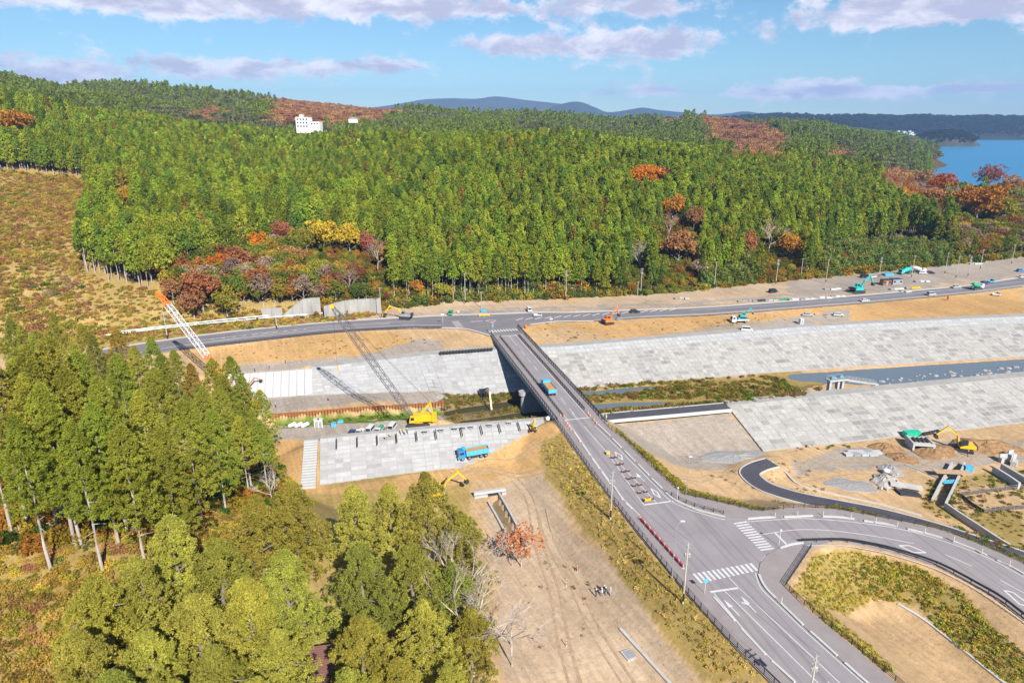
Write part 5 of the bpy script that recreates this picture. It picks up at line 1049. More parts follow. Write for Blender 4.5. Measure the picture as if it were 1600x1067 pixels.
def cabin_windows(parent, B, T, which=('front', 'rear', 'left', 'right')):
    """B, T: bottom and top rectangles (x0,x1,y,z) of a tapered cabin; windows on its faces"""
    x0, x1, y, z = B; a0, a1, ya, za = T
    fs = dict(front=[(x1, -y, z), (x1, y, z), (a1, ya, za), (a1, -ya, za)], rear=[(x0, y, z), (x0, -y, z), (a0, -ya, za), (a0, ya, za)], left=[(x1, y, z), (x0, y, z), (a0, ya, za), (a1, ya, za)], right=[(x0, -y, z), (x1, -y, z), (a1, -ya, za), (a0, -ya, za)])
    for k in which: part({'front': 'windshield', 'rear': 'rear_window'}.get(k, 'side_window'), glass, parent, lambda b: inset_panel(b, fs[k], .05, .14, .015))
def vehicle_root(name, p, heading, label, cat, group=None):
    r = empty(name, p, heading); tag(r, label, cat, group); return r
def car(p, heading, color, label, style='sedan', group=None, name=None):
    m = PAINT[color]; r = vehicle_root(name or {'sedan': 'car', 'van': 'van', 'mini': 'mini_truck', 'wagon': 'car'}[style], p, heading, label, 'van' if style == 'van' else 'truck' if style == 'mini' else 'car', group)
    if style == 'van': L, W, zb, B, T = 4.6, 1.75, .95, (-2.2, 1.75, .84, .95), (-2.05, 1.0, .74, 1.92)
    elif style == 'mini': L, W, zb, B, T = 3.6, 1.5, .75, (.35, 1.72, .73, .8), (.45, 1.25, .66, 1.78)
    elif style == 'wagon': L, W, zb, B, T = 4.3, 1.7, .85, (-2.0, 1.2, .8, .85), (-1.75, .55, .66, 1.5)
    else: L, W, zb, B, T = 4.5, 1.72, .82, (-1.75, 1.15, .8, .82), (-1.15, .45, .64, 1.42)
    h = L / 2
    prof = [(-h, .3), (h - .1, .3), (h, .5), (h - .05, zb - .18), (B[1], zb), (-h + .1, zb), (-h, zb - .2)] if style != 'mini' else [(-h, .42), (h, .35), (h, zb), (.3, zb), (.3, .6), (-h, .6)]
    part('body', m, r, lambda b: b.prism(prof, W / 2, -W / 2))
    x0, x1, y, z = B; a0, a1, ya, za = T
    part('cabin', m, r, lambda b: b.hexa([(x0, -y, z), (x1, -y, z), (x1, y, z), (x0, y, z)], [(a0, -ya, za), (a1, -ya, za), (a1, ya, za), (a0, ya, za)])); cabin_windows(r, B, T)
    if style == 'mini':
        part('cargo_bed', m, r, lambda b: [b.box((-.75, s * .72, .78), (2.05, .05, .36)) for s in (-1, 1)] + [b.box((-1.77, 0, .78), (.05, 1.45, .36))])
    for s in (-1, 1):
        part('headlight', lampw, r, lambda b: b.box((h - .06, s * W * .36, .62), (.12, .34, .16))); part('tail_light', lampr, r, lambda b: b.box((-h + .03, s * W * .4, .7), (.1, .16, .24)))
        for x in (-L * .3, L * .31): wheel(r, x, s * (W / 2 - .1), .31, .2)
    part('bumper', dark, r, lambda b: (b.box((h - .02, 0, .36), (.14, W * .92, .14)), b.box((-h + .02, 0, .36), (.14, W * .92, .14))))
    return r
def dump_truck(p, heading, label, color='blue', load=soilm, sc=1.0, tilt=0.0, cabc=None):
    r = vehicle_root('dump_truck', p, heading, label, 'truck'); r.scale = (sc,) * 3; r.rotation_euler.y = tilt; m = PAINT[color]; cm = PAINT[cabc or color]
    part('chassis', dark, r, lambda b: (b.box((0, 0, .85), (8.2, .9, .3)), b.box((-.3, .95, .75), (2.0, .4, .5)), b.box((-.3, -.95, .75), (2.0, .4, .5))))
    cab = part('cab', cm, r, lambda b: b.hexa([(2.3, -1.2, .7), (4.15, -1.2, .7), (4.15, 1.2, .7), (2.3, 1.2, .7)], [(2.35, -1.12, 2.75), (3.95, -1.12, 2.75), (3.95, 1.12, 2.75), (2.35, 1.12, 2.75)]))
    part('windshield', glass, cab, lambda b: inset_panel(b, [(4.09, -1.16, 1.65), (4.09, 1.16, 1.65), (3.955, 1.1, 2.7), (3.955, -1.1, 2.7)], .06, .08))
    for s in (-1, 1): part('side_window', glass, cab, lambda b: b.box((3.2, s * 1.155, 2.1), (1.1, .06, .7)))
    part('visor', cm, cab, lambda b: b.box((3.7, 0, 2.82), (.7, 2.1, .12))); part('bumper', rimm, r, lambda b: b.box((4.2, 0, .62), (.2, 2.4, .36)))
    def bed(b):
        x0, x1, y, z0, z1 = -4.1, 2.05, 1.24, 1.15, 2.5
        b.box(((x0 + x1) / 2, 0, z0), (x1 - x0, 2 * y, .12))
        for s in (-1, 1): b.box(((x0 + x1) / 2, s * y, (z0 + z1) / 2), (x1 - x0, .09, z1 - z0)); [b.box((x0 + .6 + k * 1.2, s * (y + .06), (z0 + z1) / 2 - .02), (.1, .07, z1 - z0 - .1)) for k in range(5)]
        b.box((x1, 0, (z0 + z1) / 2 + .25), (.1, 2 * y - .1, z1 - z0 + .5)); b.box((x0, 0, (z0 + z1) / 2 - .08), (.1, 2 * y - .1, z1 - z0 - .16)); b.box((x1 + .45, 0, z1 + .48), (.9, 2 * y - .2, .07))
    part('dump_bed', m, r, bed)
    part('soil_load', load, r, lambda b: b.hexa([(-4.0, -1.15, 1.3), (1.95, -1.15, 1.3), (1.95, 1.15, 1.3), (-4.0, 1.15, 1.3)], [(-3.8, -1.1, 2.2), (1.9, -1.1, 2.3), (1.9, 1.1, 2.3), (-3.8, 1.1, 2.2)]))
    for s in (-1, 1):
        for x in (3.1, 1.3, -1.9, -3.2): wheel(r, x, s * 1.02, .5, .34)
        part('headlight', lampw, r, lambda b: b.box((4.24, s * .9, .98), (.1, .4, .2))); part('tail_light', lampr, r, lambda b: b.box((-4.2, s * .9, .9), (.08, .4, .16))); part('mirror', dark, r, lambda b: b.box((4.1, s * 1.42, 2.1), (.1, .2, .45)))
    return r
def mixer(p, heading, label, drum='teal', cabc='white'):
    r = vehicle_root('mixer_truck', p, heading, label, 'truck'); cm = PAINT[cabc]
    part('chassis', dark, r, lambda b: b.box((0, 0, .85), (7.8, .9, .3)))
    cab = part('cab', cm, r, lambda b: b.hexa([(2.2, -1.2, .7), (3.95, -1.2, .7), (3.95, 1.2, .7), (2.2, 1.2, .7)], [(2.25, -1.12, 2.7), (3.75, -1.12, 2.7), (3.75, 1.12, 2.7), (2.25, 1.12, 2.7)]))
    part('windshield', glass, cab, lambda b: inset_panel(b, [(3.89, -1.16, 1.65), (3.89, 1.16, 1.65), (3.76, 1.1, 2.65), (3.76, -1.1, 2.65)], .06, .08))
    M = Matrix.Rotation(R(-76), 3, 'Y')
    part('mixing_drum', PAINT[drum], r, lambda b: b.lathe([(.5, -2.6), (.9, -2.3), (1.2, -1.0), (1.2, .4), (.85, 1.9), (.55, 2.6)], 16, (-.9, 0, 2.35), M), True)
    part('hopper', PAINT[drum], r, lambda b: (b.box((-3.5, 0, 3.2), (.9, 1.1, .5), 0, None, 1.3), b.box((-3.7, 0, 1.6), (.5, .5, 1.4))))
    part('water_tank', PAINT['white'], r, lambda b: b.lathe([(.4, -1), (.45, -.9), (.45, .9), (.4, 1)], 10, (1.75, 0, 1.5), Matrix.Rotation(math.pi / 2, 3, 'X')))
    for s in (-1, 1):
        for x in (3.0, -1.7, -2.9): wheel(r, x, s * 1.0, .5, .34)
    return r
def excavator(p, heading, label, color='yellow', sc=1.0, swing=0.0, boom=(48, -35), armlen=(5.2, 2.9), body=None, bucket=True, cabcol=None):
    """heading turns the tracks, swing the house; boom: boom elevation and stick angle in degrees"""
    r = vehicle_root('excavator', p, heading, label, 'excavator'); r.scale = (sc,) * 3; m = PAINT[color]; bm_ = PAINT[body or color]
    for s in (-1, 1):
        part('track', dark, r, lambda b: b.prism([(-1.9, .2), (-1.6, 0), (1.6, 0), (1.9, .2), (1.95, .55), (1.65, .82), (-1.65, .82), (-1.95, .55)], s * 1.25 + .28, s * 1.25 - .28))
    part('undercarriage', dark, r, lambda b: (b.box((0, 0, .55), (1.6, 2.1, .4)), b.lathe([(.75, .7), (.75, 1.0)], 14)))
    Q = Matrix.Rotation(swing, 3, 'Z')
    def rot(b): b.v = [tuple(Q @ Vector(v)) for v in b.v]; return b
    def hp(name, mm, fn, parent=r):
        b = MB(); fn(b); return rot(b).build(name, mm, parent)
    hp('house', bm_, lambda b: b.prism([(-2.0, 1.05), (1.3, 1.05), (1.3, 1.5), (.1, 1.9), (-1.9, 1.95), (-2.1, 1.6)], 1.28, -1.28))
    hp('counterweight', dark, lambda b: b.prism([(-2.5, 1.1), (-1.9, 1.05), (-1.9, 2.0), (-2.35, 1.95)], 1.2, -1.2))
    cb = hp('cab', PAINT[cabcol] if cabcol else bm_, lambda b: b.prism([(-.25, 1.5), (1.35, 1.5), (1.25, 2.2), (.9, 2.95), (-.2, 2.95)], 1.25, .3))
    hp('side_window', glass, lambda b: b.prism([(-.1, 2.05), (1.15, 2.05), (.85, 2.8), (-.1, 2.8)], 1.28, .27), cb); hp('windshield', glass, lambda b: b.hexa([(1.3, .38, 1.95), (1.33, .38, 1.95), (1.33, 1.17, 1.95), (1.3, 1.17, 1.95)], [(.93, .38, 2.85), (.96, .38, 2.85), (.96, 1.17, 2.85), (.93, 1.17, 2.85)]), cb)
    a0 = R(boom[0]); a1 = R(boom[1]); P0 = Vector((1.0, -.15, 1.55)); P1 = P0 + Vector((math.cos(a0 + .25), 0, math.sin(a0 + .25))) * armlen[0] * .5; P2 = P1 + Vector((math.cos(a0 - .3), 0, math.sin(a0 - .3))) * armlen[0] * .55; P3 = P2 + Vector((math.cos(a1), 0, math.sin(a1))) * armlen[1]
    hp('boom', m, lambda b: (b.bar(P0, P1, .42, .5), b.bar(P1, P2, .38, .42))); hp('stick', m, lambda b: b.bar(P2 + (P2 - P3).normalized() * .5, P3, .34, .36))
    hp('cylinder', rimm, lambda b: (b.tube([P0 + Vector((.5, .3, -.2)), P1 + Vector((-.1, .3, -.1))], .09, 6), b.tube([P0 + Vector((.5, -.35, -.2)), P1 + Vector((-.1, -.35, -.1))], .09, 6), b.tube([P1 + Vector((0, 0, .35)), P2 + (P2 - P3).normalized() * .45], .09, 6)))
    if bucket: hp('bucket', dark, lambda b: b.prism([(P3.x + x, P3.z + z) for x, z in ((.15, .1), (.55, -.25), (.5, -.75), (.05, -1.05), (-.55, -.8), (-.25, -.55), (-.3, -.1))], P3.y + .5, P3.y - .5))
    return r
def lattice(b, A, B_, w0, w1, n, t=.09, up=Vector((0, 0, 1))):
    A, B_ = Vector(A), Vector(B_); d = (B_ - A).normalized(); sx = d.cross(up).normalized(); sy = sx.cross(d).normalized()
    def c(f, i, j): return A.lerp(B_, f) + sx * (i * (w0 + (w1 - w0) * f) / 2) + sy * (j * (w0 + (w1 - w0) * f) / 2)
    C4 = [(-1, -1), (1, -1), (1, 1), (-1, 1)]
    for i, j in C4: b.bar(c(0, i, j), c(1, i, j), t)
    for k in range(n):
        f0, f1 = k / n, (k + 1) / n
        for q in range(4):
            a, e = C4[q], C4[(q + 1) % 4]
            if k % 2: a, e = e, a
            b.bar(c(f0, *a), c(f1, *e), t * .6)
            if k % 3 == 0: b.bar(c(f0, *a), c(f0, *e), t * .6)
def ray_at(u, v, Y):
    y = (533.5 - v) / 1067; t_ = Y / (CP + y * SP); return Vector(((u - 800) / 1067 * t_, Y, CAM_H + t_ * (-SP + y * CP)))
def gp(u, v, z=None): return hit(u, v) if z is None else at(u, v, z)
def road_head(u, line=far_T, rev=False):
    for i in range(len(line) - 1):
        if line[i][0] <= u <= line[i + 1][0]:
            a, b_ = at(*line[i]), at(*line[i + 1]); return math.atan2(b_.y - a.y, b_.x - a.x) + (math.pi if rev else 0)
    return 0.2
# ------------------------------------------------------------------ cranes
cb_ = at(654, 663, -5.45); S_ = hit(500, 577)
# boom tip: where the sight line to the tip comes nearest the sun line through its shadow
d1 = (ray_at(519, 479, 100) - Vector((0, 0, CAM_H))).normalized(); d2 = sun_vec; w0 = Vector((0, 0, CAM_H)) - S_
bq = d1.dot(d2); den = 1 - bq * bq; tt = (bq * d2.dot(w0) - d1.dot(w0)) / den
TIP = Vector((0, 0, CAM_H)) + d1 * tt
foot0 = at(634, 652, -3.2)
if not (30 < (TIP - foot0).length < 75): TIP = ray_at(519, 479, foot0.y + 6)
hd = math.atan2(TIP.y - cb_.y, TIP.x - cb_.x)
r = vehicle_root('crawler_crane', cb_, hd, 'yellow crawler crane with dark lattice boom on the gravel platform', 'crane'); inv = Matrix.Rotation(-hd, 3, 'Z')
for s in (-1, 1): part('track', dark, r, lambda b: b.prism([(-3.4, .3), (-3.0, 0), (3.0, 0), (3.4, .3), (3.4, .8), (3.0, 1.1), (-3.0, 1.1), (-3.4, .8)], s * 2.1 + .42, s * 2.1 - .42))
part('carbody', PAINT['yellow'], r, lambda b: (b.box((0, 0, .8), (2.8, 3.4, .6)), b.lathe([(1.2, 1.1), (1.2, 1.45)], 16)))
part('house', PAINT['yellow'], r, lambda b: (b.box((-1.4, 0, 2.3), (5.6, 2.9, 1.7)), b.box((-2.2, .0, 3.25), (2.6, 2.4, .4))))
part('counterweight', PAINT['yellow'], r, lambda b: [b.box((-4.7, 0, 1.7 + .62 * k), (1.4, 3.4, .56)) for k in range(3)])
cabp = part('cab', PAINT['yellow'], r, lambda b: b.hexa([(.9, 1.0, 1.5), (2.6, 1.0, 1.5), (2.6, 2.2, 1.5), (.9, 2.2, 1.5)], [(.9, 1.0, 3.4), (2.2, 1.0, 3.4), (2.2, 2.2, 3.4), (.9, 2.2, 3.4)]))
part('windshield', glass, cabp, lambda b: inset_panel(b, [(2.6, 1.0, 1.5), (2.6, 2.2, 1.5), (2.2, 2.2, 3.4), (2.2, 1.0, 3.4)], .08, .12)); part('side_window', glass, cabp, lambda b: b.box((1.6, 2.2, 2.7), (1.0, .05, .9)))
ft = Vector((1.5, 0, 1.9)); tl = inv @ (TIP - cb_); dirb = (tl - ft).normalized(); Lb = (tl - ft).length
def cboom(b): lattice(b, ft + dirb * 5, ft + dirb * (Lb - 4), 1.7, 1.7, 26, .13); lattice(b, ft, ft + dirb * 5, .7, 1.7, 3, .13); lattice(b, ft + dirb * (Lb - 4), tl, 1.7, .6, 3, .13)
part('lattice_boom', paint('boom_grey', (.10, .10, .105), .6), r, cboom); part('boom_head', PAINT['yellow'], r, lambda b: b.box(tl, (1.1, .8, 1.0)))
GA = Vector((-3.6, 0, 7.0))
part('gantry', PAINT['yellow'], r, lambda b: [(b.bar((-.6, s * .9, 3.0), GA + Vector((0, s * .6, 0)), .24), b.bar((-4.2, s * .9, 3.2), GA + Vector((0, s * .6, 0)), .24)) for s in (-1, 1)] + [b.bar(GA - Vector((0, .7, 0)), GA + Vector((0, .7, 0)), .3)])
part('pendant_rope', dark, r, lambda b: [b.bar(GA + Vector((0, s * .5, 0)), tl + Vector((0, s * .3, .4)), .05) for s in (-1, 1)])
part('hoist_rope', dark, r, lambda b: b.bar(tl, tl - Vector((0, 0, Lb * .45)), .05)); part('hook_block', PAINT['yellow'], r, lambda b: b.box(tl - Vector((0, 0, Lb * .45)), (.5, .4, .9)))
# second crane behind the left-hand trees
c2 = Vector((-84, 199, -6.9)); T2 = ray_at(246, 456, 214); hd2 = math.atan2(T2.y - c2.y, T2.x - c2.x)
r = vehicle_root('crawler_crane', c2, hd2, 'crane with orange and white lattice boom rising behind the near left trees', 'crane'); inv2 = Matrix.Rotation(-hd2, 3, 'Z'); f2 = Vector((1.4, 0, 1.9)); t2 = inv2 @ (T2 - c2); db = (t2 - f2).normalized(); L2 = (t2 - f2).length
for s in (-1, 1): part('track', dark, r, lambda b: b.prism([(-3.2, .3), (-2.8, 0), (2.8, 0), (3.2, .3), (3.2, .8), (2.8, 1.1), (-2.8, 1.1), (-3.2, .8)], s * 2.0 + .4, s * 2.0 - .4))
part('house', PAINT['orange'], r, lambda b: (b.box((-1.2, 0, 2.3), (5.2, 2.8, 1.7)), b.box((1.7, 1.3, 2.4), (1.4, 1.1, 1.8)), b.box((-4.2, 0, 2.2), (1.2, 3.2, 1.5))))
part('boom_foot', PAINT['orange'], r, lambda b: lattice(b, f2, f2 + db * L2 * .42, 1.0, 1.6, 14, .17)); part('boom_middle', PAINT['white'], r, lambda b: lattice(b, f2 + db * L2 * .42, f2 + db * L2 * .88, 1.6, 1.6, 15, .19))
part('boom_top', PAINT['orange'], r, lambda b: lattice(b, f2 + db * L2 * .88, f2 + db * L2 * .97, 1.6, .8, 3, .24)); part('boom_head', PAINT['orange'], r, lambda b: b.bar(f2 + db * L2 * .96, t2 + Vector((.6, 0, -.2)), 1.0, 1.2))
# ------------------------------------------------------------------ excavators
excavator(gp(634, 498, .05), R(170), 'yellow excavator reaching left on the sandy verge beside the far road', 'yellow', 1.25, 0, (30, -55), body='grey')
excavator(gp(950, 506), R(20), 'orange-red excavator working on the soil below the far road', 'orange', 1.1, R(10), (60, -70))
excavator(gp(1340, 457, 0.0), R(10), 'turquoise excavator in the gravel yard behind the far road', 'teal', 1.45, R(10), (50, -60))
excavator(gp(833, 673), R(-100), 'small yellow excavator with grey tracks on the soil ramp by the bridge', 'yellow', .72, R(20), (66, -85), cabcol='sky')
excavator(hit(757, 621), R(-75), 'dark excavator on the riverbank stretching a long yellow arm over the reeds', 'yellow', 1.15, 0, (24, -62), (7.0, 4.5), body='black')
excavator(hit(684, 777), R(25), 'yellow excavator arm rising behind the centre pines near the culvert', 'yellow', 1.1, 0, (46, -50))
excavator(gp(1506, 704), R(150), 'yellow and black excavator digging beside spoil heaps at right', 'yellow', 1.15, R(15), (52, -48), cabcol='black')
excavator(hit(384, 618), R(60), 'orange excavator half hidden by trees below the white sheeting', 'orange', .9, 0, (50, -30))
# ------------------------------------------------------------------ trucks and cars
rh = math.atan2(-bd.y, -bd.x)
bt = BA + bd * 44.0 - bn * .2 + Vector((0, 0, .012)); bt = at(857, 612, .012)
dump_truck(bt, rh, 'sky blue dump truck loaded with soil driving over the bridge', 'sky', sc=1.0)
pr_ = hit(740, 717); pr_.z = max(hgt(pr_.x + dx, pr_.y + dy) for dx in (-3, 0, 3) for dy in (-1.2, 0, 1.2)) + .05
dump_truck(pr_, R(196), 'blue dump truck loaded with soil on the earth ramp below the bridge', 'sky', cabc='blue', sc=1.0, tilt=0.05)
hcar = R(-100)
for (u, v, c, st, lab) in [(549, 680, 'navy', 'sedan', 'dark blue car at the left end of the row parked by the crane'), (563, 678, 'white', 'mini', 'small white pickup second in the row parked by the crane'), (578, 676, 'white', 'van', 'white van third in the row parked by the crane'), (612, 672, 'white', 'van', 'white van at the right end of the row parked by the crane')]: car(gp(u, v, -5.45), hcar, c, lab, st, 'vehicles parked by the crane')
def flatbed(p, heading, label, load, cabc='white', lname='load', sc=1.0):
    r = vehicle_root('flatbed_truck', p, heading, label, 'truck'); r.scale = (sc,) * 3; cm = PAINT[cabc]
    part('chassis', dark, r, lambda b: b.box((0, 0, .6), (6.0, .8, .25))); cab = part('cab', cm, r, lambda b: b.hexa([(1.4, -1, .5), (3.0, -1, .5), (3.0, 1, .5), (1.4, 1, .5)], [(1.5, -.92, 2.25), (2.75, -.92, 2.25), (2.75, .92, 2.25), (1.5, .92, 2.25)]))
    part('windshield', glass, cab, lambda b: inset_panel(b, [(2.93, -.97, 1.3), (2.93, .97, 1.3), (2.76, .92, 2.2), (2.76, -.92, 2.2)], .06, .08)); [part('side_window', glass, cab, lambda b: b.box((2.2, s * .96, 1.75), (.8, .05, .55))) for s in (-1, 1)]
    part('cargo_bed', cm, r, lambda b: (b.box((-.85, 0, .85), (4.3, 2.0, .1)), *[b.box((-.85, s * 1.0, 1.05), (4.3, .06, .36)) for s in (-1, 1)], b.box((-3.0, 0, 1.05), (.06, 2.0, .36)))); part(lname, PAINT[load], r, lambda b: b.box((-.8, 0, 1.35), (3.2, 1.6, .8), 0, None, .85))
    for s in (-1, 1):
        for x in (2.2, -1.9): wheel(r, x, s * .86, .38, .26)
    return r
flatbed(gp(594, 674, -5.45), hcar, 'white flatbed truck with a green tarpaulin, fourth in the row by the crane', 'green', 'white', 'tarpaulin', .8)
flatbed(gp(704, 491, .05), R(-90), 'truck with a green cover standing at the roadside behind the junction', 'green', 'green', 'cover', .9)
F = lambda u, v, c, st, lab, hd: car(gp(u, v, .012), hd, c, lab, st)
F(840, 494, 'white', 'mini', 'white pickup driving on the far road right of the junction', road_head(840)); F(827, 486.5, 'white', 'van', 'white van parked behind the far road above the junction', R(-80))
F(992, 488.5, 'black', 'wagon', 'black car driving on the far road', road_head(992)); F(1208, 457, 'black', 'van', 'black van standing alone on the yard by the forest', R(20))
F(1351, 471, 'white', 'sedan', 'white car driving on the far road at right', road_head(1351)); F(1455, 461.5, 'silver', 'van', 'silver van driving on the far road at right', road_head(1455)); F(1494, 450, 'silver', 'sedan', 'silver car at the near edge of the gravel yard', R(10))
F(1526, 445, 'white', 'sedan', 'white car, left of three parked on the yard at right', R(20)); F(1538, 443.5, 'navy', 'wagon', 'dark car, middle of three parked on the yard at right', R(20)); F(1548, 441.5, 'sky', 'mini', 'blue pickup, right of three parked on the yard', R(20))
F(1594, 424, 'blue', 'wagon', 'blue car parked at the upper right edge of the photo', R(15)); F(1597, 434, 'white', 'sedan', 'white car parked at the right edge of the photo', R(15)); F(1351, 434, 'black', 'van', 'dark van parked left of a white van behind the site hut', R(5)); F(1362, 434, 'white', 'van', 'white van parked behind the site hut', R(5))
F(1442, 428, 'white', 'wagon', 'white car beside the mixer trucks', R(-10)); F(1454, 427.5, 'black', 'sedan', 'black car right of the mixer trucks', R(-10))
mixer(gp(1414, 428, .02), R(200), 'concrete mixer truck with turquoise drum near the forest', 'teal', 'teal'); mixer(gp(1434, 426, .02), R(-20), 'concrete mixer truck with grey drum near the forest', 'silver', 'white'); mixer(gp(1526, 452, .012), road_head(1526), 'green and white mixer truck driving on the far road', 'green', 'white')
for (u, v, c, st, lab) in [(1262, 494, 'silver', 'sedan', 'silver car on the gravel pull-off below the far road'), (1310, 494, 'white', 'wagon', 'white car on the gravel pull-off below the far road'), (1167, 517, 'white', 'van', 'white minibus on the soil track above the far levee'), (1556, 462, 'white', 'mini', 'small white truck on the track below the far road')]:
    p = gp(u, v); p.z = max(hgt(p.x + dx, p.y + dy) for dx in (-2, 0, 2) for dy in (-1, 0, 1)); car(p, R(-12), c, lab, st)
p = gp(1155, 504); p.z = max(hgt(p.x + dx, p.y) for dx in (-3, 0, 3)); flatbed(p, R(185), 'white truck carrying a turquoise mini excavator above the far levee', 'sky', 'white', 'bed_deck', 1.25); excavator(p + Vector((1.4, .15, 1.9)), R(185), 'turquoise mini excavator riding on the white truck', 'teal', .72, R(180), (55, -60))
# ------------------------------------------------------------------ utility poles, lamps, signs
polem = mat('pole_concrete', (.42, .40, .37), .8, var=.08, scale=1.5); white_p = PAINT['white']
def top_h(p, vt):
    lo, hi = 1, 30
    for _ in range(30):
        m_ = (lo + hi) / 2
        if proj(p.x, p.y, p.z + m_)[1] > vt: lo = m_
        else: hi = m_
    return lo
def pole(u, v, vt, label, arms=2, trans=False, z=None, rz=0.3, group='utility poles'):
    p = gp(u, v, z); H = min(max(top_h(p, vt), 5), 16); r = empty('utility_pole', p, rz); tag(r, label, 'pole', group)
    part('shaft', polem, r, lambda b: b.tube([(0, 0, -.5), (0, 0, H)], .17, 8, .10))
    for k in range(arms): part('crossarm', steel, r, lambda b: (b.box((0, 0, H - .35 - .8 * k), (1.8, .1, .1)), *[b.lathe([(.05, 0), (.07, .1), (.04, .22)], 6, (s, 0, H - .3 - .8 * k)) for s in (-.8, -.3, .3, .8)]))
    if trans: part('transformer', steel, r, lambda b: (b.lathe([(.28, 0), (.3, .1), (.3, .75), (.2, .85)], 10, (.45, .1, H - 3.0)), b.lathe([(.2, 0), (.22, .6), (.15, .7)], 10, (-.4, .1, H - 2.6))))
    part('band', PAINT['black'] if H > 9 else steel, r, lambda b: b.lathe([(.185, .6), (.185, 2.2)], 8)); return p, H
n1 = pole(954, 811, 736, 'utility pole on the grassy embankment beside the bridge approach', 2, True, rz=.4); n2 = pole(1067, 943, 848, 'utility pole with transformer left of the near crosswalk', 2, True, rz=.5); n3 = pole(1262, 1108, 1023, 'utility pole with transformers at the bottom edge of the photo', 3, True, 0.1, rz=.5)
PL = [(262, 532, 488, 1), (433, 517, 473, 0), (596, 498, 449, 0), (727, 476, 427, 0), (752, 481, 456, 0), (884, 470, 422, 1), (1001, 461, 419, 1), (996, 462, 440, 0), (1116, 451, 409, 0), (1212, 446, 405, 1), (1251, 435, 404, 0), (1290, 443, 405, 0), (1373, 435, 402, 1), (1424, 435, 399, 0), (1476, 429, 395, 0), (1493, 436, 400, 0), (1512, 433, 400, 1), (1531, 422, 390, 0), (1580, 414, 382, 0)]
for i, (u, v, vt, tr) in enumerate(PL): pole(u, v, vt, 'grey utility pole along the far road, %s from the left' % ordw[i], 2 if tr else 1, bool(tr))
for (a, ha), (b_, hb) in ((n1, n2), (n2, n3)):
    for s in (-.8, .8):
        A = a + Vector((s * .9, s * .3, ha - .2)); B_ = b_ + Vector((s * .9, s * .3, hb - .2)); pts = [A.lerp(B_, k / 8) - Vector((0, 0, .9 * (1 - (k / 4 - 1) ** 2))) for k in range(9)]
        o = part('overhead_wire', dark, None, lambda b: b.tube(pts, .022, 4)); tag(o, 'overhead wire strung between two poles beside the near road', 'wire', 'overhead wires')
def lamp(u, v, vt, label, z=.12, side=(1, 0)):
    p = gp(u, v, z); H = min(max(top_h(p, vt), 4), 12); r = empty('street_lamp', p); tag(r, label, 'street lamp'); d = Vector((side[0], side[1], 0))
    part('pole', steel, r, lambda b: b.tube([(0, 0, 0), (0, 0, H * .9), d * .5 + Vector((0, 0, H * .98)), d * 1.3 + Vector((0, 0, H))], .07, 7, .045)); part('lamp_head', white_p, r, lambda b: b.box(d * 1.6 + Vector((0, 0, H + .02)), (.8, .3, .16))); part('base', steel, r, lambda b: b.box((0, 0, .15), (.3, .3, .3)))
lamp(1050, 902, 818, 'tall grey street lamp on the left pavement before the crosswalk', side=(.8, .5)); p_ = hit(1072, 774); lamp(1072, 773, 714, 'slim street lamp on the grass verge right of the approach', z=p_.z, side=(0.2, .1)); lamp(724, 495, 443, 'double-headed lamp mast at the far junction', side=(1, 0)); lamp(899, 468, 450, 'short roadside lamp behind the far road', side=(-1, 0))
def sign(u, v, vt, label, mcol, shape='round', z=.12, face=-1.45):
    p = gp(u, v, z); H = min(max(top_h(p, vt), 1.6), 6); r = empty('road_sign', p, face); tag(r, label, 'sign'); part('post', white_p, r, lambda b: b.tube([(0, 0, 0), (0, 0, H)], .05, 6)); M = Matrix.Rotation(math.pi / 2, 3, 'Y')
    if shape == 'round': part('sign_plate', mcol, r, lambda b: b.lathe([(.45, -.02), (.45, .02)], 14, (.08, 0, H - .3), M))
    elif shape == 'bulb': part('sign_plate', mcol, r, lambda b: b.lathe([(.05, -.3), (.2, -.2), (.22, 0), (.1, .15)], 10, (0, 0, H - .1)))
    elif shape == 'tri':
        pl = part('sign_plate', mcol, r, lambda b: b.add([(.06, -.6, H), (.06, .6, H), (.06, 0, H - 1.0), (.09, -.6, H), (.09, .6, H), (.09, 0, H - 1.0)], [(0, 1, 2), (5, 4, 3), (0, 3, 4, 1), (1, 4, 5, 2), (2, 5, 3, 0)])); part('sign_rim', white_p, pl, lambda b: [b.bar(Vector(a) + Vector((.05, 0, 0)), Vector(c) + Vector((.05, 0, 0)), .06) for a, c in (((.06, -.5, H - .08), (.06, .5, H - .08)), ((.06, .5, H - .08), (.06, 0, H - .9)), ((.06, 0, H - .9), (.06, -.5, H - .08)))]); part('lower_plate', PAINT['sky'], r, lambda b: b.lathe([(.4, -.02), (.4, .02)], 12, (.08, 0, H - 1.6), M))
    elif shape == 'square': part('sign_plate', mcol, r, lambda b: b.box((.08, 0, H - .35), (.04, .75, .75)))
    else: part('sign_plate', mcol, r, lambda b: b.box((.08, 0, H - .3), (.05, 1.2, .6)))
sign(1101, 926, 904, 'blue square crossing sign on a white post at the near crosswalk', PAINT['sky'], 'square'); sign(770, 522, 503, 'red triangular stop sign at the far end of the bridge', PAINT['red'], 'tri'); sign(692, 507, 490, 'white roadside sign left of the far junction', white_p, 'rect', 0.05); sign(861, 508, 497, 'white arrow sign at the right corner of the far junction', white_p, 'rect', .1); sign(1058, 781, 761, 'white bulb-topped guide post at the corner of the near crossing', white_p, 'bulb'); sign(1217, 852, 827, 'slim white sign post at the branch road crosswalk', white_p, 'bulb')
o = part('traffic_drum', PAINT['orange'], None, lambda b: (b.lathe([(.42, 0), (.42, .12), (.36, .14), (.34, 1.25), (.28, 1.3)], 12, at(822, 512, .12)))); tag(o, 'orange traffic drum on the corner at the far junction', 'traffic drum')
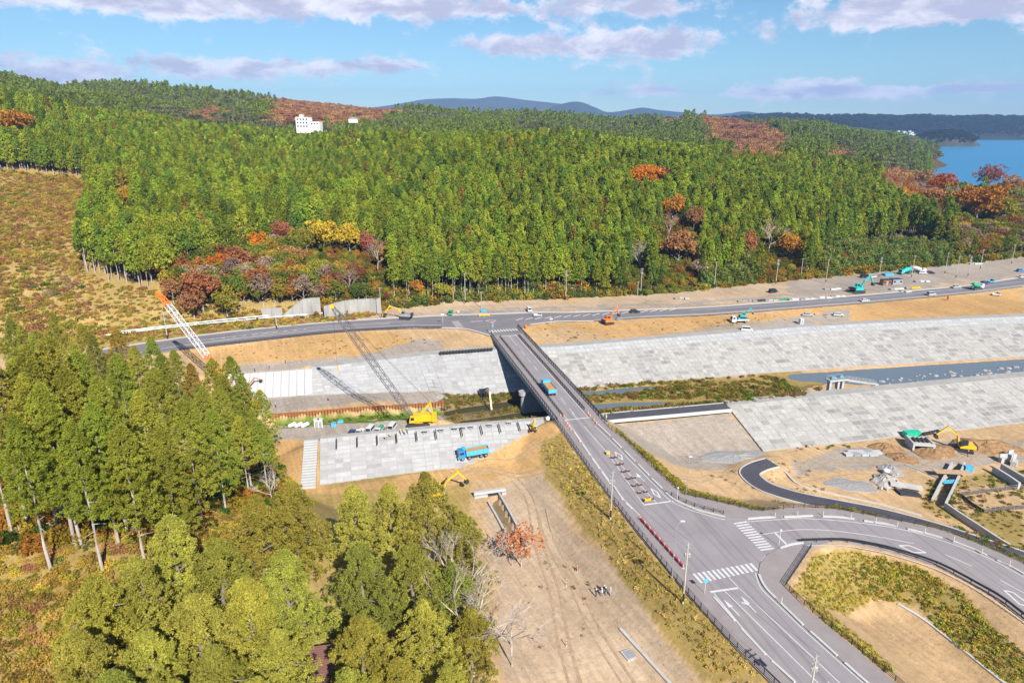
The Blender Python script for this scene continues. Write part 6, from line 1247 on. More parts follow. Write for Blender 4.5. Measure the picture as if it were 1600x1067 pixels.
o = part('traffic_drum', PAINT['red'], None, lambda b: (b.lathe([(.5, 0), (.5, .12), (.42, .14), (.4, 1.5), (.3, 1.6)], 12, at(1481, 468, .0)))); tag(o, 'red traffic drum beside the far road at right', 'traffic drum')
for i, (u, v) in enumerate([(1211, 808), (1246, 806), (1286, 806), (1329, 810), (1368, 817), (1402, 823), (1445, 833), (1490, 846), (1534, 865), (1577, 884), (1221, 942)]):
    p = at(u, v, .13); r = empty('delineator_post', p); tag(r, 'slim white delineator post on the kerb, %s from the left along the branch road' % ordw[i] if i < 10 else 'slim white delineator post on the kerb of the near right pavement', 'post', 'white delineator posts'); part('post', white_p, r, lambda b: b.tube([(0, 0, 0), (0, 0, 1.15)], .075, 6)); part('reflector', PAINT['cream'], r, lambda b: b.lathe([(.085, .85), (.085, 1.02)], 6))
# ------------------------------------------------------------------ barriers and cones
A_, B_ = (1000, 812), (1068, 889)
for i in range(9):
    f0, f1 = (i + .06) / 9, (i + .94) / 9; a = at(A_[0] + (B_[0] - A_[0]) * f0, A_[1] + (B_[1] - A_[1]) * f0, .02); b_ = at(A_[0] + (B_[0] - A_[0]) * f1, A_[1] + (B_[1] - A_[1]) * f1, .02); r = empty('traffic_barrier', a); tag(r, 'red barrier board on white feet beside the near road, %s from the bridge' % ordw[i], 'barrier', 'red barriers along the near road'); d = b_ - a
    part('board', PAINT['red'], r, lambda b: (b.bar(Vector((0, 0, .72)), d + Vector((0, 0, .72)), .08, .28), b.bar(Vector((0, 0, .34)), d + Vector((0, 0, .34)), .07, .2))); [part('foot', white_p, r, lambda b: (b.box(q + Vector((0, 0, .5)), (.1, .1, 1.0)), b.box(q + Vector((0, 0, .06)), (.5, .3, .12)))) for q in (d * .04, d * .96)]
def cone(p, label, group):
    r = empty('traffic_cone', p); tag(r, label, 'cone', group); part('body', PAINT['orange'], r, lambda b: (b.box((0, 0, .03), (.42, .42, .06)), b.lathe([(.17, .06), (.05, .8)], 10))); part('band', white_p, r, lambda b: b.lathe([(.145, .3), (.105, .52)], 10)); return r
for i, (u, v) in enumerate([(876, 650), (883, 658), (886, 663), (889, 667), (892, 672), (906, 691)]): cone(at(u, v, .13), 'traffic cone on the left pavement by the near bridge end, %s from the bridge' % ordw[i], 'cones left of the bridge end')
for i, (u, v) in enumerate([(919, 646), (922, 650), (928, 657), (932, 662)]): cone(at(u, v, .13), 'traffic cone on the right pavement by the near bridge end, %s from the bridge' % ordw[i], 'cones right of the bridge end')
def barricade(p, rz, label, group):
    r = empty('barricade', p, rz); tag(r, label, 'barricade', group); part('frame', dark, r, lambda b: [(b.bar((-.22, s * .45, 0), (0, s * .45, .75), .05), b.bar((.22, s * .45, 0), (0, s * .45, .75), .05)) for s in (-1, 1)]); part('board', mat('faded_orange', (.5, .22, .12), .7, var=.2, scale=3), r, lambda b: b.box((0, 0, .62), (.08, .8, .14))); part('weight', dark, r, lambda b: b.box((0, 0, .1), (.3, .9, .14)))
for i in range(7):
    f = i / 6; lu, lv = 955 + f * 50, 716 + f * 66; ru_, rv = 962 + f * 56, 715 + f * 65
    barricade(at(lu + 2, lv, .012), rh, 'small orange barricade on the left side of the closed median, %s from the bridge' % ordw[i], 'barricades on the closed median'); barricade(at(ru_, rv, .012), rh, 'small orange barricade on the right side of the closed median, %s from the bridge' % ordw[i], 'barricades on the closed median')
r = empty('warning_board', at(1012, 785, .012), rh); tag(r, 'yellow warning board at the near end of the closed median', 'sign'); part('board', PAINT['yellow'], r, lambda b: b.box((-.1, 0, .75), (.08, 1.5, .8), 0, Matrix.Rotation(-.25, 3, 'Y'))); part('frame', dark, r, lambda b: [b.bar((.3, s * .6, 0), (-.1, s * .6, 1.1), .06) for s in (-1, 1)])
r = empty('warning_board', at(950, 711, .012), rh); tag(r, 'yellow striped board with green light at the far end of the closed median', 'sign'); part('board', PAINT['yellow'], r, lambda b: b.box((0, 0, .7), (.08, .8, .9))); part('lamp', PAINT['green'], r, lambda b: b.lathe([(.12, 1.2), (.14, 1.3), (.1, 1.5)], 8)); part('frame', dark, r, lambda b: [b.bar((.25, s * .3, 0), (0, s * .3, 1.1), .05) for s in (-1, 1)])
# ------------------------------------------------------------------ people
def person_mesh(kind):
    J = {'stand': dict(kneeL=(.03, .1, .48), kneeR=(.03, -.1, .48), footL=(-.02, .11, .06), footR=(-.02, -.11, .06), hip=(0, 0, .92), chest=(.02, 0, 1.28), neck=(.02, 0, 1.48), head=(.04, 0, 1.63), elL=(-.03, .27, 1.12), haL=(.06, .28, .85), elR=(-.03, -.27, 1.12), haR=(.06, -.28, .85)),
         'point': dict(kneeL=(.08, .1, .48), kneeR=(-.03, -.1, .48), footL=(.08, .12, .06), footR=(-.12, -.11, .06), hip=(0, 0, .92), chest=(.05, 0, 1.28), neck=(.07, 0, 1.48), head=(.1, 0, 1.62), elL=(.12, .26, 1.14), haL=(.36, .16, 1.12), elR=(.05, -.28, 1.12), haR=(.33, -.16, 1.05)),
         'bend': dict(kneeL=(.14, .12, .45), kneeR=(.1, -.12, .45), footL=(0, .14, .06), footR=(0, -.14, .06), hip=(-.1, 0, .84), chest=(.26, 0, 1.02), neck=(.42, 0, 1.1), head=(.56, 0, 1.14), elL=(.4, .22, .78), haL=(.5, .18, .5), elR=(.4, -.22, .78), haR=(.5, -.18, .5))}[kind]
    hip = Vector(J['hip']); ch = Vector(J['chest'])
    V = [(hip, .14), (hip.lerp(ch, .5), .125), (ch, .15), (Vector(J['neck']), .062), (Vector(J['head']), .098), (Vector(J['head']) + (Vector(J['head']) - Vector(J['neck'])).normalized() * .09, .07)]; E = [(0, 1), (1, 2), (2, 3), (3, 4), (4, 5)]
    def chain(root, pts):
        p = root
        for q, r_ in pts: V.append((Vector(q), r_)); E.append((p, len(V) - 1)); p = len(V) - 1
        return p
    for s, n in ((1, 'L'), (-1, 'R')):
        k = chain(0, [(hip + Vector((0, s * .1, -.05)), .1), (J['knee' + n], .068), (J['foot' + n], .05)]); chain(k, [(Vector(J['foot' + n]) + Vector((.17, 0, -.02)), .042)])
        h = Vector(J['ha' + n]); e = Vector(J['el' + n]); k = chain(2, [(ch + Vector((0, s * .19, .1)), .07), (e, .05), (h, .036)]); dh = (h - e).normalized(); chain(k, [(h + dh * .08, .04), (h + dh * .17, .022)])
    me = bpy.data.meshes.new('figure'); me.from_pydata([tuple(v) for v, _ in V], E, []); o = bpy.data.objects.new('figure', me); COL.objects.link(o)
    md = o.modifiers.new('skin', 'SKIN'); sk = me.skin_vertices[0].data if me.skin_vertices else None
    if sk is None:
        bm = bmesh.new(); bm.from_mesh(me); bm.verts.layers.skin.verify(); bm.to_mesh(me); bm.free(); sk = me.skin_vertices[0].data
    for i, (_, r_) in enumerate(V): sk[i].radius = (r_, r_); sk[i].use_root = i == 0
    o.modifiers.new('sub', 'SUBSURF').levels = 1
    dg = bpy.context.evaluated_depsgraph_get(); out = bpy.data.meshes.new_from_object(o.evaluated_get(dg)); bpy.data.objects.remove(o); return out, J
skin = mat('skin', (.45, .28, .2), .6); FIG = {k: person_mesh(k) for k in ('stand', 'point', 'bend')}
CLO = {}
def cloth(c):
    if c not in CLO: CLO[c] = mat('cloth_%d' % len(CLO), c, .9, var=.12, scale=4)
    return CLO[c]
def person(p, rz, label, pose, top, trousers, helmet, vest=None, sc=1.0, group=None):
    src, J = FIG[pose]; me = src.copy(); me.materials.clear()
    for m_ in (cloth(trousers), cloth(top), skin, PAINT['black']): me.materials.append(m_)
    hp_ = Vector(J['hip']); nk = Vector(J['neck']); mi = []
    for f in me.polygons:
        c = f.center
        if c.z < .11: k = 3
        elif (c - Vector(J['head'])).length < .2 or (c - nk).length < .05: k = 2
        elif min((c - Vector(J['haL'])).length, (c - Vector(J['haR'])).length) < .13: k = 2
        elif c.z < hp_.z - .02 and abs(c.y) < .24: k = 0
        else: k = 1
        mi.append(k)
    me.polygons.foreach_set('material_index', mi); me.polygons.foreach_set('use_smooth', [True] * len(mi)); r = empty('person', p, rz); r.scale = (sc,) * 3; tag(r, label, 'person', group); link(bpy.data.objects.new('body', me), r)
    hd_ = Vector(J['head']); up = (hd_ - nk).normalized().to_track_quat('Z', 'X').to_matrix()
    part('helmet', PAINT[helmet], r, lambda b: b.lathe([(.15, .03), (.135, .06), (.125, .13), (.08, .19), (.02, .21)], 10, hd_, up), True)
    fx = Vector((.1, 0, 0)); part('face', skin, r, lambda b: (b.box(hd_ + Vector((.115, 0, -.01)), (.035, .03, .05)), *[b.lathe([(.02, -.008), (.02, .008)], 6, hd_ + Vector((-.0, s * .115, 0)), Matrix.Rotation(math.pi / 2, 3, 'X')) for s in (-1, 1)]))
    if vest:
        c = Vector(J['chest']); hz = (c - hp_); part('vest', cloth(vest), r, lambda b: b.tube([hp_ + hz * .25, hp_ + hz * .7, c + hz.normalized() * .08], .19, 10, .185))
NV, GY, WH, KH = (.04, .06, .14), (.25, .27, .32), (.55, .56, .6), (.25, .22, .15); YV = (.55, .6, .03)
for (u, v, rz, pose, top, tro, hel, vest, lab) in [(931, 932, .3, 'stand', NV, (.05, .05, .06), 'white', None, 'person in dark workwear at the left of the group on the bare earth'), (941, 931, 2.6, 'point', WH, (.2, .3, .42), 'white', None, 'person in light clothes at the front of the group on the bare earth'), (944, 926, -1.6, 'stand', NV, NV, 'white', None, 'person in navy at the back of the group on the bare earth'), (947, 929, 3.4, 'point', NV, GY, 'white', None, 'person in navy holding papers in the middle of the group'), (954, 930, 2.9, 'stand', (.4, .5, .6), (.3, .42, .52), 'white', None, 'person in pale blue workwear at the right of the group'),
        (626, 682, .5, 'stand', GY, (.1, .15, .3), 'white', YV, 'worker in a yellow vest standing left of two others on the levee top'), (632, 682, 2.5, 'point', GY, NV, 'white', YV, 'worker in a yellow vest facing a colleague on the levee top'), (637, 680, 3.2, 'stand', (.2, .25, .4), NV, 'white', None, 'worker in blue standing at the right on the levee top'), (601, 689, 0, 'bend', WH, (.05, .05, .06), 'white', None, 'worker bending over at the upper edge of the pale levee'), (611, 687, 2.9, 'bend', KH, GY, 'white', YV, 'stooping worker in a yellow vest at the upper edge of the pale levee'),
        (942, 657, 2.5, 'stand', GY, KH, 'yellow', YV, 'guard in a yellow vest at the right side of the near bridge end'), (947, 659, 2.0, 'stand', KH, GY, 'white', YV, 'second guard in yellow beside the path at the near bridge end'), (1512, 713, 3, 'stand', (.05, .05, .06), (.05, .05, .06), 'white', None, 'worker in black standing beside the yellow and black excavator'),
        (446, 568, 0, 'stand', (.08, .08, .1), (.08, .08, .1), 'white', None, 'worker standing above the middle of the white sheeting'), (421, 577, 0, 'stand', NV, GY, 'white', None, 'worker standing above the left part of the white sheeting'), (398, 581, 1, 'stand', (.4, .08, .08), NV, 'white', None, 'worker in red at the upper left of the white sheeting'), (431, 637, 1, 'stand', GY, NV, 'white', None, 'worker standing on the bench below the white sheeting')]:
    pz = gp(u, v); pz.z += .40 if 'levee' in lab else .42 if 'bridge end' in lab else 0
    person(pz, rz, lab, pose, top, tro, hel, vest, 1.02)
# ------------------------------------------------------------------ walls, piles and site structures
rust = mat('rusty_steel', (.20, .075, .028), .85, scale=1.5, col2=(.34, .15, .06), detail=6)
root = empty('sheet_pile_wall', (-74, 194.5, -9.6)); tag(root, 'rusty brown sheet pile wall below the far left levee', 'wall'); off = Vector(root.location)
pm = [MB().add([(0, 0, 0), (.18, .32, 0), (.68, .32, 0), (.9, 0, 0), (.9, .1, 0), (.74, .42, 0), (.12, .42, 0), (0, .1, 0)] + [(x, y, 3.3 + dz) for x, y in ((0, 0), (.18, .32), (.68, .32), (.9, 0), (.9, .1), (.74, .42), (.12, .42), (0, .1))], [(i, (i + 1) % 8, (i + 1) % 8 + 8, i + 8) for i in range(8)] + [(8, 9, 14, 15), (9, 10, 13, 14), (10, 11, 12, 13)]).mesh('sheet_pile', rust) for dz in (0, .1, -.08)]
for i in range(59):
    x = -75 + i * .9; y = float(np.interp(x, XS, ROWS[8][0])); o = bpy.data.objects.new('sheet_pile', pm[rnd.choice([0, 0, 1, 2])]); o.location = Vector((x, y - .35, -9.7)) - off; o.rotation_euler.z = .16; link(o, root)
# old retaining wall on the hillside
def wall_strip(name, label, base, top, th, m, cat='wall', parent=None, extra=1.0):
    """base: photo points on the ground; top: photo rows of the wall's upper edge"""
    P = [hit(u, v) for u, v in base]; T = [max(p.z + .4, p.z + top_h(p, vt)) for p, vt in zip(P, top)]; root = empty(name, P[0]); tag(root, label, cat); o0 = P[0]
    for i in range(len(P) - 1):
        d = (P[i + 1] - P[i]); d.z = 0; d.normalize(); n = Vector((-d.y, d.x, 0)) * th; a, b_ = P[i] - o0, P[i + 1] - o0; k = d * .03
        a = a + k; b_ = b_ - k
        part('panel', m, root, lambda b: b.hexa([a - Vector((0, 0, extra)), b_ - Vector((0, 0, extra)), b_ + n - Vector((0, 0, extra)), a + n - Vector((0, 0, extra))], [Vector((a.x, a.y, T[i] - o0.z)), Vector((b_.x, b_.y, T[i + 1] - o0.z)), Vector((b_.x, b_.y, T[i + 1] - o0.z)) + n, Vector((a.x, a.y, T[i] - o0.z)) + n]))
    return root
wall_strip('retaining_wall', 'low grey retaining wall at the left foot of the colourful slope', [(410, 499), (425, 498), (442, 497)], [482, 481.5, 481], .8, conc_grey)
wall_strip('retaining_wall', 'tall old concrete retaining wall with sloping top left of centre', [(443, 497), (458, 496), (474, 495), (488, 494), (502, 493)], [492, 480, 468, 466, 465], .8, conc_grey)
wall_strip('retaining_wall', 'grey retaining wall right of the tall one, half covered by brush', [(507, 497), (525, 495), (540, 493), (560, 491), (580, 490), (596, 489)], [479, 474, 470, 468, 467, 466], .8, conc_grey)
# white pipes on supports beside the far road
for (pts, lab, up) in (([(165, 527), (230, 519), (300, 511), (380, 503), (440, 497.5), (505, 492)], 'long white pipe on supports beside the far road, the lower of two', .9), ([(190, 523.5), (260, 515), (330, 507), (400, 500), (437, 496.5)], 'white pipe on supports beside the far road, the upper and shorter of two', 1.5)):
    P = [hit(u, v) for u, v in pts]; P = [Vector((p.x, p.y, p.z)) for p in P]; root = empty('white_pipe', P[0]); tag(root, lab, 'pipe'); o0 = P[0]; zz = [p.z for p in P]
    part('pipe', white_p, root, lambda b: b.tube([p - o0 + Vector((0, 0, up)) for p in smooth_line(P, 5)], .22, 8))
    for p in P: part('support', conc_plain, root, lambda b: b.box(p - o0 + Vector((0, 0, up / 2 - .5)), (.35, .35, up + .9)))
# row of black sandbags on the levee crest left of the bridge
def bag_mesh(m, seed, s=(1.0, 1.0, .9)):
    rg = random.Random(seed); b = MB(); b.lathe([(.32, 0), (.52, .12), (.56, .4), (.5, .68), (.3, .84), (.12, .98)], 10); b.v = [(x * s[0] * rg.uniform(.93, 1.07), y * s[1] * rg.uniform(.93, 1.07), z * s[2]) for x, y, z in b.v]; me = b.mesh('bag', m); return me
bagm = mat('black_bag', (.028, .028, .032), .7, var=.3, scale=3); bags = [bag_mesh(bagm, k) for k in range(3)]; wbagm = mat('white_bag', (.62, .62, .70), .8, var=.1, scale=3); wbags = [bag_mesh(wbagm, k + 5) for k in range(2)]
def bag(p, me, label, group, sc=1.1):
    o = bpy.data.objects.new('sandbag', me); o.location = p; o.scale = (sc, sc, sc); o.rotation_euler.z = rnd.uniform(0, 6); link(o); tag(o, label, 'sandbag', group); return o
for i in range(17):
    u = 689 + i * 4.9; v = 553.5 - i * .38; p = at(u, v, -1.65); bag(p, bags[i % 3], 'black sandbag on the levee crest left of the bridge, %s from the left' % ordw[i], 'black sandbags left of the bridge', 1.25)
for i in range(6): p = hit(1444 + i * 4.2, 680 - i * .9); bag(p, bags[i % 3], 'black sandbag above the concrete culvert at right, %s from the left in its row' % ordw[i], 'black sandbags at the right levee toe', 1.1)
for i in range(9): p = hit(453 + i * 3.4, 667 - (i % 3) * 1.6); bag(p, wbags[i % 2], 'white bulk bag in the heap on the left of the gravel platform', 'white bulk bags', 1.15)
for i, (u, v) in enumerate([(856, 657), (862, 654)]): bag(hit(u, v) + Vector((0, 0, .2)), wbags[i], ['white bulk bag below the near bridge end', 'white bulk bag against the near bridge abutment'][i], 'bags at the bridge', 1.3)
# cabins and boxes
def cabin(p, rz, d, m, label, cat='cabin', name='site_cabin', door=True, roof=None):
    r = empty(name, p, rz); tag(r, label, cat); part('walls', m, r, lambda b: b.box((0, 0, d[2] / 2), d)); part('roof', roof or m, r, lambda b: b.box((0, 0, d[2] + .06), (d[0] + .2, d[1] + .2, .12)))
    if door: part('door', steel, r, lambda b: b.box((0, -d[1] / 2 - .02, d[2] * .42), (min(.8, d[0] * .6), .05, d[2] * .8)))
    if d[0] > 2.5: [part('window', glass, r, lambda b: b.box((s * d[0] * .32, -d[1] / 2 - .02, d[2] * .6), (d[0] * .2, .05, d[2] * .3))) for s in (-1, 1)]
    return r
pz = -5.45
cabin(at(495, 667, pz), .2, (1.3, 1.3, 2.4), white_p, 'white portable toilet, left of two by the rusty sheet piles', 'portable toilet', 'portable_toilet'); cabin(at(501, 667, pz), .2, (1.3, 1.3, 2.4), white_p, 'white portable toilet, right of two by the rusty sheet piles', 'portable toilet', 'portable_toilet')
cabin(at(672, 652, pz), .2, (1.4, 1.4, 2.6), PAINT['silver'], 'grey portable toilet right behind the yellow crane', 'portable toilet', 'portable_toilet'); cabin(hit(1251, 507), .3, (1.5, 1.5, 2.5), white_p, 'white portable toilet above the far levee', 'portable toilet', 'portable_toilet')
cabin(at(1383, 445, .0), .15, (4.5, 3, 2.7), PAINT['brown'], 'brown site hut with dark roof, left of two in the yard', roof=dark); cabin(at(1399, 444, .0), .15, (5.5, 3.4, 2.8), PAINT['grey'], 'blue-grey site hut, right of two in the yard', roof=PAINT['navy'])
def crate(p, rz, d, m, label, name='crate', cat='crate'):
    r = empty(name, p, rz); tag(r, label, cat); part('box', m, r, lambda b: b.box((0, 0, d[2] / 2), d)); part('lid', m, r, lambda b: b.box((0, 0, d[2] + .04), (d[0] + .08, d[1] + .08, .08))); part('rib', m, r, lambda b: [b.box((x * d[0] * .3, s * (d[1] / 2 + .03), d[2] / 2), (.1, .06, d[2] * .9)) for x in (-1, 0, 1) for s in (-1, 1)]); return r
crate(at(521, 666, pz), .3, (1.3, 1.1, 1.0), PAINT['sky'], 'light blue crate on the gravel platform, left of two'); crate(at(532, 660, pz), .3, (1.6, .9, .6), PAINT['sky'], 'flat light blue crate on the gravel platform, right of two'); crate(gp(756, 487, .02), .1, (2.2, 1.4, 1.0), PAINT['sky'], 'blue crate under a sheet behind the far junction')
crate(hit(1424, 683), .12, (4.6, 2.0, 1.8), paint('bright_green', (.02, .42, .25)), 'bright green container at the toe of the right levee', 'storage_container', 'container'); crate(hit(1513, 736), -.2, (1.8, 1.1, 1.4), PAINT['sky'], 'light blue box beside the drainage channel at right'); crate(at(1387, 430, 0), .2, (5, 3, .9), PAINT['sky'], 'blue tarpaulin-covered stack beside the bamboo', 'covered_stack', 'stack')
crate(hit(716, 488), .1, (1, .8, .8), PAINT['cream'], 'small cream generator box by the lamp mast at the far junction', 'generator', 'generator'); b6 = at(757, 494, 0); o = part('yellow_barrier', PAINT['yellow'], None, lambda b: (b.box(b6 + Vector((0, 0, .5)), (4.5, .1, .5), .15), *[b.box(b6 + Vector((x, x * .15, .25)), (.3, .3, .5)) for x in (-2, 0, 2)])); tag(o, 'long yellow barrier board behind the far junction', 'barrier')
# heaps
def heap(u, v, rad, h, m, label, name='soil_heap', seed=1, cat='heap', el=1.0, z=None):
    p = gp(u, v, z); rg = random.Random(seed); nr, na = 7, 22; V = [(0, 0, h)]; F = []
    for i in range(1, nr + 1):
        f = i / nr
        for j in range(na):
            a = 2 * math.pi * j / na; k = 1 + .22 * math.sin(a * 2 + seed) + .12 * math.sin(a * 5 + seed * 2); z = h * (1 - f) ** .8 * (1 + rg.uniform(-.22, .22)) - (.35 if i == nr else 0); V.append((math.cos(a) * rad * f * k * el, math.sin(a) * rad * f * k, z))
    F += [(0, 1 + j, 1 + (j + 1) % na) for j in range(na)]
    for i in range(nr - 1): F += [(1 + i * na + j, 1 + (i + 1) * na + j, 1 + (i + 1) * na + (j + 1) % na, 1 + i * na + (j + 1) % na) for j in range(na)]
    b = MB(); b.add(V, F); o = b.build(name, m, None); o.location = p; tag(o, label, cat); return o
brownm = mat('brown_spoil', (.26, .155, .075), .95, var=.35, scale=1.2, bump=.4); gravm = mat('grey_gravel', (.27, .26, .255), .95, var=.25, scale=2.5, bump=.3); sandm = mat('sand_heap', (.42, .29, .15), .95, var=.2, scale=1.5)
heap(1540, 699, 6.5, 2.0, brownm, 'brown spoil heap right of the yellow and black excavator', seed=2, el=1.4); heap(1386, 701, 3.4, 1.6, brownm, 'dark brown spoil heap left of the concrete culvert', seed=3, el=1.3); heap(1412, 716, 3.2, 1.1, brownm, 'low dark spoil heap below the concrete culvert', seed=4, el=1.4); heap(1462, 706, 5, 1.4, brownm, 'spoil heap below the concrete culvert and excavator', seed=6, el=1.5)
heap(684, 664, 3.6, 1.5, sandm, 'sandy mound right of the yellow crane', 'sand_heap', 7, el=1.2, z=-5.6); heap(1153, 715, 5.5, .7, gravm, 'flat heap of grey gravel at the left toe of the right levee', 'gravel_heap', 8, el=1.7); heap(1330, 758, 4.0, .35, gravm, 'thin spread of grey gravel in the middle of the yard', 'gravel_heap', 9, el=1.5); heap(1392, 735, 3.0, 1.3, gravm, 'grey gravel heap with a white sack in the yard', 'gravel_heap', 10); heap(1382, 752, 3.4, 1.6, rubblem, 'heap of broken concrete rubble above the black pipes', 'rubble_heap', 12, el=1.2)
heap(688, 621, 2.2, 1.0, gravm, 'grey rubble at the right end of the bench below the far left levee', 'rubble_heap', 14)
# broken slabs scattered over the rubble
for i in range(22):
    u, v = 1372 + rnd.uniform(0, 34), 742 + rnd.uniform(0, 26); p = hit(u, v) + Vector((0, 0, .3)); o = part('rubble_block', rubblem, None, lambda b: b.box((0, 0, 0), (rnd.uniform(.4, 1.3), rnd.uniform(.4, 1.0), rnd.uniform(.3, .6)), 0, None, rnd.uniform(.7, 1))); o.location = p; o.rotation_euler = (rnd.uniform(-.5, .5), rnd.uniform(-.5, .5), rnd.uniform(0, 3)); tag(o, 'broken concrete block in the rubble above the black pipes', 'rubble', 'broken concrete blocks')
for i in range(9):
    a = hit(1397 + i * 1.2, 765 + i * 1.1); b_ = hit(1432 + i * 1.0, 771 + i * .8); a.z += .25 + .22 * (i % 2); b_.z += .25 + .22 * (i % 2); o = part('black_pipe', PAINT['black'], None, lambda b: b.tube([a, b_], .2, 8)); tag(o, 'black plastic pipe in the pile below the rubble', 'pipe', 'pile of black pipes')
pv = hit(1415, 764) + Vector((0, 0, .9)); o = part('concrete_slab', conc_plain, None, lambda b: b.box(pv, (7, 1.6, .6), -.35)); tag(o, 'long broken concrete slab lying on the black pipes', 'slab')
o = part('white_sack', wbagm, None, lambda b: b.lathe([(.6, 0), (.9, .25), (.8, .6), (.3, .85)], 10, hit(1384, 740) + Vector((0, 0, .6)))); tag(o, 'white sack lying on the gravel heap in the yard', 'sack')
# stacked steel and timber in the yard
stackm = [conc_pale, PAINT['silver'], PAINT['grey']]
for i in range(8):
    p = hit(1326 + i * 6.2, 711 - (i % 2) * 3); r = empty('beam_stack', p, .12); tag(r, 'stack of grey beams below the right levee, %s from the left' % ordw[i], 'stack', 'beam stacks'); [part('beam', stackm[i % 3], r, lambda b: b.box((0, (k - 1.5) * .45, .2 + .3 * q), (.0 + 2.4, .32, .24))) for k in range(4) for q in range(2)]
for i, (u, v, L) in enumerate([(1065, 467, 7), (1165, 471, 8), (1185, 470, 7), (1203, 469.5, 6), (1222, 469, 8), (1240, 468.5, 6), (1262, 468, 9), (1285, 466, 9), (1310, 464, 8), (1400, 452, 8), (1425, 450, 8), (1415, 456, 6), (1300, 452, 9), (1440, 440, 8), (1526, 413, 8)]):
    p = at(u, v, .0); r = empty('material_stack', p, .15); tag(r, 'low stack of building material along the gravel yard, %s from the left' % ordw[i], 'stack', 'material stacks in the yard'); m_ = [conc_pale, gravm, dark, conc_pale, PAINT['green'], white_p, conc_pale, white_p, conc_plain, white_p, PAINT['yellow'], conc_plain, white_p, white_p, white_p][i]; [part('bundle', m_ if k else gravm, r, lambda b: b.box((k * L / 3 - L / 3, rnd.uniform(-.8, .8), .3), (L / 3.4, 1.6, .6))) for k in range(3)]
# formwork along the top of the near pale levee
for i, u in enumerate([526, 558, 589, 619, 650, 680, 720, 751, 779, 809]):
    v = 690 - (u - 526) * .094; a = at(u, v - 3, -.9); a.z = -.72; b_ = Vector((a.x + .7, a.y - 3.2, -1.7)); r = empty('formwork_plank', a); tag(r, 'dark formwork plank across the crest of the near pale levee, %s from the left' % ordw[i], 'plank', 'formwork planks'); part('plank', mat('dark_timber', (.07, .05, .04), .9, var=.3, scale=3), r, lambda b: b.bar(Vector((0, 0, 0)), b_ - a, .16, .3)); part('peg', dark, r, lambda b: (b.bar((0, 0, -.4), (0, 0, .5), .08), b.bar(b_ - a + Vector((0, 0, -.3)), b_ - a + Vector((0, 0, .5)), .08)))
for i, u in enumerate([665, 690, 712, 724, 737, 766, 796]):
    v = 677 - (u - 665) * .1; p = at(u, v - 2, -.8); p.z = -1.14; r = empty('trestle', p, .2); tag(r, 'small dark trestle on the crest of the near pale levee, %s from the left' % ordw[i], 'trestle', 'trestles on the levee'); part('table', conc_plain, r, lambda b: b.box((0, 0, 1.0), (1.5, .4, .12))); part('leg', dark, r, lambda b: [b.bar((s * .2, t_ * .15, 0), (s * .5, t_ * .15, 1.0), .07) for s in (-1, 1) for t_ in (-1, 1)])
# sluice gate on the near bank of the river
sp_ = Vector((104.5, 205.5, -5.2)); r = empty('sluice_gate', sp_, .22); tag(r, 'concrete sluice gate tower with railed platform and walkway above the river', 'sluice gate'); zt = 5.6
for x in (-2.3, .7, 2.3): part('pillar', conc_pale, r, lambda b: b.box((x, 0, zt / 2 - 1.5), (.75, 1.3, zt + 3)))
part('platform', conc_plain, r, lambda b: b.box((.1, 0, zt + .2), (6.6, 2.6, .4))); part('hoist', PAINT['sky'], r, lambda b: (b.box((-1.4, 0, zt + .85), (1.0, .9, .9)), b.box((1.6, 0, zt + .9), (1.2, 1.0, 1.0)), b.box((1.6, 0, zt + 1.5), (.5, .4, .3)))); part('gate_leaf', steel, r, lambda b: b.box((-.8, .1, 1.2), (2.3, .2, 3.4)))
railing(r, [Vector(q) for q in ((-3.1, -1.2, zt + .4), (3.3, -1.2, zt + .4), (3.3, 1.2, zt + .4), (-3.1, 1.2, zt + .4), (-3.1, -1.2, zt + .4))], 1.1, 1.1, (1.05, .7, .35), steel, .08, .06)
wA, wB = Vector((3.5, -.6, zt + .1)), Vector((13.2, -1.6, 3.9)); part('walkway', conc_plain, r, lambda b: b.bar(wA, wB, .3, 1.3)); part('walkway_beam', steel, r, lambda b: [b.bar(wA + Vector((0, s * .5, -.35)), wB + Vector((0, s * .5, -.35)), .3, .2) for s in (-1, 1)]); [railing(r, [wA + Vector((0, s * .6, .15)), wB + Vector((0, s * .6, .15))], 1.05, 1.2, (1.0, .65, .3), steel, .08, .06) for s in (-1, 1)]; part('footing', conc_pale, r, lambda b: b.box(wB + Vector((.3, 0, -.7)), (1.4, 1.8, 1.4)))
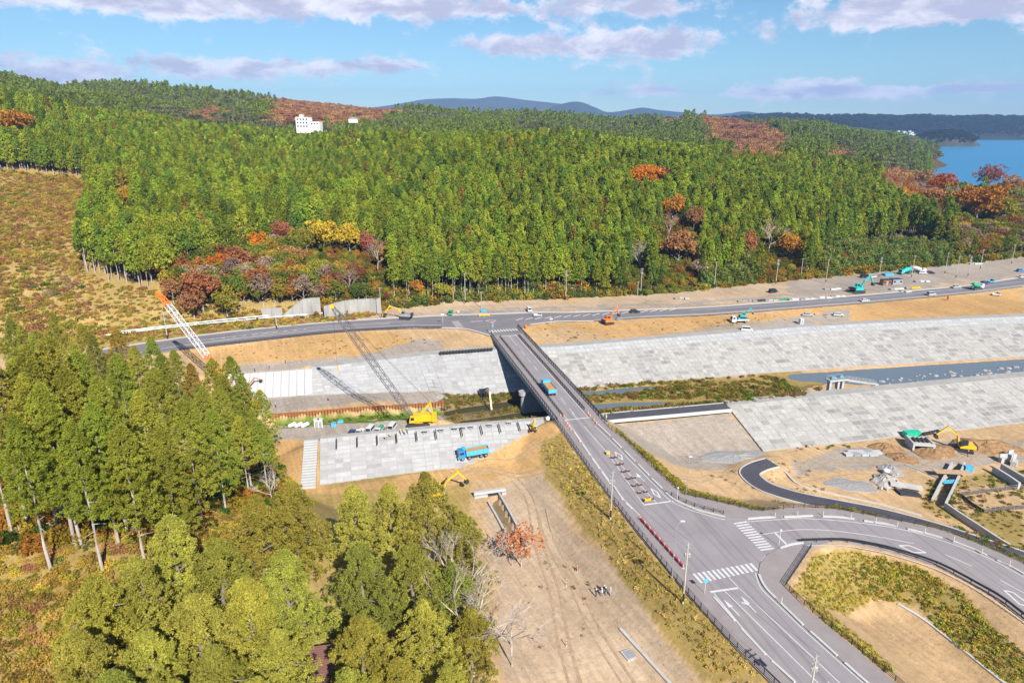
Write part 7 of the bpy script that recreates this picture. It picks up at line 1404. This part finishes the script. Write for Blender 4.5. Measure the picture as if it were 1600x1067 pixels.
# culvert and channel below the pines
def channel(label, L, R_, floor_z, h, m, floorm, head=None, name='drainage_channel'):
    root = empty(name, L[0]); tag(root, label, 'channel'); o0 = L[0]
    for S__, sg in ((L, 1), (R_, -1)):
        b = MB(); ribbon(b, [Vector((p.x, p.y, floor_z + h)) for p in S__], .45, 0, h + .5, o0); b.build('channel_wall', m, root)
    part('channel_floor', floorm, root, lambda b: b.slab([(p.x - o0.x, p.y - o0.y) for p in L + R_[::-1]], floor_z + .05 - o0.z, floor_z - .3 - o0.z)); return root, o0
muddy = mat('muddy_water', (.19, .13, .06), .2, var=.2, scale=1)
cz = -7.6; Lc = pxl(CHL[0], -5.7); Rc = pxl(CHR[0], -5.7)
root, o0 = channel('concrete drainage channel with muddy water running from the culvert below the ramp', Lc, Rc, -7.2, 1.6, conc_pale, muddy)
hw = [at(740, 776, -5.9), at(790, 769, -5.9)]; hdv = (hw[1] - hw[0]); part('headwall', conc_pale, root, lambda b: (b.bar(hw[0] - o0 + Vector((0, .6, .55)), hw[1] - o0 + Vector((0, .6, .55)), .7, .9), b.bar(hw[0] - o0 + Vector((0, .6, -.4)), hw[0] - o0 + hdv * .42 + Vector((0, .6, -.4)), .7, 1.5), b.bar(hw[0] - o0 + hdv * .86 + Vector((0, .6, -.4)), hw[1] - o0 + Vector((0, .6, -.4)), .7, 1.5)))
part('culvert_opening', dark, root, lambda b: b.bar(hw[0] - o0 + hdv * .42 + Vector((0, .75, -.4)), hw[0] - o0 + hdv * .86 + Vector((0, .75, -.4)), .5, 1.5))
# drainage channel at right, with plank bridge
Lr = pxl(CHL[1], -5.4); Rr2 = pxl(CHR[1], -5.4)
root, o0 = channel('open concrete drainage channel crossing the yard at right', Lr, Rr2, -7.2, 1.9, conc_pale, muddy)
o = part('plank_bridge', mat('timber', (.42, .29, .18), .9, var=.2, scale=2, aniso=(.3, 1, 1)), None, lambda b: [b.box(at(1488, 737, -4.75) + Vector((0, (k - 1.5) * .55, 0)), (8.6, .5, .16), -.1) for k in range(4)]); tag(o, 'wooden plank bridge laid over the right drainage channel', 'plank bridge')
o = part('blue_sheet', PAINT['sky'], None, lambda b: b.box(at(1484, 752, -5.6), (4.0, 1.4, .2), .1)); tag(o, 'blue and white sheet spread inside the right drainage channel', 'sheet')
b = MB(); ribbon(b, smooth_line([at(u, v, -4.6) for u, v in ((1478, 785), (1500, 800), (1531, 820), (1565, 842), (1600, 862), (1660, 892))], 4), .5, 0, 1.8); o = b.build('channel_wall', conc_pale, None); tag(o, 'low concrete wall running from the channel towards the curving road', 'wall')
b = MB(); ribbon(b, smooth_line([at(u, v, -4.5) for u, v in ((1553, 728), (1573, 740), (1594, 754))], 3), .6, 0, 1.8); o = b.build('channel_wall', conc_pale, None); tag(o, 'short concrete channel wall near the right edge below the yard', 'wall')
b = MB(); ribbon(b, smooth_line([at(u, v, -4.5) for u, v in ((1566, 724), (1590, 738), (1625, 758))], 3), .6, 0, 1.8); o = b.build('channel_wall', conc_pale, None); tag(o, 'second concrete channel wall behind the short one at right', 'wall')
for i, (u, v) in enumerate([(1568, 722), (1580, 716), (1584, 727)]): p = hit(u, v); r = empty('concrete_block', p, .4 * i); tag(r, 'white precast concrete block at the right edge of the yard, %s from the left' % ordw[i], 'concrete block', 'precast blocks'); part('block', conc_pale, r, lambda b: b.box((0, 0, .7), (2.2, 1.3, 1.4))); part('upstand', conc_pale, r, lambda b: b.box((0, .5, 1.8), (2.0, .3, .9)))
b = MB(); ribbon(b, smooth_line([hit(u, v) + Vector((0, 0, .05)) for u, v in ((1414, 726), (1440, 736), (1468, 748))], 4), .7, .15, .5); o = b.build('gutter', conc_grey, None); tag(o, 'grey concrete gutter leading down to the right drainage channel', 'gutter')
b = MB(); ribbon(b, smooth_line([hit(u, v) + Vector((0, 0, .05)) for u, v in ((1206, 722), (1228, 739), (1249, 758), (1300, 772), (1370, 787), (1440, 806))], 4), .4, .2, .5); o = b.build('kerb_strip', kerbm, None); tag(o, 'thin pale kerb strip running inside the dark service path', 'kerb')
# precast culvert with sandbags under the right levee
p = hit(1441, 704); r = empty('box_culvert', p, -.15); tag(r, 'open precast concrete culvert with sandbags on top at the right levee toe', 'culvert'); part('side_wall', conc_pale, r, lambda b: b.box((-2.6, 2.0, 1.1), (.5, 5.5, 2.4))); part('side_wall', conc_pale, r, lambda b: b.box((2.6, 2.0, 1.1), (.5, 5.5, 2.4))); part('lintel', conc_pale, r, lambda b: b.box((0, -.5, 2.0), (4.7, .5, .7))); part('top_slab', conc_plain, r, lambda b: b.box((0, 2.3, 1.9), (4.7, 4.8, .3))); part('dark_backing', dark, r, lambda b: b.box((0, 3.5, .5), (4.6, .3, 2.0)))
for i in range(8): bag(p + Matrix.Rotation(-.15, 3, 'Z') @ Vector((-1.8 + (i % 4) * 1.1, 1.2 + (i // 4) * 1.3, 2.05)), bags[i % 3], 'black sandbag lying on the concrete culvert at right', 'black sandbags on the culvert', .95)
# fenced enclosure at right
meshm = mat('fence_sheet', (.10, .085, .075), .8, var=.3, scale=2)
for lab, pts in (('low sheeted fence along the far side of the plot at right', [(1503, 775), (1522, 772), (1544, 769), (1570, 766), (1598, 763), (1630, 760)]), ('low sheeted fence along the near side of the plot at right', [(1503, 777), (1519, 790), (1537, 801), (1552, 799), (1568, 797), (1600, 795), (1630, 793)])):
    P = [hit(u, v) for u, v in pts]; root = empty('plot_fence', P[0]); tag(root, lab, 'fence'); railing(root, P, 1.2, 2.6, (1.15,), steel, .08, .05, off=P[0])
    for i in range(len(P) - 1): part('sheet', meshm, root, lambda b: b.hexa([P[i] - P[0], P[i + 1] - P[0], P[i + 1] - P[0] + Vector((0, .04, 0)), P[i] - P[0] + Vector((0, .04, 0))], [P[i] - P[0] + Vector((0, 0, .85)), P[i + 1] - P[0] + Vector((0, 0, .85)), P[i + 1] - P[0] + Vector((0, .04, .85)), P[i] - P[0] + Vector((0, .04, .85))]))
# manhole slab and kerb strip on the bare earth
q = [at(u, v, -5.9) for u, v in ((969, 1019), (991, 1012), (1001, 1026), (981, 1033))]; mc = sum(q, Vector()) / 4; r = empty('drain_cover', mc); tag(r, 'square drain with pale concrete frame on the bare earth', 'drain'); part('frame', conc_pale, r, lambda b: b.slab([(p - mc) * 1.0 for p in q], .22, -.6)); part('grate', PAINT['grey'], r, lambda b: b.slab([(p - mc) * .78 for p in q], .25, .1))
b = MB(); ribbon(b, [hit(u, v) for u, v in ((969, 982), (985, 1000), (1005, 1022), (1025, 1044), (1046, 1067), (1080, 1104))], .55, .22, .6); o = b.build('kerb_strip', conc_plain, None); tag(o, 'straight concrete kerb strip beside the square drain', 'kerb')
b = MB(); ribbon(b, smooth_line([hit(u, v) for u, v in ((1403, 943), (1440, 965), (1490, 1003), (1530, 1035), (1580, 1075))], 6), .5, .12, .6); o = b.build('kerb_strip', conc_plain, None); tag(o, 'pale drainage kerb crossing the ground between the two roads', 'kerb')
for i, (u, v) in enumerate([(885, 915), (902, 893), (885, 1010), (800, 885)]): p = hit(u, v); r = empty('survey_stake', p); tag(r, 'red and white survey stake on the bare earth, %s' % ['second from the top', 'near the channel', 'nearest the bottom', 'beside the red tree'][i], 'stake', 'survey stakes'); part('stake', white_p, r, lambda b: b.tube([(0, 0, 0), (0, 0, 1.5)], .07, 6)); part('band', PAINT['red'], r, lambda b: (b.lathe([(.08, 1.0), (.08, 1.3)], 6), b.lathe([(.08, .4), (.08, .7)], 6)))
# shed under the pines
p = hit(486, 1040, 3.0); r = empty('shed', p, .12); tag(r, 'small shed with a reddish-brown ribbed roof among the near pines', 'shed'); roofm = paint('brown_roof', (.20, .10, .085), .5); part('walls', mat('shed_wall', (.3, .24, .18), .9, var=.2, scale=2), r, lambda b: b.box((0, 0, 1.3), (4.2, 6.2, 2.8)))
rf = part('roof', roofm, r, lambda b: b.hexa([(-2.5, -3.5, 2.7), (2.5, -3.5, 2.9), (2.5, 3.5, 2.9), (-2.5, 3.5, 2.7)], [(-2.5, -3.5, 2.8), (2.5, -3.5, 3.0), (2.5, 3.5, 3.0), (-2.5, 3.5, 2.8)])); part('ribs', roofm, rf, lambda b: [b.bar((-2.5, -3.4 + k * .4, 2.83), (2.5, -3.4 + k * .4, 3.03), .08, .08) for k in range(18)])
# white building on the ridge
bc = ray_at(484, 199, 765); bz = bc.z; r = empty('apartment_building', bc, -.1); r.scale = (.84,) * 3; tag(r, 'white flat-roofed building standing out of the forest on the ridge', 'building'); wallm = mat('white_render', (.66, .66, .66), .85, var=.05, scale=.3)
part('wall', wallm, r, lambda b: b.box((-7, 0, 2.5), (17, 12, 19))); part('wing', wallm, r, lambda b: b.box((8, 1, 0), (13, 11, 13.5))); part('stair_tower', wallm, r, lambda b: b.box((-10, 1, 13.6), (4, 5, 3.2))); part('parapet', conc_pale, r, lambda b: b.box((-7, 0, 12.2), (17.4, 12.4, .5)))
for k in range(4):
    for j in range(3): w_ = part('window', glass, r, lambda b: b.box((-13 + k * 3.9, -6.02, 9.6 - j * 4.2), (1.9, .15, 1.9)))
for k in range(3): part('window', glass, r, lambda b: b.box((4.5 + k * 3.6, -4.52, 4.2), (1.8, .15, 1.7)))
hb = ray_at(552, 188, 740); r = empty('house', hb, .1); tag(r, 'small pale house right of the white building on the ridge', 'house'); part('wall', wallm, r, lambda b: b.box((0, 0, -.5), (9, 6, 4))); part('roof', PAINT['grey'], r, lambda b: b.prism([(-5, 1.4), (5, 1.4), (0, 3.2)], -3.4, 3.4))
# town across the bay, breakwater, island
rg = random.Random(9); roofs = [PAINT['grey'], PAINT['navy'], PAINT['brown'], conc_plain]
for i in range(26):
    u = 1372 + rg.random() * 56; v = 206.5 + rg.random() * 9; Yh = 3020 + (215 - v) * 28; p = ray_at(u, v, Yh); r = empty('house', p, rg.uniform(-.4, .4)); tag(r, 'tiny white house in the town across the bay', 'house', 'houses of the town across the bay'); wdt = rg.uniform(9, 17); part('wall', wallm, r, lambda b: b.box((0, 0, 1), (wdt, 9, 9))); part('roof', rg.choice(roofs), r, lambda b: b.prism([(-wdt * .55, 5.5), (wdt * .55, 5.5), (0, 8.5)], -5, 5))
for lab, pts in (('long thin breakwater in front of the town across the bay', [(1318, 216), (1380, 218), (1440, 217.5)]), ('shorter thin breakwater left of the wooded island', [(1360, 223), (1400, 224), (1425, 224.5)])):
    P = [at(u, v, -10) for u, v in pts]; b = MB(); ribbon(b, [Vector((q.x, q.y, -10)) for q in P], 9, 3.0, 5.0); o = b.build('breakwater', conc_pale, None); tag(o, lab, 'breakwater')
ic = at(1490, 229, -10); isl = MB(); rg = random.Random(3); nr, na = 8, 40; V = [(0, 0, 40)]; Fz = []
for i in range(1, nr + 1):
    f = i / nr
    for j in range(na): a = 2 * math.pi * j / na; k = 1 + .12 * math.sin(a * 3 + 1) + .08 * math.sin(a * 7); V.append((math.cos(a) * 128 * f * k, math.sin(a) * 60 * f * k, 40 * (1 - f ** 3.2) + rg.uniform(-2, 2) - 4))
Fz += [(0, 1 + j, 1 + (j + 1) % na) for j in range(na)]
for i in range(nr - 1): Fz += [(1 + i * na + j, 1 + (i + 1) * na + j, 1 + (i + 1) * na + (j + 1) % na, 1 + i * na + (j + 1) % na) for j in range(na)]
isl.add(V, Fz); o = isl.build('island', mat('island_rock', (.05, .045, .035), .95, var=.4, scale=.1), None, True); o.location = ic + Vector((0, 60, 0)); tag(o, kind='structure')
PI_, SI_ = [], []
for i in range(420):
    a = rg.uniform(0, 6.283); f = math.sqrt(rg.random()) * .93; PI_.append((ic.x + math.cos(a) * 128 * f, ic.y + 60 + math.sin(a) * 60 * f, ic.z + 40 * (1 - f ** 3.2) - 5)); SI_.append(rg.uniform(1.1, 1.7))
dkp = [proto(far_pine[0], (.045, .06, .035)), proto(far_pine[1], (.06, .07, .04))]
instancer('island_woods', PI_, [rg.uniform(0, 6) for _ in PI_], SI_, [rg.randrange(2) for _ in PI_], dkp, 'dark pines covering the small island in the bay')
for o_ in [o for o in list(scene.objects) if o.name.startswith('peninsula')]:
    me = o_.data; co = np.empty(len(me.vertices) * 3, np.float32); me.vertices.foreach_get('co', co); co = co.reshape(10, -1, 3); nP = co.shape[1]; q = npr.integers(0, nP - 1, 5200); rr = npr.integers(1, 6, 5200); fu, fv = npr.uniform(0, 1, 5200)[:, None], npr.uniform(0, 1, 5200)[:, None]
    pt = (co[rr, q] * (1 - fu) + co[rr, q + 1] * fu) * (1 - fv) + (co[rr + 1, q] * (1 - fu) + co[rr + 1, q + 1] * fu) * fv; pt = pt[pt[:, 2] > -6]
    instancer('peninsula_woods', pt - np.array([0, 0, 3.]), npr.uniform(0, 6, len(pt)), npr.uniform(1.3, 2.4, len(pt)), npr.integers(0, 2, len(pt)), [proto(far_pine[0], (.04, .055, .035)), proto(far_pine[1], (.05, .06, .04))], 'dark woods on the far peninsula')  # tree colours darkened to carry the cloud shadow on the peninsula
# stones in the river
for i in range(60):
    f = rnd.random(); u = 1375 + f * 225; v = 604 - f * 20 + rnd.uniform(-6, 6) - 7; p = at(u, v, -9.95); o = part('river_stone', conc_grey, None, lambda b: b.lathe([(.5, -.3), (.6, 0), (.45, .3), (.15, .42)], 7)); o.location = p; s = rnd.uniform(.5, 1.5); o.scale = (s * 1.3, s, s * .8); o.rotation_euler.z = rnd.uniform(0, 3); tag(o, 'grey stone breaking the water of the river at right', 'stone', 'stones in the river')
# wheel ruts pressed into the bare ground
rutm = mat('rutted_soil', (.35, .25, .16), .95, var=.25, scale=1.0); gob = bpy.data.objects['ground']
for pts in ([(905, 1090), (880, 1000), (868, 930), (842, 850), (828, 780), (800, 745)], [(990, 1080), (930, 985), (900, 920), (862, 850), (846, 790)], [(850, 735), (800, 742), (760, 735), (700, 750)], [(845, 690), (800, 722), (760, 722), (715, 738)], [(1230, 730), (1300, 722), (1390, 722), (1470, 715), (1560, 712)], [(1250, 750), (1330, 738), (1420, 735), (1480, 700)], [(870, 527), (960, 520), (1050, 518), (1150, 512), (1230, 503)], [(600, 488), (700, 480), (850, 476), (1000, 470), (1150, 460), (1300, 448)], [(1060, 745), (1110, 745), (1160, 732)], [(1540, 700), (1500, 735), (1530, 760), (1590, 745)]):
    P = smooth_line([hit(u, v) for u, v in pts], 5); D_ = []
    for i in range(len(P) - 1):
        n_ = max(1, int((P[i + 1] - P[i]).length / 1.2)); D_ += [P[i].lerp(P[i + 1], k / n_) for k in range(n_)]
    if len(D_) < 3: continue
    for s in (-.95, .95):
        L_, R_ = strip_pts(D_, 2 * abs(s)); Q = L_ if s > 0 else R_; zq = height(np.array([p.x for p in Q]), np.array([p.y for p in Q])); Q = [Vector((p.x, p.y, float(z_))) for p, z_ in zip(Q, zq)]
        b = MB(); ribbon(b, Q, rnd.uniform(.35, .6), .045, .2); b.build('wheel_rut', rutm, gob)
# ------------------------------------------------------------------ haze
hz = part('haze', None, None, lambda b: b.hexa([(-14000, -300, -16), (14000, -300, -16), (14000, 11500, -16), (-14000, 11500, -16)], [(-14000, -300, 520), (14000, -300, 520), (14000, 11500, 520), (-14000, 11500, 520)]))
hm = bpy.data.materials.new('haze_air'); hm.use_nodes = True; t = hm.node_tree; t.nodes.clear(); pvn = t.nodes.new('ShaderNodeVolumePrincipled'); pvn.inputs['Color'].default_value = (.32, .56, 1, 1); pvn.inputs['Density'].default_value = 8e-5; pvn.inputs['Anisotropy'].default_value = 0.0; om = t.nodes.new('ShaderNodeOutputMaterial'); t.links.new(pvn.outputs[0], om.inputs['Volume'])
hz.data.materials.clear(); hz.data.materials.append(hm); tag(hz, kind='stuff')
